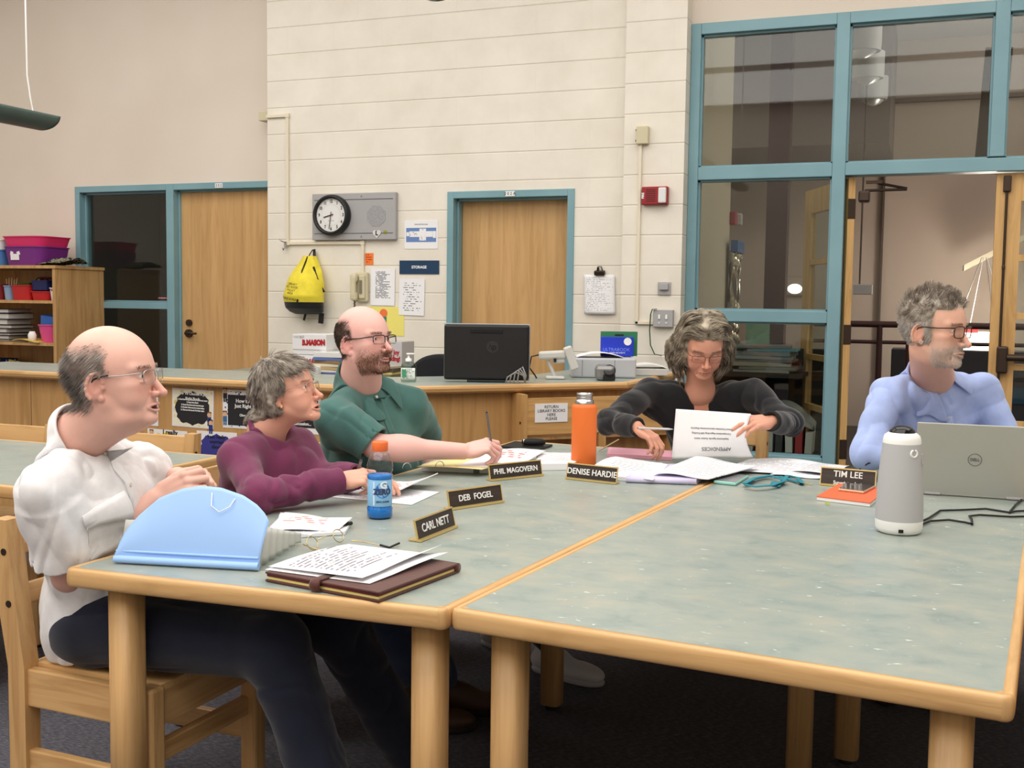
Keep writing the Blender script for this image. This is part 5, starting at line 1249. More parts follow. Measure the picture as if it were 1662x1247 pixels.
# --- papers at the far end
paper('pink_folder', 'pink folder lying under the hand of the woman in black', [(985, 742), (1092, 748), (1092, 737), (988, 731)], mat('pink_card', (232, 168, 186), .7), TT, None, .014, 'folder')
paper('paper_stack', 'thick printed sheets just behind the walnut nameplate of the orange flask', [(965, 778), (1060, 784), (1075, 757), (985, 752)], P_list, TT, None, .014)
paper('list_sheets', 'curled list sheets lying on the thick printed stack', [(955, 764), (1060, 780), (1085, 758), (1000, 745)], P_list, TT+.015, lambda u_, v_: (0, 0, .012*math.sin(v_*PI)*(1-u_)+.008*v_), .002)
t = thing('lavender_folder', 'lavender folder full of sheets beside the table seam', 'folder', (0, 0, 0))
c_ = [tp(*q) for q in ((1016, 783), (1130, 787), (1158, 764), (1050, 762))]
f = patch(*c_)
MB().sheet(lambda u_, v_: f(u_, v_), 6, 4, .002).build('lower_cover', mat('lavender_card', (206, 200, 232), .65), t)
MB().sheet(lambda u_, v_: f(u_*.97+.01, v_*.96+.02)+Vector((0, 0, .003)), 6, 4, .012).build('page_block', M_paper, t)
MB().sheet(lambda u_, v_: f(u_, v_)+Vector((0, 0, .0165+.010*u_*v_)), 8, 6, .002).build('upper_cover', MATS['lavender_card'], t)
MB().tube([f(0, 0)+Vector((0, 0, .009)), f(.5, 0)+Vector((0, 0, .009)), f(1, 0)+Vector((0, 0, .009))], .0095, 10).build('spine', MATS['lavender_card'], t)
paper('white_sheets', 'sheaf of white sheets spread over the lavender folder', [(1060, 772), (1150, 778), (1232, 758), (1130, 745)], P_text, TT+.021, lambda u_, v_: (0, 0, .004+.006*math.sin(u_*5+v_)), .003)
paper('spread_sheets', 'printed sheets spread across the far end between two people', [(1168, 765), (1292, 772), (1340, 757), (1215, 748)], P_text, TT+.002, lambda u_, v_: (0, 0, .016*math.sin(u_*PI*.9)*v_+.004), .0012)
paper('spread_sheets', 'loose printed sheet behind the nameplate with two lines', [(1250, 772), (1330, 778), (1378, 766), (1290, 757)], P_list, TT+.001, lambda u_, v_: (0, 0, .003*math.sin(u_*6)+.003), .0012)
paper('spread_sheets', 'topmost loose sheet next to the light blue sleeve', [(1285, 766), (1350, 771), (1392, 760), (1310, 753)], P_text, TT+.009, lambda u_, v_: (0, 0, .003*math.sin(u_*4)+.003), .0012)
q0, q1 = tp(972, 732, TT+.006), tp(1004, 714, TT+.03)
o = MB().cyl(q0, q1, .003, 8).build('pencil', mat('plain_pencil', (200, 180, 140), .6)); tag(o, 'slim tan pencil resting against the pink folder', 'pencil')
# --- mint phone, lanyard with key
c_ = [tp(*q) for q in ((1158, 785), (1194, 789), (1215, 776), (1177, 771))]
t = thing('mint_phone', 'grey phone in a mint green case beside the table seam', 'phone', (0, 0, 0))
def hexa(cc, z0, z1, k=0.):
    ce = sum(cc, Vector())/4; cc = [q+(ce-q)*k for q in cc]
    return MB().add([q+Vector((0, 0, z0)) for q in cc]+[q+Vector((0, 0, z1)) for q in cc], [(3, 2, 1, 0), (4, 5, 6, 7), (0, 1, 5, 4), (1, 2, 6, 5), (2, 3, 7, 6), (3, 0, 4, 7)])
bevel(hexa(c_, 0, .010).build('case', mat('mint_rubber', (150, 208, 196), .5), t), .003); hexa(c_, .0102, .0108, .08).build('screen', mat('dim_screen', (116, 118, 122), .25), t)
t = thing('lanyard', 'teal lanyard with a badge reel and key lying between the phones', 'lanyard', (0, 0, 0))
M_tl = mat('teal_strap', (34, 128, 146), .6)
MB().tube([tp(*q, TT+.006) for q in ((1212, 786), (1222, 778), (1245, 774), (1268, 774), (1290, 781), (1302, 786), (1296, 776), (1278, 772))]+[tp(1262, 790, TT+.006)], .008, 8, flat=.35).build('strap', M_tl, t)
MB().tube([tp(*q, TT+.014) for q in ((1208, 785), (1225, 776), (1250, 772), (1275, 780), (1252, 788), (1225, 790), (1210, 787))], .009, 8, flat=.3).build('strap', M_tl, t)
p = tp(1258, 788, TT+.002); MB().lathe([(.014, 0), (.016, .004), (.013, .011), (0, .012)], 20, p).build('badge_reel', M_tl, t)
p = tp(1300, 785, TT+.002); MB().lathe([(.012, 0), (.012, .003)], 16, p).box(p+Vector((.024, -.004, .0015)), (.03, .006, .003), (0, 0, -.2)).build('key', M_gold, t)
# --- orange notebook with gold phone
c_ = [tp(*q) for q in ((1325, 812), (1412, 823), (1440, 800), (1362, 791))]
t = thing('orange_notebook', 'orange covered notebook beside the white speaker', 'notebook', (0, 0, 0))
hexa(c_, 0, .010, .01).build('page_block', M_paper, t); hexa(c_, .0102, .013).build('cover', mat('orange_card', (224, 104, 62), .6), t)
MB().box(tp(1343, 817, TT+.006)-Vector((0, .002, 0)), (.016, .004, .008)).build('page_tab', mat('tab_green', (190, 200, 120), .6), t)
c_ = [tp(*q, TT+.0135) for q in ((1360, 797), (1402, 802), (1421, 792), (1372, 787))]
t = thing('gold_phone', 'gold edged phone lying on the orange notebook', 'phone', (0, 0, 0))
bevel(hexa(c_, 0, .008).build('case', mat('rose_gold', (216, 182, 152), .35, metal=.4), t), .0025); hexa(c_, .0082, .0086, .06).build('screen', mat('dark_screen', (60, 56, 54), .15), t)
# --- black headset on a cable behind the nameplate
p = tp(1392, 772, TT)
t = thing('black_mouse', 'black mouse with a looping cable behind the two line nameplate', 'mouse', (p.x, p.y+.05, TT))
MB().lathe([(.0, .034), (.02, .032), (.04, .02), (.05, 0)], 24, sx=1.2, sy=.8).build('shell', M_black, t)
p0 = Vector((p.x, p.y+.05, TT))
MB().tube([tp(*q, z_)-p0 for q, z_ in (((1386, 770), TT+.02), ((1400, 758), TT+.05), ((1410, 752), TT+.07), ((1418, 752), TT+.06), ((1416, 760), TT+.04), ((1420, 772), TT+.004))], .0025, 6).build('cable', M_black, t)
# --- conference camera speaker
p = tp(1451, 869); 
t = thing('conference_speaker', 'tall tapered white and grey conference camera speaker in the table centre', 'speaker', (p.x+.01, p.y+.055, TT), YAW-.15)
k_ = .0625
MB().lathe([(k_*.82, 0), (k_*.93, .004), (k_*.985, .014), (k_, .034), (k_, .036)], 48).build('base_band', M_white, t)
mg = mat('grey_knit', (178, 178, 180), .85); vv = noise(mg, coords(mg), 500, 2); bump(mg, vv, .3, .001)
MB().lathe([(k_, .036), (k_*.985, .08), (k_*.93, .15), (k_*.85, .215), (k_*.80, .245)], 48).build('fabric_sleeve', mg, t)
MB().lathe([(k_*.80, .245), (k_*.79, .255), (k_*.74, .266), (k_*.62, .272), (k_*.55, .274)], 48).build('collar', M_white, t)
MB().lathe([(k_*.55, .273), (k_*.52, .280), (k_*.38, .288), (k_*.2, .292), (.001, .293)], 40).build('lens_dome', mat('glossy_black', (16, 16, 18), .08), t)
Rm = axes((math.cos(.45), math.sin(.45), 0), (0, 0, 1), (math.sin(.45), -math.cos(.45), 0))
MB().tube([Vector((.0095*math.cos(q_), .0095*math.sin(q_), 0)) for q_ in [PI*.62+2*PI*.88*i/30 for i in range(31)]], .0028, 6).build('ring_mark', M_white, t).matrix_basis = Matrix.Translation(Vector((math.sin(.45)*k_*.84, -math.cos(.45)*k_*.84, .222))) @ Rm.to_4x4()
MB().box((k_*.80, -.022, .205), (.006, .014, .03), (0, -.15, -.35), .002).build('side_button', M_grey, t)
MB().box((-.006, -k_*.99, .013), (.012, .004, .009)).build('port', M_matblk, t)
sp_loc = t.location.copy()
# --- laptop
a0, a1 = tp(1484, 801), tp(1662, 813); d = (a1-a0).normalized(); an = math.atan2(d.y, d.x)
t = thing('laptop', 'silver laptop seen from behind its lid at the right border', 'laptop', a0, an)
LW, LH = .357, .238
M_sil = mat('laptop_silver', (176, 177, 170), .42, metal=.35)
MB().span((0, .0, .0), (LW, .24, .014), .004).build('base', M_sil, t)
MB().span((.02, .03, .0142), (LW-.02, .13, .0155)).build('keyboard', M_black, t)
tl = .16; R_ = Matrix.Rotation(tl, 3, 'X'); upv = R_ @ Vector((0, 0, 1))
l_ = MB().box(upv*(LH/2+.006)+Vector((LW/2, .004, 0)), (LW, .006, LH), R_, .003).build('lid', M_sil, t)
MB().box(upv*(LH/2+.006)+Vector((LW/2, .0078, 0)), (LW-.012, .001, LH-.014), R_).build('screen', mat('screen_black', (10, 10, 12), .1), t)
MB().box((.055, -.001, .005), (.05, .012, .008), None, .002).box((LW-.055, -.001, .005), (.05, .012, .008), None, .002).build('hinge', M_grey, t)
Rl = axes((1, 0, 0), upv, Vector((1, 0, 0)).cross(upv)); cl = upv*(LH*.5+.008)+Vector((LW*.5, .0005, 0))
ring = MB().tube([Rl @ Vector((.02*math.cos(q_), .02*math.sin(q_), 0)) for q_ in [2*PI*i/40 for i in range(40)]], .0012, 6, True).build('logo_ring', mat('logo_grey', (120, 120, 116), .4, metal=.4), t, cl)
text('logo', 'DELL', .013, MATS['logo_grey'], t, cl+Rl @ Vector((0, 0, .0005)), Rl, bold=.0004)
MB().box(upv*(LH-.012)+Vector((LW-.012, .0004, 0)), (.014, .0012, .022), R_).build('sticker', M_white, t)
# --- cables
o = MB().tube([tp(*q, TT+.004) for q in ((1492, 848), (1508, 841), (1526, 829), (1560, 828), (1600, 826), (1638, 832), (1650, 830), (1690, 828))], .0032, 8).tube([tp(*q, TT+.004) for q in ((1638, 832), (1648, 820), (1664, 806), (1690, 800))], .0032, 8).build('black_cable', M_black); tag(o, 'black cable running to the laptop, upper of two behind the speaker', 'cable')
o = MB().tube([tp(*q, TT+.004) for q in ((1492, 853), (1510, 846), (1540, 844), (1566, 848), (1578, 851), (1577, 842), (1573, 838), (1590, 836), (1640, 839), (1690, 838))], .0032, 8).build('black_cable', M_black); tag(o, 'black cable with a kink on the table, lower of two behind the speaker', 'cable')

# ------------------------------------------------------------------ pendant lamps and light
def pendant(label, ax, bx_, r_):
    a_, b_ = Vector(ax), Vector(bx_); d = b_-a_; L = d.length
    t = thing('pendant_light', label, 'pendant light', a_, math.atan2(d.y, d.x), 'linear pendant uplights')
    n_ = 20; vs = []; fs = []
    sec = [(r_*math.cos(q_), -r_*.55*math.sin(q_)) for q_ in [PI*i/(n_-1) for i in range(n_)]]
    sec = sec+[(.93*y_, .86*z_+.003) for y_, z_ in sec[::-1]]
    m_ = len(sec)
    for x in (0, L):
        for y_, z_ in sec: vs.append((x, y_, z_))
    for i in range(m_): fs.append((i, (i+1) % m_, m_+(i+1) % m_, m_+i))
    MB().add(vs, fs, True).build('trough', mat('pendant_green', (96, 116, 112), .35, metal=.3), t)
    b = MB()
    for x in (0, L-.015): b.prism([(y_, z_) for y_, z_ in sec[:n_]], x, x+.015, axes((0, 1, 0), (0, 0, 1), (1, 0, 0)))
    b.build('end_cap', MATS['pendant_green'], t)
    MB().cyl((.06, 0, -.01), (L-.06, 0, -.01), .013, 10).build('lamp_tube', mat('tube_glow', (255, 244, 226), .5, emit=(255, 240, 216), estr=3.), t)
    for x, s_ in ((.06, 1), (L-.06, -1)): MB().tube([(x, 0, -.02), (x+.03*s_, 0, .10), (x+.05*s_, 0, .22), (x+.06*s_, 0, CEIL-a_.z)], .005, 6).build('hanger', M_white, t)
    return t
pl = atD(70, 197, 6.2); ed = atD(-60, 172, 5.7)
dv = (ed-pl); dv.z = 0; dv.normalize()
pend1 = pendant('green metal pendant light hanging at the upper left', (pl.x, pl.y, pl.z+.02), tuple(Vector((pl.x, pl.y, pl.z+.02))+dv*2.6), .13)
for ch_ in list(pend1.children):
    if ch_.name.startswith('hanger'): pass
pr = atD(712, 5, 5.0)
pendant('green metal pendant light seen end on at the top border', (pr.x, pr.y, pr.z+.06), (pr.x, pr.y-3.2, pr.z+.06), .095)
def area(name, loc, sx_, sy_, power, col=(1, .93, .83), rot=(0, 0, 0)):
    l_ = bpy.data.lights.new(name, 'AREA'); l_.shape = 'RECTANGLE'; l_.size = sx_; l_.size_y = sy_; l_.energy = power; l_.color = col
    o = bpy.data.objects.new(name, l_); COL.objects.link(o); o.location = loc; o.rotation_euler = rot; return o

# ------------------------------------------------------------------ people: smooth solids blended from anatomical volumes
def A(v): return np.asarray(v, dtype=np.float64)
def _hash(i, j, k):
    h = (i*374761393+j*668265263+k*2147483647) & 0xffffffff
    h = ((h ^ (h >> 13))*1274126177) & 0xffffffff
    return ((h ^ (h >> 16)) & 0xffff)/65535.0
def vnoise(P):
    F_ = np.floor(P).astype(np.int64); f = P-F_; f = f*f*(3-2*f); r = 0
    for a in (0, 1):
        for b in (0, 1):
            for c in (0, 1):
                w = (f[:, 0] if a else 1-f[:, 0])*(f[:, 1] if b else 1-f[:, 1])*(f[:, 2] if c else 1-f[:, 2])
                r = r+w*_hash(F_[:, 0]+a, F_[:, 1]+b, F_[:, 2]+c)
    return r*2-1
def ell(c, r, R=None):
    c = A(c); r = A(r); R = None if R is None else A(R)
    def f(P):
        q = P-c
        if R is not None: q = q@R
        k0 = np.sqrt(((q/r)**2).sum(1))+1e-9; k1 = np.sqrt(((q/(r*r))**2).sum(1))+1e-9
        return k0*(k0-1)/k1
    return f, c, float(r.max())
def cone(a, b, ra, rb):
    a = A(a); b = A(b); d = b-a; L = max(1e-12, float(d@d))
    def f(P):
        q = P-a; h = np.clip(q@d/L, 0, 1)
        return np.sqrt(((q-h[:, None]*d)**2).sum(1))-(ra+(rb-ra)*h)
    return f, (a+b)/2, math.sqrt(L)/2+max(ra, rb)
def rbox(c, h, r, R=None):
    c = A(c); h = A(h)-r; R = None if R is None else A(R)
    def f(P):
        q = P-c
        if R is not None: q = q@R
        q = np.abs(q)-h
        return np.sqrt((np.maximum(q, 0)**2).sum(1))+np.minimum(q.max(1), 0)-r
    return f, c, float(np.linalg.norm(h)+r)
def disc(a, b, r, r2=None):      # flat ended cylinder
    a = A(a); b = A(b); d = b-a; L = np.linalg.norm(d); d = d/L; r2 = r if r2 is None else r2
    def f(P):
        q = P-a; h = q@d; w = np.sqrt(np.maximum(((q-h[:, None]*d)**2).sum(1), 0))-(r+(r2-r)*np.clip(h/L, 0, 1)); v = np.abs(h-L/2)-L/2
        return np.minimum(np.maximum(w, v), 0)+np.sqrt(np.maximum(w, 0)**2+np.maximum(v, 0)**2)
    return f, (a+b)/2, math.sqrt(L*L/4+max(r, r2)**2)
def half(p, n):          # half-space prim for cutting: inside where (P-p).n < 0
    p = A(p); n = A(n)/np.linalg.norm(n)
    return (lambda P: (P-p)@n), None, 0
class Solid:
    def __init__(s): s.ops = []; s.post = []; s.fin = []
    def add(s, prim, k=.01): s.ops.append(('u', prim, k)); return s
    def sub(s, prim, k=.005): s.ops.append(('s', prim, k)); return s
    def cut(s, prim, k=.002): s.ops.append(('s', prim, k)); return s
    def path(s, pts, rs, k=.01):
        for i in range(len(pts)-1): s.add(cone(pts[i], pts[i+1], rs[i], rs[i+1]), k)
        return s
    def ev(s, P, ops=None):
        d = np.full(len(P), 1e3)
        for t, (f, c, r), k in (s.ops if ops is None else ops):
            e = f(P)
            if t == 'u': h = np.maximum(k-np.abs(d-e), 0)/k; d = np.minimum(d, e)-h*h*k*.25
            else:
                e = -e; h = np.maximum(k-np.abs(d-e), 0)/k; d = np.maximum(d, e)+h*h*k*.25
        for g in s.post: d = d+g(P)
        for f, c, r, k in s.fin:
            e = -f(P); h = np.maximum(k-np.abs(d-e), 0)/k; d = np.maximum(d, e)+h*h*k*.25
        return d
    def grad(s, P, e=.0008):
        o = [A((1, -1, -1)), A((-1, -1, 1)), A((-1, 1, -1)), A((1, 1, 1))]
        g = sum(q[None]*s.ev(P+q*e)[:, None] for q in o); return g/(np.linalg.norm(g, axis=1)[:, None]+1e-12)
    def near(s, c, R):
        out = []
        for t, pr, k in s.ops:
            if pr[1] is None or np.linalg.norm(pr[1]-c)-pr[2] < R+k: out.append((t, pr, k))
        return out
    def bounds(s):
        lo = np.full(3, 1e9); hi = -lo
        for t, pr, k in s.ops:
            if t == 'u': lo = np.minimum(lo, pr[1]-pr[2]-.02); hi = np.maximum(hi, pr[1]+pr[2]+.02)
        return lo, hi
    def push(s, P, d, it=4):
        P = A(P).copy()
        for _ in range(it):
            e = s.ev(P); m = e < d
            if not m.any(): break
            P[m] += s.grad(P[m])*(d-e[m])[:, None]*(1 if np.isscalar(d) else 1)
        return P
    def stick(s, P, d, it=8, lim=.02):
        P = A(P).copy()
        for _ in range(it): P += s.grad(P)*np.clip(d-s.ev(P), -lim, lim)[:, None]*.8
        return P
    def mesh(s, vox, B=14, proj=2):
        lo, hi = s.bounds(); nb = np.ceil((hi-lo)/(vox*B)).astype(int)
        gi = np.stack(np.meshgrid(*[np.arange(n) for n in nb], indexing='ij'), -1).reshape(-1, 3)
        cen = lo+(gi+.5)*vox*B; rad = vox*B*.5*1.733
        act = np.abs(s.ev(cen)) < rad*2.2+.02
        gi = gi[act]; cen = cen[act]
        ax = np.arange(B+1); loc = np.stack(np.meshgrid(ax, ax, ax, indexing='ij'), -1).reshape(-1, 3)
        V = np.empty((len(gi), B+1, B+1, B+1), np.float32); keep = []
        for n, (g, c) in enumerate(zip(gi, cen)):
            d = s.ev(lo+(g*B+loc)*vox, s.near(c, rad+.03)); V[n] = d.reshape(B+1, B+1, B+1)
            if d.min() < 0 < d.max(): keep.append(n)
        V = V[keep]; gi = gi[keep]
        big = (nb*B+2).astype(np.int64)
        def key(I): return (I[:, 0]*big[1]+I[:, 1])*big[2]+I[:, 2]
        S_ = V < 0
        cs = [S_[:, a:B+a, b:B+b, c:B+c] for a in (0, 1) for b in (0, 1) for c in (0, 1)]
        cnt = sum(q.astype(np.int8) for q in cs); mix = (cnt > 0) & (cnt < 8)
        bi, ii, jj, kk = np.nonzero(mix)
        I = gi[bi]*B+np.stack([ii, jj, kk], 1); K = key(I); order = np.argsort(K); K = K[order]; I = I[order]; bi, ii, jj, kk = bi[order], ii[order], jj[order], kk[order]
        cv = np.stack([V[bi, ii+a, jj+b, kk+c] for a in (0, 1) for b in (0, 1) for c in (0, 1)], 1)
        off = A([(a, b, c) for a in (0, 1) for b in (0, 1) for c in (0, 1)])
        acc = np.zeros((len(K), 3)); num = np.zeros(len(K))
        for p in range(8):
            for q in range(p+1, 8):
                if abs(off[p]-off[q]).sum() != 1: continue
                m = (cv[:, p] < 0) != (cv[:, q] < 0); t = cv[:, p]/(cv[:, p]-cv[:, q]+1e-12)
                acc[m] += (off[p]+(off[q]-off[p])*t[:, None])[m]; num[m] += 1
        P = lo+(I+acc/num[:, None])*vox
        F_ = []
        for ax_ in range(3):
            e = np.zeros(3, int); e[ax_] = 1
            u = np.zeros(3, int); u[(ax_+1) % 3] = 1; w = np.zeros(3, int); w[(ax_+2) % 3] = 1
            a = S_[:, :B, :B, :B]; b = S_[:, e[0]:B+e[0], e[1]:B+e[1], e[2]:B+e[2]]
            bb, x, y, z = np.nonzero(a != b); G = gi[bb]*B+np.stack([x, y, z], 1); ins = a[bb, x, y, z]
            q = []
            for d_ in (-u-w, -w, 0*u, -u):
                kk_ = key(G+d_); ix = np.searchsorted(K, kk_); ix = np.minimum(ix, len(K)-1); ok = K[ix] == kk_; q.append(np.where(ok, ix, -1))
            q = np.stack(q, 1); good = (q >= 0).all(1); q = q[good]; ins = ins[good]
            q[~ins] = q[~ins][:, ::-1]; F_.append(q)
        F_ = np.concatenate(F_)
        blk = bi; cut_ = np.argsort(blk, kind='stable'); edges = np.nonzero(np.diff(blk[cut_]))[0]+1
        for ids in np.split(cut_, edges):
            Q = P[ids]; c = Q.mean(0); ops = s.near(c, rad+.03)
            for _ in range(proj):
                e_ = .0008; o4 = A([(1, -1, -1), (-1, -1, 1), (-1, 1, -1), (1, 1, 1)])
                al = s.ev(np.concatenate([Q]+[Q+w_*e_ for w_ in o4]), ops).reshape(5, -1); g = (al[1:, :, None]*o4[:, None, :]).sum(0); g /= np.linalg.norm(g, axis=1)[:, None]+1e-12
                Q = Q-g*np.clip(al[0], -vox, vox)[:, None]*.85
            P[ids] = Q
        return P, F_
def npmesh(name, P, F_, m, parent=None, col=None, smooth=True, origin=None):
    me = bpy.data.meshes.new(name); nv, nf = len(P), len(F_); k = F_.shape[1]
    P = P-A(origin) if origin is not None else P
    me.vertices.add(nv); me.vertices.foreach_set('co', P.astype(np.float32).ravel())
    me.loops.add(nf*k); me.loops.foreach_set('vertex_index', F_.astype(np.int32).ravel())
    me.polygons.add(nf); me.polygons.foreach_set('loop_start', np.arange(0, nf*k, k, dtype=np.int32))
    try: me.polygons.foreach_set('loop_total', np.full(nf, k, dtype=np.int32))
    except Exception: pass
    me.update(calc_edges=True); me.polygons.foreach_set('use_smooth', np.full(nf, smooth)); me.validate()
    if col is not None:
        a = me.color_attributes.new('Col', 'FLOAT_COLOR', 'POINT'); a.data.foreach_set('color', np.concatenate([col, np.ones((nv, 1))], 1).astype(np.float32).ravel())
    me.materials.append(m); o = bpy.data.objects.new(name, me); COL.objects.link(o)
    if parent: o.parent = parent
    if origin is not None and not parent: o.location = Vector(origin)
    return o
def strands(roots, dirs, nrm, length, S, seg=7, rad=.0007, lift=.002, grav=0., curl=0., seedv=0, gdir=(0, 0, -1), stiff=.35, flow=None, taper=.25, clump=None):
    """grow hair: each step follows dirs (or flow field), stays outside S"""
    r_ = np.random.RandomState(seedv); n = len(roots); L = length if hasattr(length, '__len__') else np.full(n, length)
    P = roots+nrm*.0005; pts = [P]; d = dirs/np.linalg.norm(dirs, axis=1)[:, None]
    ph = vnoise(roots*28)*7+r_.rand(n)*.5
    for i in range(seg):
        if flow is not None: d = d*(1-stiff)+flow(P, (i+1)/seg)*stiff
        d = d+A(gdir)*grav; d = d/(np.linalg.norm(d, axis=1)[:, None]+1e-9)
        side = np.cross(d, nrm); side /= (np.linalg.norm(side, axis=1)[:, None]+1e-9)
        st = d+side*(curl*np.sin(ph+i*1.15))[:, None]
        P = P+st*(L/seg)[:, None]
        P = S.push(P, lift*(.35+.65*min(1, (i+1)/3)), 1)
        pts.append(P)
    pts = np.stack(pts, 1); m = seg+1
    if clump:
        g_ = r_.permutation(n)[:max(1, n//clump[0])]; ix = np.empty(n, int)
        for c0 in range(0, n, 800): ix[c0:c0+800] = g_[((roots[c0:c0+800, None]-roots[None, g_])**2).sum(2).argmin(1)]
        w_ = (clump[1]*np.linspace(0, 1, m)**1.1)[None, :, None]; pts = pts*(1-w_)+(pts[ix]+(pts-pts[:, -1:])*0+(roots-roots[ix])[:, None]*.25)*w_
    t = np.gradient(pts, axis=1); t /= np.linalg.norm(t, axis=2)[:, :, None]+1e-9
    up = np.cross(t, r_.randn(n, 1, 3)); up /= np.linalg.norm(up, axis=2)[:, :, None]+1e-9; w = np.cross(t, up)
    rr = rad*np.linspace(1, taper, m)[None, :, None]*(.7+.6*r_.rand(n))[:, None, None]
    V = np.stack([pts+(up*math.cos(a)+w*math.sin(a))*rr for a in (0, 2.094, 4.189)], 2).reshape(-1, 3)
    base = (np.arange(n)*m*3)[:, None, None, None]+(np.arange(seg)*3)[None, :, None, None]
    q = A([[0, 1, 4, 3], [1, 2, 5, 4], [2, 0, 3, 5]]).astype(np.int64)[None, None]
    return V, (base+q).reshape(-1, 4), np.repeat(r_.rand(n), m*3)
# ---- materials that read the painted complexion / dye
def attr_mat(name, rough=.5, sss=.0, bumps=None, sheen=0., spec=.4):
    m = mat(name, (200, 200, 200), rough, spec=spec, sss=sss, sheen=sheen)
    t, n, l, b = nt(m); a = N(n, 'ShaderNodeAttribute'); a.attribute_name = 'Col'; l.new(a.outputs['Color'], b.inputs['Base Color'])
    if bumps: bump(m, noise(m, coords(m), bumps[0], 3), bumps[1], .001)
    return m
M_skin = attr_mat('skin', .48, .12, (260, .22)); M_hair = attr_mat('hair', .55, 0, None, 0, .25)
M_eye = mat('eye_white', (228, 222, 216), .15); M_iris = mat('iris', (84, 84, 82), .1); M_pupil = mat('pupil', (12, 12, 12), .05)
def L3(c): return A(lin(c))
class Frame:
    def __init__(s, o, fwd, up, sc=1.):
        s.o = A(o); f = A(fwd); f = f/np.linalg.norm(f); u = A(up); u = u-f*(u@f); u = u/np.linalg.norm(u); l = np.cross(u, f)
        s.M = np.stack([f, l, u], 1); s.s = sc
    def p(s, v): return s.o+s.M@(A(v)*s.s)
    def d(s, v): return s.M@A(v)
    def inv(s, P): return ((P-s.o)@s.M)/s.s
def rotv(v, axis, a):
    v = A(v); k = A(axis)/np.linalg.norm(axis); return v*math.cos(a)+np.cross(k, v)*math.sin(a)+k*(k@v)*(1-math.cos(a))
def headframe(pos, a_deg, pitch, roll, sc):
    """a: turn from facing picture-right towards the viewer; pitch up positive"""
    a = math.radians(a_deg); r_, t_ = A(RIGHT), -A(AWAY)
    f = r_*math.cos(a)+t_*math.sin(a); u = A((0, 0, 1)); side = np.cross(u, f)
    f2 = rotv(f, side, -math.radians(pitch)); u2 = rotv(u, side, -math.radians(pitch)); u2 = rotv(u2, f2, math.radians(roll))
    return Frame(pos, f2, u2, sc*.01)
def head(S, F, p):
    g = p.get; s = F.s
    def E(c, r, k=1., R=None): S.add(ell(F.p(c), A(r)*s, F.M if R is None else F.M@R), k*s)
    def C(a, b, ra, rb, k=1.): S.add(cone(F.p(a), F.p(b), ra*s, rb*s), k*s)
    def sE(c, r, k=.5, R=None): S.sub(ell(F.p(c), A(r)*s, F.M if R is None else F.M@R), k*s)
    def sC(a, b, ra, rb, k=.4): S.sub(cone(F.p(a), F.p(b), ra*s, rb*s), k*s)
    jw = g('jaw', 1.); ck = g('cheek', 1.)
    E((-.6, 0, 2.6), (9.5*g('len', 1), 7.5*g('wide', 1), 8.9), .1)
    E((2.2, 0, 1.7), (7.1, 6.35, 7.4), 2.)
    E((2.8, 0, -3.), (6.1, 6.1*ck, 6.), 2.)
    E((5.5, 0, -6.3), (4.0, 3.6, 3.1), 1.5)
    E((3.6, 0, -7.8), (4.7, 4.5*jw, 3.), 1.6)
    for y in (1, -1):
        C((.5, 4.9*jw, -5.8) if y > 0 else (.5, -4.9*jw, -5.8), (7.3, y*1.6*jw, -9.8), 1.25, 1.3, 1.8)
        E((5.5, y*4.55, -2.2), (2.2, 1.75, 1.3), 1.5)
        E((5.6, y*3.9*ck, -5.0), (2.4, 2.1*ck, 2.7), 1.6)
        C((8.3, y*1.1, 1.45), (6.9, y*4.7, 1.55), .85*g('brow', 1), .75, 1.5)
    E((7.8, 0, -9.9), (1.7, 2.1*jw, 1.45), 1.2)
    if g('jowl'):
        for y in (1, -1): E((3.6, y*3.9, -9.2), (2.9, 1.9, 2.0*g('jowl')), 1.5)
        E((3.4, 0, -10.8), (3.6, 3.4, 2.0*g('jowl')), 1.6)
    for y in (1, -1):
        sE((9.25, y*3.3, -.15), (1.5, 1.8, 1.2), .9)
        S.add(ell(F.p((7.05, y*3.25, -.15)), A((1.42, 1.48, 1.38))*s, F.M), .3*s)
        if g('bags', 1): E((8.05, y*3.2, -1.45), (.55, 1.2, .35), .5)
    nl = g('nose', 1.); nx = g('nx', 0.); nz = g('nz', 0.)
    C((8.55, 0, .3), (10.2*.5+8.9*.5+.9*nl+nx, 0, -3.1-nz*.7), .62, .85*nl, .8)
    E((10.55+.45*nl+nx, 0, -3.85-nz), (1.05*nl, 1.0*nl, .95*nl), .5)
    for y in (1, -1): E((9.75, y*1.25*nl, -4.3-nz*.3), (1.15, .66*nl, .75), .4)
    C((9.2, 0, -5.), (10.5, 0, -4.5-nz*.6), .4, .5, .4)
    for y in (1, -1): sE((10.3, y*.66*nl, -5.0-nz*.5), (.55, .34, .42), .2)
    mo = g('mouth', 0.)
    lt = g('lips', .72)
    for y in (1, -1):
        C((8.5, y*2.35, -7.2), (9.75, y*.9, -6.78), .25, .45*lt, .35); C((9.75, y*.9, -6.78), (9.95, 0, -6.88), .45*lt, .42*lt, .3)
        C((8.5, y*2.3, -7.3-mo*.5), (9.55, y*.9, -7.75-mo), .25, .5*lt, .35); C((9.55, y*.9, -7.75-mo), (9.7, 0, -7.8-mo), .5*lt, .52*lt, .3)
        sC((9.05, y*2.3, -7.25-mo*.3), (10.25, 0, -7.28-mo*.45), .1, .12+mo*.42, .18)
        sC((9.15, y*1.9, -4.5), (8.35, y*3.1, -7.0), .22, .2, .7*g('fold', 1))
        if g('fold', 1) > 1: sC((8.35, y*3.0, -7.4), (7.6, y*2.7, -9.0), .15, .15, .6)
    if mo: sE((8.6, 0, -7.3-mo*.5), (1.6, 1.6, .35+mo*.35), .2)
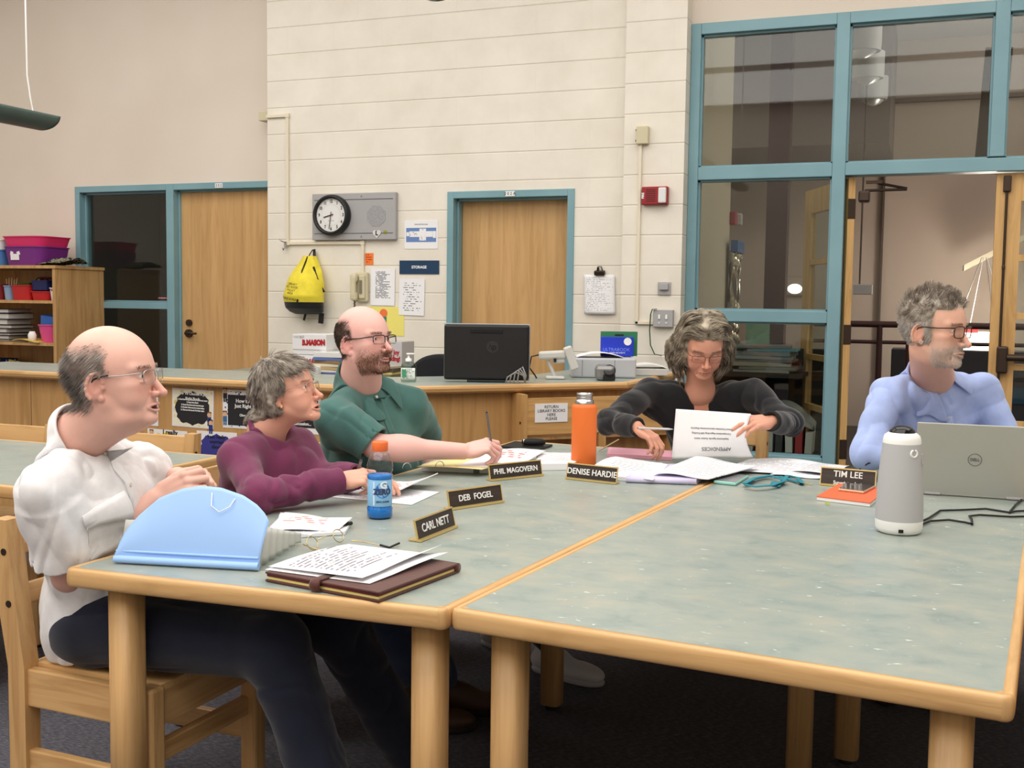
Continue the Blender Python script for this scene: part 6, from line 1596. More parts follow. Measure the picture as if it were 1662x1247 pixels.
    for y in (1, -1):        # ears
        R = np.stack([rotv(rotv(v, (0, 1, 0), .2), (0, 0, 1), -y*.35) for v in np.eye(3)], 1)
        E((-.9, y*7.25, -1.6), (1.85, .6, 3.1), .5, R)
        ring = [(-.9-1.7*math.cos(q)*1.0, -1.5+2.95*math.sin(q)) for q in [-1.2+4.0*i/9 for i in range(10)]]
        pts = [A((-.9, y*7.5, -1.6))+R@A((x+.9, y*.25, z+1.5)) for x, z in ring]
        for a_, b_ in zip(pts, pts[1:]): C(a_, b_, .36, .36, .3)
        sE(A((-.9, y*7.5, -1.6))+R@A((.35, y*.55, -.1)), (.85, .5, 1.35), .3, R)
        sE(A((-.9, y*7.5, -1.6))+R@A((-.5, y*.6, .9)), (.6, .35, 1.2), .4, R)
        E((.1, y*6.95, -4.35), (.65, .5, .75), .4); E((.75, y*7.0, -2.0), (.4, .35, .6), .3)
    for y in (1, -1):
        o = g('lid', .38); S.sub(ell(F.p((8.6, y*3.3, -.2+g('lidz', 0))), A((1.3, 1.32, o))*s, F.M), .15*s)
def sm01(x, a, b): t = np.clip((x-a)/(b-a), 0, 1); return t*t*(3-2*t)
def facecol(P, F, base, p):
    q = F.inv(P); x, y, z = q.T; c = np.tile(L3(base), (len(P), 1)); ay = np.abs(y)
    def mixin(w, rgb):
        nonlocal c; w = np.clip(w, 0, 1)[:, None]; c = c*(1-w)+L3(rgb)*w
    red = p.get('flush', (208, 132, 116)); G = lambda cx, cy, cz, r: np.exp(-(((x-cx)**2+(ay-cy)**2+(z-cz)**2)/r**2))
    inh = (np.abs(y) < 9) & (z > -14) & (z < 14) & (x > -12)
    mixin(.45*G(11, 0, -4, 1.6)*p.get('nosered', 1)+.30*G(7.5, 4.2, -3.6, 2.4)+.45*np.exp(-((ay-8)**2/1.6+(x+.6)**2/7+(z+1.6)**2/12)), red)
    n_ = vnoise(P*90)*.5+vnoise(P*35)*.5
    mixin(.14*np.clip(n_, 0, 1)*inh, red)
    mixin(.55*np.exp(-((z+7.3)**2/.42+(ay/2.2)**4))*(x > 8.4), p.get('lipc', (178, 104, 98)))
    mo = p.get('mouth', 0)
    if mo: mixin(1.0*np.exp(-((z+7.3+mo*.5)**2/(.05+.16*mo)+(ay/1.6)**4))*(x > 6)*(x < 9.75), (70, 30, 30))
    mixin(.28*np.exp(-((z+.3)**2/1.6+(ay-3.2)**2/3.2))*(x > 6.4), p.get('orbit', (176, 120, 104)))
    if p.get('stubble'):
        sc_, w0 = p['stubble']
        m = 1/(1+np.exp(-((-4.4-z)-np.clip((4.4-ay)*.45, -9, 2.0)-np.clip(1-(x-2)*.30, 0, 3))*1.7))*sm01(x, .6, 2.6)*sm01(z, -12.6, -11.0)*(ay < 8)*(x < 12)
        mus = np.exp(-((z+5.9)**2/.55+(ay/2.3)**4))*(x > 8.3); lipz = np.exp(-((z+7.35)**2/.5+(ay/2.0)**4))*(x > 8.6)
        nz = np.clip(.62+.55*vnoise(P*420)+.25*vnoise(P*200), 0, 1)
        mixin(w0*np.clip(np.maximum(m, mus)-lipz, 0, 1)*nz, sc_)
    if p.get('scalp'):
        mixin(np.clip(p['scalp'][1](x, y, z), 0, 1)*inh*(1-np.exp(-(((x+.9)/2.15)**2+((z+1.6)/3.3)**2)**3)*(ay > 6.3)), p['scalp'][0])
    return c
def eyes(par, F, p):
    look = A(p.get('look', (1, 0, 0))); out = []
    for y in (1, -1):
        c = F.p((7.12, y*3.25, -.17)); r = 1.30*F.s; d = F.d(look/np.linalg.norm(look)); u = np.cross(d, (0.3, .2, .9)); u /= np.linalg.norm(u); w = np.cross(d, u)
        n = 24; angs = [.001, .13, .14, .40, .41, .8, 1.4, 2.2, PI-.001]
        vs = [c+r*(d*math.cos(t)+(u*math.cos(2*PI*i/n)+w*math.sin(2*PI*i/n))*math.sin(t)) for t in angs for i in range(n)]
        fs = [(j*n+i, (j+1)*n+i, (j+1)*n+(i+1) % n, j*n+(i+1) % n) for j in range(len(angs)-1) for i in range(n)]
        o = MB().add(vs, fs, True).build('eye', M_eye, par); o.data.materials.append(M_iris); o.data.materials.append(M_pupil)
        for f in o.data.polygons:
            j = f.index//n; f.material_index = 2 if j < 1 else (1 if j < 3 else 0)
        out.append(o)
    return out
def glasses(par, F, label, m, half_rim=False, r=.0011, w_=2.55, h_=1.75, zc=-.55, xf=10.35, tip=None, drop=0., wrap_=.35, sq=.5):
    t = bpy.data.objects.new('eyeglasses', None); COL.objects.link(t); t.parent = par; t['label'] = label
    def loc(a, y):   # superellipse rim
        ca, sa = math.cos(a), math.sin(a); ex = sq
        yy = y*3.3+w_*abs(ca)**ex*(1 if ca > 0 else -1); zz = zc+h_*abs(sa)**ex*(1 if sa > 0 else -1)
        return F.p((xf-wrap_*(abs(yy)/5)**2*1.6-.12*(zc+h_-zz)*.3, yy, zz))
    fr = MB()
    for y in (1, -1):
        pts = [Vector(loc(2*PI*i/40, y)) for i in range(40)]
        if half_rim: fr.tube([Vector(loc(a, y)) for a in [-.3+(PI+.6)*i/24 for i in range(25)]], r, 6); fr.tube(pts, r*.4, 5, True)
        else: fr.tube(pts, r, 7, True)
        cc = sum(pts, Vector())/40
        ln = MB(); ln.add([cc]+[cc+(q-cc)*.98 for q in pts], [(0, i+1, (i+1) % 40+1) for i in range(40)], True); ln.build('lens', M_lens, t)
    fr.tube([Vector(F.p((xf-.05, yy, zc+.55*h_+.25-.18*yy*yy))) for yy in (-.9, -.45, 0, .45, .9)], r, 6)
    fr.build('rims', m, t)
    for y in (1, -1):
        te = MB().tube([Vector(F.p(q)) for q in ((xf-.9, y*5.9, zc+.7*h_), (xf-1.9, y*6.75, zc+.7*h_), (5, y*7.25, zc+.55*h_+drop*.4), (.6, y*7.7, .45+drop), (-.9, y*7.75, .0+drop), (-2.0, y*7.55, -1.6+drop))], [r*1.1, r*1.15, r*1.1, r*1.1, r*1.2, r*1.2], 6).build('temple', m, t)
        if tip: MB().tube([Vector(F.p(q)) for q in ((2.4, y*7.55, .62+drop*.8), (.6, y*7.72, .45+drop), (-.9, y*7.78, .0+drop), (-2.0, y*7.57, -1.6+drop))], r*1.7, 6).build('temple_tip', tip, te)
    return t
def hand(S, wrist, f, n, right=True, sc=.01, curls=None, thumb=None, spread=.08, k=.0016):
    """f: along the palm, n: out of the palm.  curls: per finger (mcp,pip,dip)"""
    f = A(f)/np.linalg.norm(f); n = A(n); n = n-f*(n@f); n /= np.linalg.norm(n); t = np.cross(f, n) if right else np.cross(n, f); W_ = A(wrist); nails = []
    def P(a, b, c): return W_+(f*a+t*b+n*c)*sc
    mc = [(8.6, 2.75), (9.0, .95), (8.6, -.95), (7.8, -2.6)]
    S.add(ell(P(4.6, .15, -.1), A((4.9, 3.7, 1.35))*sc, np.stack([f, t, n], 1)), .012)
    for a, b in mc: S.add(cone(P(1.6, b*.55, -.15), P(a, b, -.25), 1.15*sc, .98*sc), .007)
    S.add(ell(P(3.6, 2.3, .7), A((3.0, 1.5, 1.3))*sc, np.stack([f, t, n], 1)), .008)
    S.add(ell(P(3.6, -2.2, .6), A((3.2, 1.3, 1.2))*sc, np.stack([f, t, n], 1)), .008)
    lens = [(4.4, 2.6, 2.1), (4.9, 3.0, 2.2), (4.5, 2.8, 2.1), (3.5, 2.0, 1.9)]; rad = [.88, .90, .85, .74]
    curls = curls or [(.3, .4, .25)]*4; tips = []
    for i, ((a, b), L, r, cu) in enumerate(zip(mc, lens, rad, curls)):
        sp = cu[3] if len(cu) > 3 else spread*(1.5-i)
        d = f*math.cos(sp)+t*math.sin(sp); ax = np.cross(d, n); p = P(a, b, -.25); rr = [r*1.08, r, r*.92, r*.78]; ang = 0
        for j in range(3):
            ang += cu[j]; dd = rotv(d, ax, ang); q = p+dd*L[j]*sc
            S.add(cone(p, q, rr[j]*sc, rr[j+1]*sc), .006 if j == 0 else k); p = q
        tips.append(p)
    th = thumb or (.75, .35, .3, .35)   # out angle, opposition, bends
    d = f*math.cos(th[0])+t*math.sin(th[0]); d = d*math.cos(th[1])+n*math.sin(th[1]); ax = np.cross(d, np.cross(f, t) if False else -t+f*.2); p = P(2.2, 2.5, .5)
    inward = -t*.8+n*.35+f*.2
    for j, (L, r0, r1) in enumerate(((4.3, 1.25, 1.05), (3.3, 1.02, .92), (2.7, .93, .72))):
        if j: d = d+inward*math.tan(th[1+j])*.8; d /= np.linalg.norm(d)
        q = p+d*L*sc; S.add(cone(p, q, r0*sc, r1*sc), .007 if j == 0 else k*1.5); p = q
    tips.append(p)
    return tips
def limb(S, a, b, ra, rb, bulge=0, at=.35, k=.02, side=None):
    a, b = A(a), A(b); S.add(cone(a, b, ra, rb), k)
    if bulge:
        m_ = a*(1-at)+b*at; L = np.linalg.norm(b-a); d = (b-a)/L; u = np.cross(d, (0.3, .1, 1)); u /= np.linalg.norm(u); S.add(ell(m_, (L*.28, bulge, bulge), np.stack([d, u, np.cross(d, u)], 1)), k)
def wrinkle(amp, sc, dirv, k=2.2, seed=0., sharp=1.):
    """soft folds running along dirv"""
    d = A(dirv)/np.linalg.norm(dirv)
    def g(P):
        al = P@d; Q = P-al[:, None]*d*(1-1/(k*1.9)); Q = Q*sc+seed
        n_ = vnoise(Q+.6*np.stack([vnoise(Q*.7+5), vnoise(Q*.7+9), vnoise(Q*.7+13)], 1))
        return amp*(1-np.abs(n_)**sharp*2)
    return g
def away(g, pts, r):
    pts = [A(c) for c in pts]
    def f(P):
        v = g(P)
        for c in pts: v = v*(1-np.exp(-((P-c)**2).sum(1)/r**2))
        return v
    return f
def local(g, c, r):
    c = A(c)
    return lambda P: g(P)*np.exp(-((P-c)**2).sum(1)/r**2)
def clothes(name, S, vox, m, par, label=None, origin=None):
    P, F_ = S.mesh(vox); o = npmesh(name, P, F_, m, par, origin=origin)
    if label: o['label'] = label
    return o

# ------------------------------------------------------------------ the five people
def D(px, py, d): return A(atD(px, py, d))
def earframe(px, py, d, a, pitch, roll, sc, side=-1):
    F = headframe(A((0, 0, 0)), a, pitch, roll, sc); e = F.p((-.9, side*7.55, -1.6)); return headframe(D(px, py, d)-e, a, pitch, roll, sc)
def torso(nb, pv, sR, sL):
    u = nb-pv; u = u/np.linalg.norm(u); r = sR-sL; r = r-u*(r@u); r /= np.linalg.norm(r); f = np.cross(u, r)
    return np.stack([f, r, u], 1)
def body_core(S, F, J, neck=(5.5, 6.0), nfr=(-1.4, 0, -6.5)):
    S.add(cone(F.p(nfr), J['nb'], neck[0]*F.s, neck[1]*F.s), 2.2*F.s)
    S.add(cone(J['nb'], J['pv'], .055, .07), .03)
    for q in 'RL':
        dn = A((0, 0, .035)); ax_ = (J['pv']-J['nb']); ax_ /= np.linalg.norm(ax_); S.add(cone(J['nb']+ax_*.15, J['s'+q]+ax_*.04, .030, .030), .01)
        if J.get('long'): S.path([J['s'+q]+ax_*.04, J['e'+q], J['w'+q]], [.030, .028, .0265*J['k']], .01)
        else:
            limb(S, J['s'+q]+ax_*.04, J['e'+q], .044*J['k'], .039*J['k'], 0)
            limb(S, J['e'+q], J['w'+q], .039*J['k'], .026*J['k'], .044*J['k'], .28)
def shirt_core(S, J, chest=(.115, .17, .17), belly=(.13, .17, .2), hip=(.13, .18, .12), by=.38, bf=.03, sr=.062, k=.05):
    M = torso(J['nb'], J['pv'], J['sR'], J['sL']); H = np.linalg.norm(J['nb']-J['pv']); sm = (J['sR']+J['sL'])/2
    c = J['pv']+(J['nb']-J['pv'])*.66+M[:, 0]*.01
    S.add(ell(c, (chest[0], chest[1], chest[2]*.82), M), k); S.add(ell(J['pv']+(J['nb']-J['pv'])*by+M[:, 0]*bf, belly, M), k*1.6); S.add(ell(J['pv'], hip, M), k)
    nr = J.get('nr', .064); S.add(cone(J['nb']+M[:, 2]*.004, J['nb']-M[:, 2]*.11, nr, nr+.045), .03)
    S.add(ell(J['nb']-M[:, 2]*.15-M[:, 0]*.025, (.10, .15, .11), M), .04)
    for q in 'RL':
        sh = J['s'+q]-M[:, 2]*.022; S.add(cone(J['nb']-M[:, 2]*.062, J['nb']*.4+sh*.6-M[:, 2]*.012, .058, .058), .03); S.add(cone(J['nb']-M[:, 2]*.085, sh, .056, sr*.84), .045)
        S.add(cone(c+M[:, 0]*.01, sh-M[:, 2]*.075, .105, .055), .05)
    return M
def sleeve(S, a, b, ra, rb, k=.03): S.add(cone(a, b, ra, rb), k)
def hollow(S, a, b, r, k=.004):
    """open the end of a sleeve at b (coming from a)"""
    a, b = A(a), A(b); d = (b-a)/np.linalg.norm(b-a); S.fin.append(disc(b-d*.03, b+d*.03, r-.0105)+(k,))
def surf_roots(P, F, S, region, n, seedv):
    q = F.inv(P); w = region(q[:, 0], q[:, 1], q[:, 2]); r_ = np.random.RandomState(seedv)
    ix = np.nonzero(r_.rand(len(P)) < w)[0]
    if len(ix) == 0: return np.zeros((0, 3)), np.zeros((0, 3))
    ix = ix[r_.permutation(len(ix))[:n]]; R_ = P[ix]+r_.randn(len(ix), 3)*.0007; return R_, S.grad(R_)
def haircol(rnd, V, dark, light, spec=None, f=45., F=None, zone=None):
    n_ = np.clip(.5+.6*vnoise(V*f)+.6*(rnd-.5), 0, 1)[:, None]; c = L3(dark)*(1-n_)+L3(light)*n_
    if zone is not None: q = F.inv(V); w, rgb = zone(q[:, 0], q[:, 1], q[:, 2]); w = np.clip(w, 0, 1)[:, None]; c = c*(1-w)+L3(rgb)*w
    return c
def hairmesh(par, parts, name='hair', dark=None, light=None, F=None, zone=None, f=45.):
    Vs = []; Fs = []; R_ = []; b = 0
    for V, Q, r_ in parts: Vs.append(V); Fs.append(Q+b); R_.append(r_); b += len(V)
    V = np.concatenate(Vs); Q = np.concatenate(Fs); r_ = np.concatenate(R_)
    return npmesh(name, V, Q, M_hair, par, haircol(r_, V, dark, light, None, f, F, zone), origin=par['_o'])
def cap(S, F, t, vox=.003):
    C_ = Solid(); C_.ops = list(S.ops); C_.post = [lambda P: -t(*F.inv(P).T)*F.s]
    lo, hi = F.o-.17, F.o+.17
    C_.bounds = lambda: (lo, hi)
    C_.ops = C_.ops+[('s', ell(F.o-F.d((0, 0, 1))*.26, (.13, .13, .16), F.M), .01)]
    P, Q = C_.mesh(vox); return C_, (P, Q, .5+.0*P[:, 0])
def sm(x, a, b): t = np.clip((x-a)/(b-a), 0, 1); return t*t*(3-2*t)
def brows(par, S, F, P, n, L, cols, seedv, up=.3, z0=1.75, xmin=6.):
    reg = lambda x, y, z: ((np.abs(z-(z0-.035*(np.abs(y)-3)**2)) < .36) & (np.abs(y) > 1.2) & (np.abs(y) < 5.0) & (x > xmin))*.9
    r_, nn = surf_roots(P, F, S, reg, n, seedv); q = F.inv(r_); sy = np.sign(q[:, 1])
    d = sy[:, None]*F.d((0, 1, 0))+F.d((0, 0, 1))*up+nn*.25
    return hairmesh(par, [strands(r_, d, nn, L*F.s, S, 3, .00055, .0015, seedv=seedv)], 'eyebrows', *cols)
def make_person(label, F, p, base, S, vox, name='person'):
    P, Q = S.mesh(vox); o_ = A((J_pv[0], J_pv[1], 0))
    o = npmesh(name, P, Q, M_skin, None, facecol(P, F, base, p), origin=o_); o['_o'] = [float(q) for q in o_]
    tag(o, label, 'person'); return o, P
def sub(par, mb_or, *a): pass
def ring_collar(par, S, axis_o, fr, up, m, r0=.062, th0=.35, stand=.026, leaf=.055, drop=.03, point=.03, name='collar', tilt=0., push=.009, n=60):
    """fold-over shirt collar round the neck; fr = direction of the opening"""
    u = A(up)/np.linalg.norm(up); f = A(fr)-u*(A(fr)@u); f /= np.linalg.norm(f); s_ = np.cross(u, f); o = A(axis_o)
    rows = []
    prof = [(0, -.012, 0), (.25, stand*.6, 0), (.45, stand, .002), (.52, stand*1.0, .007), (.6, stand*.7, .014), (.75, .0, .03), (.88, -drop*.5, .044), (1., -drop, leaf)]
    ths = [th0+(2*PI-2*th0)*i/n for i in range(n+1)]
    G = []
    for t, h_, dr in prof:
        for th in ths:
            e = math.exp(-((min(th, 2*PI-th)-th0)/.45)**2)
            ff = max(0, math.cos(th))
            rr = r0+dr*(1+.25*e)*(.55+.45*(.5+.5*math.cos(th))); hh = h_-(.030*ff**1.5+tilt*math.cos(th))*1.0-(point*e if t > .55 else 0)*(t-.55)/.45
            G.append(o+(f*math.cos(th)+s_*math.sin(th))*rr+u*hh)
    G = A(G); nr = len(prof); w = n+1
    k0 = 4*w; tgt = np.repeat(np.linspace(.014, push, nr-4), w)
    for _ in range(8): G[k0:] += S.grad(G[k0:])*(np.clip(tgt-S.ev(G[k0:]), -.012, .02)*np.repeat(np.linspace(.15, .8, nr-4), w))[:, None]
    G = G.reshape(nr, w, 3); org = Vector(par['_o'])
    def fn(a, b): i = min(int(round(a*(nr-1))), nr-1); j = min(int(round(b*n)), n); return Vector(G[i, j])-org
    o_ = MB().sheet(fn, nr-1, n, .003).build(name, m, par); sd = o_.modifiers.new('s', 'SUBSURF'); sd.levels = 1; sd.render_levels = 1
    return o_
def button(par, S, p, m, r=.0055, nm='button'):
    q = S.push(A(p)[None], .001, 6)[0]; g = S.grad(q[None])[0]
    return MB().cyl(Vector(q)-Vector(par['_o']), Vector(q+g*.003)-Vector(par['_o']), r, 14).build(nm, m, par)
def shoe(par, heel, toe, m, sole, wid=.048, ht=.075, nm='shoe'):
    S = Solid(); h, t = A(heel), A(toe); d = t-h; L = np.linalg.norm(d); d /= L; z = A((0, 0, 1)); s_ = np.cross(z, d); M = np.stack([d, s_, z], 1)
    S.add(ell(h+d*.05+z*.045, (.065, wid*.8, .05), M), .01); S.add(ell(h+d*L*.68+z*.036, (L*.36, wid, .036), M), .03); S.add(ell(h+d*.09+z*.06, (.07, wid*.75, .045), M), .03); S.add(cone(h+d*.055+z*.06, h+d*.05+z*ht*1.35, .04, .038), .02)
    S.cut(half(z*.0+A((h[0], h[1], .012)), (0, 0, -1)) if False else (lambda P: (P[:, 2]-.012), None, 0), .004)
    o = clothes(nm, S, .004, m, par, None, par['_o'])
    S2 = Solid(); S2.add(ell(h+d*L*.66+z*.012, (L*.38, wid*1.05, .03), M), .01); S2.add(ell(h+d*.06+z*.012, (.07, wid*.88, .03), M), .03)
    S2.cut((lambda P: P[:, 2]-.001, None, 0), .003); S2.cut((lambda P: .024-P[:, 2], None, 0), .003)
    clothes('sole', S2, .004, sole, o, None, None) if False else None
    q, w_ = S2.mesh(.004); npmesh('sole', q-A(par['_o']), w_, sole, o)
    return o
def trousers(par, J, m, wr=True, hr=.105, kr=.078, ar=.062, nm='trousers', dirw=(1, 0, .2)):
    S = Solid(); S.add(ell(J['pv']+A((0, 0, -.02)), (.14, .17, .10), J['M']), .02)
    for q in 'RL': S.add(cone(J['h'+q], J['k'+q], hr, kr), .05); S.add(cone(J['k'+q], J['a'+q], kr, ar), .03)
    S.post = [wrinkle(.005, 16, dirw, 2.0, 3.)]
    S.cut((lambda P: P[:, 2]-.455-10*np.maximum(0, np.abs(P[:, 0]-J['seat'])-.22), None, 0), .01) if False else None
    for q in 'RL': d = J['a'+q]-J['k'+q]; d /= np.linalg.norm(d); S.sub(cone(J['a'+q]+d*.0, J['a'+q]+d*.12, ar-.012, ar+.01), .004)
    return clothes(nm, S, .0055, m, par, None, par['_o'])
M_shirtw = fabric('white_cotton', (236, 236, 238), .8, 500, .12); M_maroonf = fabric('maroon_fleece', (112, 50, 82), .92, 420, .3); M_polo = fabric('green_pique', (72, 112, 107), .9, 700, .4)
M_blackk = fabric('black_knit', (30, 30, 33), .9, 500, .3, .3); M_bluesh = fabric('blue_oxford', (170, 188, 236), .8, 600, .12); M_jean = fabric('navy_denim', (26, 30, 46), .9, 500, .3); M_jean2 = fabric('blue_denim', (52, 64, 92), .9, 500, .3); M_khaki = fabric('dark_slacks', (40, 42, 50), .9, 500, .2)
M_btn = mat('pale_button', (220, 214, 200), .3)

# ================= man in the white shirt
p = dict(jowl=1.0, mouth=.42, jaw=1.04, cheek=1.05, nose=1.02, nx=.3, nz=.5, fold=1., lid=.30, bags=1, lips=.62, look=(1, .0, -.02),
         scalp=((150, 132, 122), lambda x, y, z: .75*sm(-1.2+4.0*sm(z, -1.6, 1.2)-x, 0, 2.5)*sm(-z, -9.5, -5.)*sm(z, -7.5, -5)), flush=(206, 122, 106), orbit=(186, 128, 112))
F = earframe(153, 628, 2.52, 2, 5, 0, 1.06)
J = dict(k=1.05, nb=D(122, 712, 2.66), pv=A((-1.945, 2.21, .57)), sR=D(72, 785, 2.50), sL=D(232, 752, 2.84), eR=D(114, 932, 2.62), wR=D(252, 812, 2.70), eL=D(236, 796, 3.02), wL=D(288, 775, 2.84))
J_pv = J['pv']; S = Solid(); head(S, F, p); body_core(S, F, J, (5.8, 5.5), (-1.2, 0, -6.5)); S.add(cone(F.p((1.0, 0, -9)), J['nb']+F.d((1, 0, 0))*.025, 4.6*F.s, 4.9*F.s), 2.5*F.s)
fw = A(RIGHT)*.93-A((0, 0, -.42)); 
hand(S, J['wR'], fw, A(AWAY)+A(RIGHT)*.35-A((0, 0, .25)), True, .0102, [(.75, 1.0, .6), (.85, 1.1, .7), (.95, 1.1, .7), (1.05, 1.1, .7)], (.5, .5, .3, .2))
hand(S, J['wL'], A(RIGHT)*.8+A((0, 0, .12))-A(AWAY)*.3, -A(AWAY)*.6+A((0, 0, -.8)), False, .0098, [(.8, 1.1, .6)]*4, (.6, .4, .3, .2))
BASE = (230, 182, 166)
o, P = make_person('person in a white short sleeved shirt, sitting at the left with hands clasped', F, p, BASE, S, .0025)
eyes(o, F, dict(look=(1, 0, -.05)))
for e_ in o.children: e_.location = -Vector(o['_o'])
def settle(par, kids):
    for k_ in kids: k_.location = -Vector(par['_o'])
g = glasses(o, F, 'rimless eyeglasses with silver temples and dark tips', M_steel, True, .0011, 2.5, 1.6, tip=M_black); g.location = -Vector(o['_o'])
reg = lambda x, y, z: sm(-1.4+4.2*sm(z, -1.6, 1.2)-x, 0, 1.8)*sm(-z, -8.2+0, -4.6)*sm(z, -7.6, -5.6)*(1-np.exp(-(((x+.9)/2.3)**2+((z+1.4)/3.2)**2)**2)*(np.abs(y) > 6.2))
def flowC(P, t): q = F.inv(P); v = np.stack([-.75-.0*q[:, 0], .0*q[:, 1], -.65+0*q[:, 2]], 1); return v@F.M.T
r_, nn = surf_roots(P, F, S, reg, 3600, 1); d0 = flowC(r_, 0)+nn*.15
q_ = F.inv(r_); LL = np.where(q_[:, 2] > 6, .012, .020)*np.random.RandomState(5).uniform(.6, 1.2, len(r_))
hairmesh(o, [strands(r_, d0, nn, LL, S, 4, .0006, .0045, seedv=2, flow=flowC)], 'hair', (112, 106, 102), (196, 188, 180), F, lambda x, y, z: (.65*sm(-x, 1.5, 5.5)*sm(-z, -5, -1), (84, 78, 74)))
brows(o, S, F, P, 240, .9, ((120, 104, 96), (196, 180, 168)), 3)
# shirt
C = Solid(); M = shirt_core(C, J, (.12, .175, .19), (.125, .18, .22), (.138, .188, .14), .36, .025, .066); J['M'] = M
aR = J['eR']-J['sR']; eS = J['sR']+aR*.80; C.add(cone(J['sR']-A((0, 0, .014)), J['sR']*.5+eS*.5, .062, .066), .035); C.add(disc(J['sR']*.75+eS*.25, eS, .066, .090), .03); hollow(C, J['sR'], eS, .082)
aL = J['eL']-J['sL']; eL_ = J['sL']+aL*.7; C.add(cone(J['sL']-A((0, 0, .014)), J['sL']*.5+eL_*.5, .062, .066), .035); C.add(disc(J['sL']*.75+eL_*.25, eL_, .060, .076), .03); hollow(C, J['sL'], eL_, .074)
C.add(cone(J['pv']+M[:, 2]*.03, J['pv']-M[:, 2]*.06+M[:, 0]*.01, .155, .166), .04)
C.post = [away(wrinkle(.008, 12, aR/np.linalg.norm(aR)*.8+M[:, 0]*.5, 2.6, 1.), (eS, eL_), .06), wrinkle(.004, 26, M[:, 2]+M[:, 0]*.5, 2.2, 7.), local(wrinkle(.007, 17, aR/np.linalg.norm(aR)+M[:, 0]*.6, 2.6, 4.), J['sR']+aR*.35, .13)]
C.cut((lambda P, q=J['pv']-M[:, 2]*.09, n=M[:, 2]*.86-M[:, 0]*.5: -((P-q)@n)*-1*-1 if False else (P-q)@n, None, 0), .004)
C.sub(cone(J['nb']-M[:, 2]*.01, J['nb']+M[:, 2]*.12+M[:, 0]*.05, .064, .09), .01)
C.fin.append((lambda P: P[:, 2]-.452, None, 0, .004))
sh = clothes('shirt', C, .004, M_shirtw, o, None, o['_o'])
nu = A(F.p((-1.2, 0, -6.5)))-J['nb']; nu /= np.linalg.norm(nu)
ring_collar(o, C, J['nb']+nu*.002, M[:, 0]+A(RIGHT)*.3, nu, M_shirtw, .072, .42, .028, .048, .03, .028, tilt=.012)
cf = J['pv']+(J['nb']-J['pv'])*.80+M[:, 0]*.2
# placket, buttons, pocket flap
def strip(par, S, pts, w, m, nm, th=.0015, side=None, off=.002):
    pts = [A(q) for q in pts]; k = []
    for i, q in enumerate(pts):
        d = pts[min(i+1, len(pts)-1)]-pts[max(i-1, 0)]; d /= np.linalg.norm(d); q1 = S.push(q[None], off, 5)[0]; g_ = S.grad(q1[None])[0]; s_ = np.cross(d, g_); s_ /= np.linalg.norm(s_)
        k.append([S.push((q1+s_*w*t)[None], off, 5)[0] for t in (-.5, -.17, .17, .5)])
    k = A(k)-A(par['_o']); n_ = len(pts)-1
    return MB().sheet(lambda a, b: Vector(k[int(round(a*n_)), int(round(b*3))]), n_, 3, th).build(nm, m, par)
def onfront(S, J, M, h, sd, dist=.3):
    c = J['pv']+(J['nb']-J['pv'])*h+M[:, 1]*sd; lo, hi = 0., dist
    ts = np.linspace(0, dist, 60); e = S.ev(c[None]+ts[:, None]*M[:, 0][None]); i = np.nonzero(e < 0)[0]; return c+M[:, 0]*(ts[i[-1]]+.002 if len(i) else dist*.5)
strip(o, C, [onfront(C, J, M, h, -.0) for h in np.linspace(.97, .2, 14)], .034, M_shirtw, 'placket')
for h in (.93, .76, .58, .40): button(o, C, onfront(C, J, M, h, .0)+M[:, 0]*.003, M_btn)
pk = [onfront(C, J, M, h, .095) for h in np.linspace(.72, .46, 8)]; strip(o, C, pk, .125, M_shirtw, 'breast_pocket', .002, None, .003)
pk = [onfront(C, J, M, h, .095) for h in np.linspace(.74, .64, 5)]; strip(o, C, pk, .132, M_shirtw, 'pocket_flap', .002, None, .0065)
J.update(hR=A((-1.89, 2.12, .553)), hL=A((-1.89, 2.32, .553)), kR=A((-1.38, 2.12, .565)), kL=A((-1.36, 2.36, .565)), aR=A((-1.17, 2.10, .10)), aL=A((-1.22, 2.55, .12)), seat=-1.88)
trousers(o, J, M_jean, hr=.10)
M_brownsh = mat('brown_leather_shoe', (74, 52, 38), .6); M_sole = mat('dark_sole', (30, 28, 28), .8); M_sneak = mat('white_sneaker', (200, 200, 204), .6); M_wsole = mat('pale_sole', (170, 170, 174), .7)
shoe(o, (-1.22, 2.13, 0), (-.95, 2.19, 0), M_brownsh, M_sole); shoe(o, (-1.27, 2.56, 0), (-.98, 2.60, 0), M_brownsh, M_sole)

# ================= woman in the maroon sweatshirt
p = dict(mouth=.38, jaw=.92, cheek=1.0, nose=.98, nx=.3, nz=.2, brow=.8, fold=1.3, lid=.34, lips=.7, wide=.97, flush=(214, 138, 116), orbit=(190, 132, 112))
F = earframe(447, 648, 3.36, 10, 15, 0, .96)
J = dict(long=1, nr=.058, k=.88, nb=D(433, 694, 3.46), pv=A((-1.99, 3.02, .56)), sR=D(386, 733, 3.30), sL=D(485, 716, 3.60), eR=D(418, 806, 3.12), wR=D(550, 781, 3.27), eL=D(506, 778, 3.52), wL=D(578, 774, 3.42))
J_pv = J['pv']; S = Solid(); head(S, F, p); body_core(S, F, J, (4.9, 5.6), (-1.2, 0, -6.))
hand(S, J['wR'], A(RIGHT)+A((0, 0, .12))+A(AWAY)*.25, A((0, 0, -.8))+A(AWAY)*.7, True, .0088, [(.5, .9, .5), (.7, 1.0, .6), (.9, 1.1, .6), (1.0, 1.1, .6)], (.35, .5, .35, .3))
hand(S, J['wL'], A(RIGHT)-A(AWAY)*.2, A((0, 0, -1)), False, .0086, [(.3, .5, .3)]*4)
o, P = make_person('person in a maroon sweatshirt with short grey hair and glasses, looking up, pen in hand', F, p, (226, 170, 148), S, .0025)
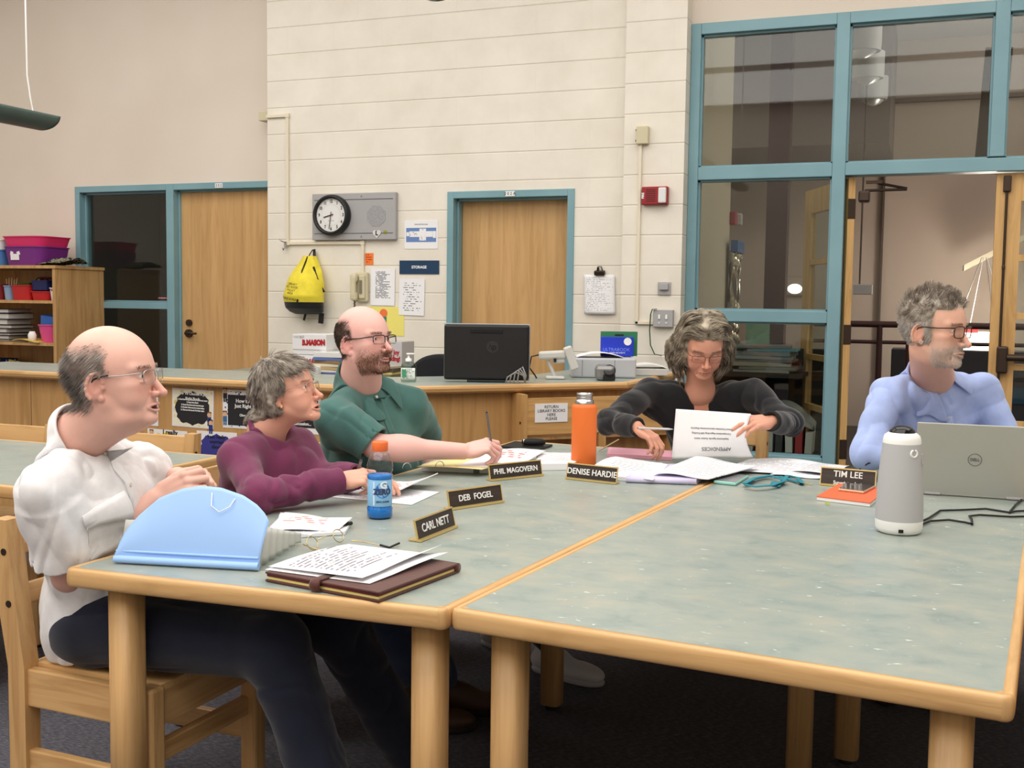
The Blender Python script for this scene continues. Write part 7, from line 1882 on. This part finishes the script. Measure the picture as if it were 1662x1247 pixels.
settle(o, eyes(o, F, dict(look=(1, 0, .1))))
settle(o, [glasses(o, F, 'rimless eyeglasses with thin pale temples', mat('pale_frame', (196, 160, 156), .3, metal=.6), True, .0009, 2.4, 1.55)])
fl_ = lambda x, y, z: 1.5*sm(z, 2.0-1.0*sm(-x, -5, 2), 6.5)*sm(-x, -9.3, -5.5)+1.5*sm(-x, -3.8, 0)*sm(z, -8.5, -5.5)*sm(-z, -8, 6)
def tD(x, y, z):
    t = np.maximum(1.5*sm(z, 3.2, 6.5)*sm(-x, -9.8, -6.8), 1.7*sm(-x, -4.0+2.6*sm(-z, -1, 3), -.6+2.6*sm(-z, -1, 3))*sm(z, -8.2, -5.8)); ear = np.exp(-(((x-.4)/2.0)**2+((z+3.3)/2.4)**2)**2)*(np.abs(y) > 5); return t*(1-1.*ear)-.45+.15*np.sin(x*2.2+z*.9)*np.sin(z*1.7+y)
CP_, cp = cap(S, F, tD)
def flowD(P, t):
    q = F.inv(P); v = q-A((-2.5, 0, 10.5)); v = v/(np.linalg.norm(v, axis=1)[:, None]+1e-6); v[:, 2] -= .55; v[:, 0] += .30*(q[:, 2] > 4)-.45*(q[:, 2] < 2); return v@F.M.T
regD = lambda x, y, z: np.maximum(sm(z, 4.6, 6.2)*sm(-x, -9.2, -7.), sm(-x, -3.6+2.8*sm(-z, -1, 3), -1.8+2.8*sm(-z, -1, 3))*sm(z, -7.0, -5.6))*(1-np.exp(-(((x-.2)/2.1)**2+((z+2.6)/2.6)**2)**2)*(np.abs(y) > 5.5))
r_, nn = surf_roots(P, F, S, regD, 4200, 7); 
qd_ = F.inv(r_)[:, 2]
hairmesh(o, [cp, strands(r_, flowD(r_, 0)+nn*.7, nn, np.random.RandomState(3).uniform(.6, 1.05, len(r_))*(.016+.036*sm(qd_, -2, 6)), CP_, 6, .0008, .002, seedv=4, flow=flowD, curl=.14, stiff=.5, clump=(16, .6))], 'hair', (92, 82, 74), (186, 176, 164), F, lambda x, y, z: (.45*sm(z, 4, 9)*(vnoise(np.stack([x*1.2, y*1.2, z*.3], 1)) > .1), (206, 196, 182)), 60)
brows(o, S, F, P, 160, .7, ((130, 108, 92), (176, 154, 134)), 8)
q = F.p((.35, -7.55, -4.6)); MB().lathe([(0, -.0045), (.0035, -.002), (.0035, .002), (0, .0045)], 10, Vector(q)-Vector(o['_o'])).build('earring', M_gold, o)
C = Solid(); M = shirt_core(C, J, (.12, .165, .17), (.15, .17, .2), (.15, .185, .13), .36, .03, .066); J['M'] = M
for q in 'RL': C.add(cone(J['s'+q]-A((0, 0, .02)), J['e'+q], .054, .059), .05); d_ = J['w'+q]-J['e'+q]; C.add(cone(J['e'+q], J['w'+q]-d_*.25, .057, .046), .03); C.add(disc(J['w'+q]-d_*.4, J['w'+q]+d_*.02, .045, .042), .02); hollow(C, J['e'+q], J['w'+q]+d_*.02, .042)
C.add(cone(J['pv'], J['pv']-M[:, 2]*.06, .17, .165), .04)
C.post = [away(wrinkle(.008, 12, M[:, 2]*.6+M[:, 0]*.6, 2.4, 11.), (J['wR'], J['wL']), .09), local(wrinkle(.007, 18, J['sR']-J['eR']+M[:, 0]*.1, 2.2, 2.), J['eR'], .14), local(wrinkle(.007, 24, np.cross(J['wR']-J['eR'], A((0, .3, 1))), 2.5, 5.), (J['wR']*.35+J['eR']*.65), .09)]
nu = A(F.p((-1.2, 0, -6.)))-J['nb']; nu /= np.linalg.norm(nu)
C.sub(cone(J['nb']-nu*.005, J['nb']+nu*.12, .062, .085), .012)
C.fin.append((lambda P: P[:, 2]-.452, None, 0, .004))
clothes('sweatshirt', C, .0045, M_maroonf, o, None, o['_o'])
nring = []
for i in range(40):
    a_ = 2*PI*i/40; fx = M[:, 0]-nu*(M[:, 0]@nu); fx /= np.linalg.norm(fx); sx_ = np.cross(nu, fx); nring.append(J['nb']+nu*(.006-.008*math.cos(a_))+(fx*math.cos(a_)*1.12+sx_*math.sin(a_))*.066)
nring = C.stick(A(nring), .002, 10, .01); MB().tube([Vector(q)-Vector(o['_o']) for q in nring], .0085, 8, True).build('neckband', M_maroonf, o)
J.update(hR=A((-1.95, 2.93, .56)), hL=A((-1.95, 3.12, .56)), kR=A((-1.60, 2.93, .52)), kL=A((-1.55, 3.12, .52)), aR=A((-1.47, 3.03, .20)), aL=A((-1.45, 3.2, .12)), seat=-1.98)
trousers(o, J, M_jean2, hr=.095, kr=.07, ar=.058)
shoe(o, (-1.56, 3.03, 0), (-1.30, 3.12, 0), M_brownsh, M_sole, .045, .09); shoe(o, (-1.50, 3.22, 0), (-1.25, 3.30, 0), M_brownsh, M_sole, .045)

# ================= bald man in the green polo shirt
p = dict(jaw=1.06, cheek=1.06, nose=1.02, nx=.3, fold=1.1, lid=.32, lips=.6, brow=.9, flush=(214, 122, 116), lipc=(186, 112, 106), stubble=((112, 78, 58), .80),
         scalp=((74, 62, 54), lambda x, y, z: .85*sm(-1.6+3.8*sm(z, -2.6, .6)-x, 0, 1.4)*sm(-z, -8.2, -5.8)*sm(z, -6.5, -4.5)*(1-sm(x, -3.5, 2.4)*sm(z, 2.5, 5))), orbit=(196, 132, 120))
F = earframe(562, 561, 3.88, 33, 6, 0, 1.07)
J = dict(nr=.070, k=1.12, nb=D(582, 620, 4.02), pv=A((-2.0, 3.70, .58)), sR=D(540, 668, 3.82), sL=D(668, 652, 4.14), eR=D(612, 726, 3.80), wR=D(752, 733, 3.86), eL=A((-1.88, 4.02, .78)), wL=A((-1.77, 3.84, .68)))
J_pv = J['pv']; S = Solid(); head(S, F, p); body_core(S, F, J, (6.2, 6.9), (-1.2, 0, -6.5)); S.add(cone(F.p((1.2, 0, -8.5)), J['nb']+F.d((1, 0, 0))*.03, 4.4*F.s, 5.6*F.s), 2.5*F.s)
hand(S, J['wR'], A(RIGHT)*.96+A((0, 0, .2))+A(AWAY)*.15, A((0, 0, -.85))+A(AWAY)*.5, True, .0105, [(.55, .85, .4), (.75, .95, .5), (.9, 1.05, .6), (1.0, 1.1, .6)], (.30, .55, .4, .35))
hand(S, J['wL'], (1, 0, -.1), (0, 0, -1), False, .0100, [(.3, .5, .3)]*4)
o, P = make_person('person with bald crown, trimmed beard and black glasses in a green polo shirt, writing', F, p, (232, 182, 172), S, .0028)
settle(o, eyes(o, F, dict(look=(1, .05, .0))))
settle(o, [glasses(o, F, 'dark half rim eyeglasses', mat('dark_frame', (40, 26, 30), .3), True, .0018, 2.55, 1.45, sq=.45)])
regP = lambda x, y, z: .9*sm(-1.6+3.6*sm(z, -2.6, .6)-x, 0, 1.2)*sm(-z, -7.0, -5.6)*sm(z, -6.4, -5)*(1-sm(x, -3.0, 2.0)*sm(z, 2.5, 4.5))*(1-np.exp(-(((x+.9)/2.2)**2+((z+1.5)/3.1)**2)**2)*(np.abs(y) > 6.4))
def flowP(P, t): q = F.inv(P); v = np.stack([-.6+0*q[:, 0], 0*q[:, 1], -.8+0*q[:, 2]], 1); return v@F.M.T
r_, nn = surf_roots(P, F, S, regP, 3600, 21)
beard = lambda x, y, z: .8*sm(z, -12.4, -11)*(np.abs(y) < 8)*(x < 12)*np.clip((1/(1+np.exp(-((-5.2-z)-np.clip(1-(x-2)*.3, 0, 4)+np.clip((4.4-np.abs(y))*.4, -9, 1.6))*3)))*(x > 1.5)*(z > -12.5)*(1-np.exp(-((z+7.3)**2/.45+(np.abs(y)/2.2)**4))*(x > 8)), 0, 1)+.7*np.exp(-((z+5.9)**2/.3+(np.abs(y)/2.3)**4))*(x > 8.6)
r2, n2 = surf_roots(P, F, S, beard, 3800, 22)
dd2 = F.d((.2, 0, -1))[None]+n2*.35
hairmesh(o, [strands(r_, flowP(r_, 0)+nn*.3, nn, .009, S, 3, .0006, .003, seedv=23, flow=flowP)], 'hair', (52, 42, 36), (92, 76, 64))
hairmesh(o, [strands(r2, dd2, n2, np.random.RandomState(4).uniform(.003, .0075, len(r2)), S, 2, .0005, .002, seedv=24)], 'beard', (84, 58, 42), (146, 104, 74))
brows(o, S, F, P, 260, .8, ((92, 70, 56), (130, 100, 82)), 25)
C = Solid(); M = shirt_core(C, J, (.125, .185, .19), (.17, .20, .22), (.15, .20, .14), .34, .055, .07); J['M'] = M
aR = J['eR']-J['sR']; eS = J['sR']+aR*.92; C.add(cone(J['sR']-A((0, 0, .016)), J['sR']*.5+eS*.5, .068, .070), .035); C.add(disc(J['sR']*.75+eS*.25, eS, .066, .074), .03); hollow(C, J['sR'], eS, .072)
aL = J['eL']-J['sL']; eL_ = J['sL']+aL*.8; C.add(cone(J['sL']-A((0, 0, .016)), J['sL']*.5+eL_*.5, .066, .068), .035); C.add(disc(J['sL']*.75+eL_*.25, eL_, .064, .072), .03); hollow(C, J['sL'], eL_, .070)
C.post = [away(wrinkle(.008, 11, M[:, 2]+M[:, 0]*.5+M[:, 1]*.3, 2.6, 21.), (eS, eL_), .08), local(wrinkle(.007, 17, aR, 2.6, 9.), J['sR']+aR*.45, .11)]
nu = A(F.p((-1.2, 0, -6.5)))-J['nb']; nu /= np.linalg.norm(nu)
C.sub(cone(J['nb']-nu*.01, J['nb']+nu*.12+M[:, 0]*.03, .070, .09), .01)
C.fin.append((lambda P: P[:, 2]-.452, None, 0, .004))
clothes('polo_shirt', C, .0045, M_polo, o, None, o['_o'])
ring_collar(o, C, J['nb']+nu*.008, M[:, 0]+A(RIGHT)*.2, nu, M_polo, .078, .34, .032, .052, .030, .034, tilt=.015)
strip(o, C, [onfront(C, J, M, h, 0) for h in np.linspace(.96, .66, 8)], .036, M_polo, 'placket', .002)
button(o, C, onfront(C, J, M, .93, 0)+M[:, 0]*.003, M_btn)
kk = [eS+aR/np.linalg.norm(aR)*t for t in (-.02, .0)]
J.update(hR=A((-1.97, 3.60, .55)), hL=A((-1.97, 3.80, .55)), kR=A((-1.52, 3.62, .52)), kL=A((-1.55, 3.86, .52)), aR=A((-1.24, 3.72, .13)), aL=A((-1.52, 3.93, .13)), seat=-1.98)
trousers(o, J, M_khaki, hr=.10, kr=.075, ar=.058)
shoe(o, (-1.31, 3.75, 0), (-1.03, 3.66, 0), M_sneak, M_wsole, .052, .07, 'sneaker'); shoe(o, (-1.60, 3.96, 0), (-1.33, 3.88, 0), M_sneak, M_wsole, .052, .07, 'sneaker')
tip_ = D(800, 738, 3.90); end_ = D(790, 670, 3.86)

# ================= woman in the black sweater
p = dict(jaw=.95, cheek=1.02, nose=1.0, brow=.85, fold=1.3, lid=.2, lidz=-.1, lips=.66, wide=.98, flush=(204, 120, 98), lipc=(168, 92, 84), orbit=(176, 116, 96))
F = headframe(D(1141, 560, 4.44), 88, -27, 0, 1.04)
J = dict(long=1, nr=.058, k=.92, nb=D(1136, 636, 4.56), pv=A((-.87, 4.88, .57)), sR=D(1052, 630, 4.55), sL=D(1222, 632, 4.50), eR=D(988, 684, 4.34), wR=D(1033, 693, 4.20), eL=D(1284, 688, 4.32), wL=D(1254, 684, 4.16))
J_pv = J['pv']; S = Solid(); head(S, F, p); body_core(S, F, J, (5.0, 5.8), (-1.6, 0, -6.))
hand(S, J['wR'], A(RIGHT)*.75+A((0, 0, -.5))-A(AWAY)*.45, A((0, 0, -.55))-A(AWAY)*-.45-A(RIGHT)*.55, True, .0094, [(.45, .7, .4), (.5, .75, .4), (.55, .8, .45), (.6, .8, .5)], (.2, .6, .3, .3))
hand(S, J['wL'], -A(RIGHT)*.92+A((0, 0, -.05))-A(AWAY)*.3, A((0, 0, -.75))+A(AWAY)*.65, False, .0096, [(.30, .35, .25), (.42, .45, .3), (.5, .5, .3), (.55, .5, .3)], (.35, .65, .25, .2))
o, P = make_person('person in a black v-neck sweater with wavy grey hair, reading and turning a page', F, p, (214, 156, 132), S, .0028)
settle(o, eyes(o, F, dict(look=(1, 0, -.6))))
settle(o, [glasses(o, F, 'thin reddish half rim eyeglasses', mat('copper_frame', (120, 62, 50), .3, metal=.5), True, .0012, 2.5, 1.5, zc=-.9)])
def tN(x, y, z):
    ay = np.abs(y); fr = 3.6+.10*ay**2*0
    top = 2.2*sm(z, 5.0, 8.0)*sm(-x, -10.0, -5.5); side = (2.2+2.0*np.exp(-((z+2.5)/4.5)**2))*sm(-x, -4.8-.10*np.maximum(0, z), -1.5)*sm(z, -10.5, -7.5)*sm(ay, 2, 6); back = 2.8*sm(-x, -1, 3)*sm(z, -11.5, -8)
    return np.maximum(np.maximum(top, side), back)*(1+.18*np.sin(z*1.15+ay*.8+x*.6)+.10*np.sin(z*2.1+y*1.3))-.45
CP_, cp = cap(S, F, tN, .0035)
def flowN(P, t):
    q = F.inv(P); sy = np.where(q[:, 1] >= -.6, 1., -1.); ay = np.abs(q[:, 1]); lat = np.maximum(sm(q[:, 2], 6.5, 10.5)*(1-sm(ay, 4, 8.5)), sm(q[:, 0], 1.5, 4.5)*(1-sm(ay, 6.0, 8.2))); bk = sm(q[:, 0], 3, 6); inn = sm(-q[:, 2], 3, 8)
    wv = np.sin(q[:, 2]*1.15+3*vnoise(P*22)); 
    v = np.stack([-.12+.30*wv-.75*bk, sy*(.95*lat+.22*(1-lat)*(1-inn)-.35*inn+.25*wv), -.22-.9*(1-lat)+.15*bk], 1); return v@F.M.T
regN = lambda x, y, z: np.maximum(sm(z, 5.6, 7.2)*sm(-x, -9., -7.), sm(-x, -3.6, -1.6)*sm(z, -6.5, -3))
r_, nn = surf_roots(P, F, S, regN, 4200, 31)
LN = np.random.RandomState(6).uniform(.11, .165, len(r_))
hairmesh(o, [cp, strands(r_, flowN(r_, 0)+nn*.9, nn, LN, CP_, 10, .0011, .004, seedv=32, flow=flowN, curl=.25, stiff=.6, clump=(22, .75))], 'hair', (84, 72, 60), (190, 178, 158), None, None, 50)
brows(o, S, F, P, 160, .7, ((120, 98, 80), (160, 138, 116)), 33)
C = Solid(); M = shirt_core(C, J, (.12, .165, .17), (.13, .155, .2), (.14, .175, .13), .36, .02, .062); J['M'] = M
for q in 'RL': C.add(cone(J['s'+q]-A((0, 0, .012)), J['e'+q], .056, .050), .035); d_ = J['w'+q]-J['e'+q]; C.add(cone(J['e'+q], J['w'+q]-d_*.3, .049, .043), .03); C.add(disc(J['w'+q]-d_*.5, J['w'+q]+d_*.06, .043, .039), .02); hollow(C, J['e'+q], J['w'+q]+d_*.06, .039)
C.add(cone(J['pv'], J['pv']-M[:, 2]*.08, .16, .16), .04)
C.post = [away(wrinkle(.007, 13, M[:, 2]+M[:, 1]*.6, 2.4, 31.), (J['wR'], J['wL']), .09), local(wrinkle(.005, 26, np.cross(J['wR']-J['eR'], A((0, .3, 1))), 2.6, 2.), J['eR'], .12), local(wrinkle(.005, 26, np.cross(J['wL']-J['eL'], A((0, .3, 1))), 2.6, 3.), J['eL'], .12)]
nu = A(F.p((-1.6, 0, -6.)))-J['nb']; nu /= np.linalg.norm(nu)
C.sub(cone(J['nb']+nu*.0, J['nb']+nu*.12, .060, .085), .012)
vb = J['pv']+(J['nb']-J['pv'])*.70+M[:, 0]*.10
C.sub(cone(vb+M[:, 0]*.03-M[:, 2]*.02, J['nb']+M[:, 0]*.085+M[:, 2]*.03, .002, .054), .01)
C.fin.append((lambda P: P[:, 2]-.452, None, 0, .004))
S_ = clothes('sweater', C, .0045, M_blackk, o, None, o['_o'])
# chest skin in the neckline
V_ = Solid(); V_.add(ell(J['pv']+(J['nb']-J['pv'])*.74+M[:, 0]*.012, (.088, .075, .11), M), .01); V_.add(cone(J['nb']-M[:, 2]*.06, J['nb']+M[:, 2]*.0, .075, .054), .05); q, w_ = V_.mesh(.005); npmesh('chest', q-A(o['_o']), w_, M_skin, o, np.tile(L3((206, 142, 116)), (len(q), 1)))
wd = (J['wL']-J['eL']); wd /= np.linalg.norm(wd); wx = np.cross(wd, A((0, 0, 1))); wx /= np.linalg.norm(wx); wz = np.cross(wx, wd)
MB().tube([Vector(J['wL']+wd*.018+(wx*math.cos(a_)+wz*math.sin(a_))*.034-A(o['_o'])) for a_ in [2*PI*i/28 for i in range(28)]], .007, 8, True).build('wrist_band', M_matblk, o)
J.update(hR=A((-.97, 4.84, .556)), hL=A((-.79, 4.82, .556)), kR=A((-1.07, 4.46, .52)), kL=A((-.87, 4.46, .52)), aR=A((-1.07, 4.34, .12)), aL=A((-.87, 4.34, .12)), seat=-.86)
trousers(o, J, M_khaki, hr=.09, kr=.07, ar=.055)
shoe(o, (-1.07, 4.37, 0), (-1.08, 4.12, 0), M_matblk, M_sole, .042); shoe(o, (-.87, 4.37, 0), (-.87, 4.12, 0), M_matblk, M_sole, .042)

# ================= man in the light blue shirt
p = dict(jaw=.98, cheek=.98, nose=1.02, nx=.4, nz=.35, fold=1.2, lid=.30, lips=.55, brow=1.0, flush=(208, 128, 108), lipc=(184, 116, 104), orbit=(180, 124, 106), stubble=((210, 194, 184), .55),
         scalp=((150, 136, 124), lambda x, y, z: .7*np.maximum(sm(z, 5.2, 7)*sm(-x, -8.8, -7), sm(-x, -4.2, -2.6)*sm(z, -5.5, -3.5)*sm(z+.0*x, -6, -2))))
F = earframe(1490, 541, 3.74, 46, -3, 0, 1.13)
J = dict(long=1, nr=.062, k=1.05, nb=D(1510, 610, 3.98), pv=A((.03, 4.68, .58)), sR=D(1440, 640, 3.92), sL=D(1594, 628, 4.08), eR=D(1407, 735, 3.86), wR=A((.09, 4.00, .826)), eL=D(1640, 735, 4.06), wL=A((.26, 4.00, .826)))
J_pv = J['pv']; S = Solid(); head(S, F, p); body_core(S, F, J, (5.3, 6.0), (-1.2, 0, -6.5)); S.add(cone(F.p((1.0, 0, -8)), J['nb']+F.d((1, 0, 0))*.03, 3.8*F.s, 4.8*F.s), 2.5*F.s)
for q in 'RL': hand(S, J['w'+q], (.04, -1, .05), (0, 0, -1), q == 'R', .0098, [(.25, .4, .3)]*4)
o, P = make_person('person in a light blue dress shirt with white beard, sitting behind the laptop', F, p, (228, 178, 156), S, .0028)
settle(o, eyes(o, F, dict(look=(1, -.1, -.12))))
settle(o, [glasses(o, F, 'dark brown full rim eyeglasses', mat('tortoise_frame', (58, 36, 30), .3), False, .0019, 2.6, 1.75, sq=.55)])
def tT(x, y, z):
    t = np.maximum(1.15*sm(z, 4.8, 7.5)*sm(-x, -9.2, -6.5), (.75+.4*sm(z, 2, 7))*sm(-x, -3.9-.35*np.maximum(0, z-2), -1.5)*sm(z, -6.0, -3.5)); ear = np.exp(-(((x+.9)/2.1)**2+((z+1.6)/3.1)**2)**2)*(np.abs(y) > 6.2); return t*(1-ear)-.4
CP_, cp = cap(S, F, tT)
def flowT(P, t):
    q = F.inv(P); up_ = sm(q[:, 2], 2.5, 9); n_ = vnoise(P*38); n2_ = vnoise(P*38+7)
    v = np.stack([.35*up_-.55*(1-up_)+.7*up_*n_, .7*up_*n2_, .55*up_-.8*(1-up_)], 1); return v@F.M.T
regT = lambda x, y, z: np.maximum(sm(z, 5.4, 6.8)*sm(-x, -8.6, -7.2), sm(-x, -3.6, -2.2)*sm(z, -5.6, -4.2))*(1-np.exp(-(((x+.9)/2.2)**2+((z+1.6)/3.1)**2)**2)*(np.abs(y) > 6.2))
r_, nn = surf_roots(P, F, S, regT, 4200, 41); q_ = F.inv(r_)
LT = (.013+.021*sm(q_[:, 2], 3, 8))*np.random.RandomState(8).uniform(.6, 1.15, len(r_))
hairmesh(o, [cp, strands(r_, flowT(r_, 0)+nn*.8, nn, LT, CP_, 5, .0009, .003, seedv=42, flow=flowT, curl=.2, clump=(14, .6))], 'hair', (104, 90, 78), (190, 180, 168), F, lambda x, y, z: (.6*sm(-z, -4, 0), (190, 184, 178)), 70)
beardT = lambda x, y, z: .75*sm(z, -12.2, -11)*(np.abs(y) < 8)*(x < 12)*np.clip((1/(1+np.exp(-((-5.0-z)-np.clip(1-(x-2)*.3, 0, 4)+np.clip((4.0-np.abs(y))*.4, -9, 1.4))*3)))*(x > 2.5)*(z > -12.5)*(1-np.exp(-((z+7.3)**2/.45+(np.abs(y)/2.2)**4))*(x > 8)), 0, 1)+.7*np.exp(-((z+5.95)**2/.25+(np.abs(y)/2.2)**4))*(x > 8.6)
r2, n2 = surf_roots(P, F, S, beardT, 3400, 43)
hairmesh(o, [strands(r2, F.d((.2, 0, -1))[None]+n2*.3, n2, np.random.RandomState(4).uniform(.003, .0075, len(r2)), S, 2, .0005, .002, seedv=44)], 'beard', (196, 186, 178), (238, 232, 226))
brows(o, S, F, P, 240, .9, ((140, 116, 100), (190, 170, 154)), 45)
C = Solid(); M = shirt_core(C, J, (.12, .185, .19), (.125, .18, .22), (.13, .185, .14), .36, .0, .07); J['M'] = M
for q in 'RL': C.add(cone(J['s'+q]-A((0, 0, .012)), J['e'+q], .064, .062), .035); d_ = J['w'+q]-J['e'+q]; C.add(cone(J['e'+q], J['w'+q]-d_*.2, .058, .046), .03); C.add(disc(J['w'+q]-d_*.4, J['w'+q]-d_*.02, .046, .042), .02); hollow(C, J['e'+q], J['w'+q]-d_*.02, .042)
C.post = [wrinkle(.007, 12, M[:, 2]+M[:, 1]*.3, 2.6, 41.), local(wrinkle(.007, 17, np.cross(J['eR']-J['sR'], M[:, 0])+A((0, 0, .3)), 2.4, 12.), J['eR']*.6+J['sR']*.4, .17), local(wrinkle(.006, 17, np.cross(J['eL']-J['sL'], M[:, 0]), 2.4, 15.), J['eL']*.5+J['sL']*.5, .15)]
nu = A(F.p((-1.2, 0, -6.5)))-J['nb']; nu /= np.linalg.norm(nu)
C.sub(cone(J['nb']-nu*.01, J['nb']+nu*.12+M[:, 0]*.05, .064, .09), .01)
C.sub(cone(J['nb']+M[:, 0]*.12-nu*.09, J['nb']+M[:, 0]*.09+nu*.02, .006, .032), .008)
C.fin.append((lambda P: P[:, 2]-.452, None, 0, .004))
clothes('dress_shirt', C, .0045, M_bluesh, o, None, o['_o'])
ring_collar(o, C, J['nb']+nu*.008, M[:, 0]+A(RIGHT)*.2, nu, M_bluesh, .072, .5, .036, .052, .036, .038, tilt=.015)
strip(o, C, [onfront(C, J, M, h, 0) for h in np.linspace(.82, .25, 12)], .034, M_bluesh, 'placket', .0018)
for h in (.82, .66, .5): button(o, C, onfront(C, J, M, h, 0)+M[:, 0]*.003, M_btn, .005)
J.update(hR=A((-.08, 4.56, .55)), hL=A((.14, 4.54, .55)), kR=A((-.08, 4.15, .52)), kL=A((.16, 4.12, .52)), aR=A((-.06, 4.1, .12)), aL=A((.18, 4.08, .12)), seat=.03)
trousers(o, J, M_khaki, hr=.09, kr=.07, ar=.055)
shoe(o, (-.06, 4.14, 0), (-.08, 3.86, 0), M_matblk, M_sole, .045); shoe(o, (.18, 4.12, 0), (.17, 3.84, 0), M_matblk, M_sole, .045)

# ------------------------------------------------------------------ things held in the hands
def heldpen(name, label, a, b, m1, m2):
    a, b = Vector(a), Vector(b); t = thing(name, label, 'pen', (0, 0, 0)); d = (b-a)
    MB().cyl(a, a+d*.12, .0012, 8, .004).cyl(a+d*.12, b, .0042, 12).build('barrel', m1, t); MB().cyl(b-d*.03, b+d*.02, .0036, 10).build('button_end', m2, t); return t
heldpen('writing_pen', 'grey pen in the writing hand above the ring binder', tip_, end_, mat('grey_pen', (120, 116, 116), .3, metal=.5), M_black)
heldpen('writing_pen', 'slim grey pen held above the flat sheets beside the blue bottle', D(572, 792, 3.36), D(586, 748, 3.30), mat('slim_pen', (130, 130, 134), .3, metal=.4), M_black)
heldpen('writing_pen', 'pen between the fingers beside the lifted white page', D(1092, 697, 4.12), D(1036, 695, 4.17), mat('clear_pen', (190, 190, 192), .3), M_black)
# page being turned: stands on the table, printed upside down
cs = [D(1090, 745, 4.22), D(1222, 742, 4.16), D(1222, 672, 4.13), D(1097, 664, 4.24)]
def pg(u_, v_):
    b = cs[0]*(1-u_)+cs[1]*u_; t = cs[3]*(1-u_)+cs[2]*u_; q = b*(1-v_)+t*v_; bow = .02*math.sin(v_*PI)*(1 if True else 0)
    q = q-A(AWAY)*(.018*math.sin(v_*PI)*u_)-A(RIGHT)*(.035*math.sin(v_*PI*.9)*max(0, u_-.5)*2*(1-v_*.3)); return Vector(q)
o = MB().sheet(pg, 20, 20, .0006).build('turned_page', M_paper); tag(o, 'white page headed APPENDICES upside down, held up by the woman in black', 'paper')
def pgframe(u_, v_):
    q = pg(u_, v_); du = (pg(u_+.01, v_)-pg(u_-.01, v_)).normalized(); dv = (pg(u_, v_+.01)-pg(u_, v_-.01)).normalized(); n_ = du.cross(dv).normalized(); dv = n_.cross(du); return q+n_*.0016, du, dv, n_
def pgtext(nm, body, size, u0, v0):
    t_ = text(nm, body, size, mat('grey_ink', (110, 110, 116), .6), o, (0, 0, 0))
    for v in t_.data.vertices:
        u_, v_ = u0-v.co.x/.315, v0-v.co.y/.2; q, du, dv, n_ = pgframe(min(.99, max(.01, u_)), min(.99, max(.01, v_))); v.co = q+n_*v.co.z
pgtext('heading', 'APPENDICES', .022, .56, .2)
for v_, tx in ((.42, 'Supplemental Agenda Action Items'), (.53, 'Correspondence Regarding Self-Funding'), (.63, 'School Committee Subcommittee Reports')): pgtext('line', tx, .0105, .5, v_)

LK = .90
for i, (x, y, sx_, sy_, p_) in enumerate(((-5.4, 4.6, 5., 3., 150), (.2, 4.6, 5., 3., 140), (-2.6, 1.2, 8., 2.6, 260), (-2.0, -1.7, 8., 2.4, 230))):
    area('ceiling_bounce', (x, y, CEIL-.02), sx_, sy_, p_*LK, (1, .965, .92))
# added area fills that brighten the hall, without fixtures
for (x, y, z, p) in ((2.6, 9.3, 4.2, 32), (2.4, 11.0, 4.2, 22), (-2.6, 9.6, 4.2, 30)):
    area('hall_fill', (x, y, z), .8, .8, p, (1, .9, .8))
up = area('hall_ceiling_fill', (2.4, 9.4, 2.9), 2., 1.2, 150, (1, .95, .9), (PI, 0, 0))  # added fill aimed upward to brighten the hall ceiling, no fixture
bl = bpy.data.lights.new('bowl_lamp', 'POINT'); bl.energy = 28; bl.shadow_soft_size = .12; bl.color = (1, .93, .82); bo = bpy.data.objects.new('bowl_lamp', bl); COL.objects.link(bo); bo.location = (BOWL.x, 11.9, BOWL.z+.35)
area('office_fill', (-6.6, 9.0, 2.7), .5, .5, 7)  # fill light below the office ceiling, without a fixture
w = bpy.data.worlds.new('world'); SC.world = w; w.use_nodes = True
w.node_tree.nodes['Background'].inputs[0].default_value = (.05, .05, .055, 1)
SC.cycles.use_denoising = True
SC.cycles.max_bounces = 8
SC.cycles.diffuse_bounces = 4
SC.cycles.glossy_bounces = 3
SC.cycles.transmission_bounces = 8
SC.cycles.transparent_max_bounces = 12
SC.cycles.caustics_reflective = False
SC.cycles.caustics_refractive = False
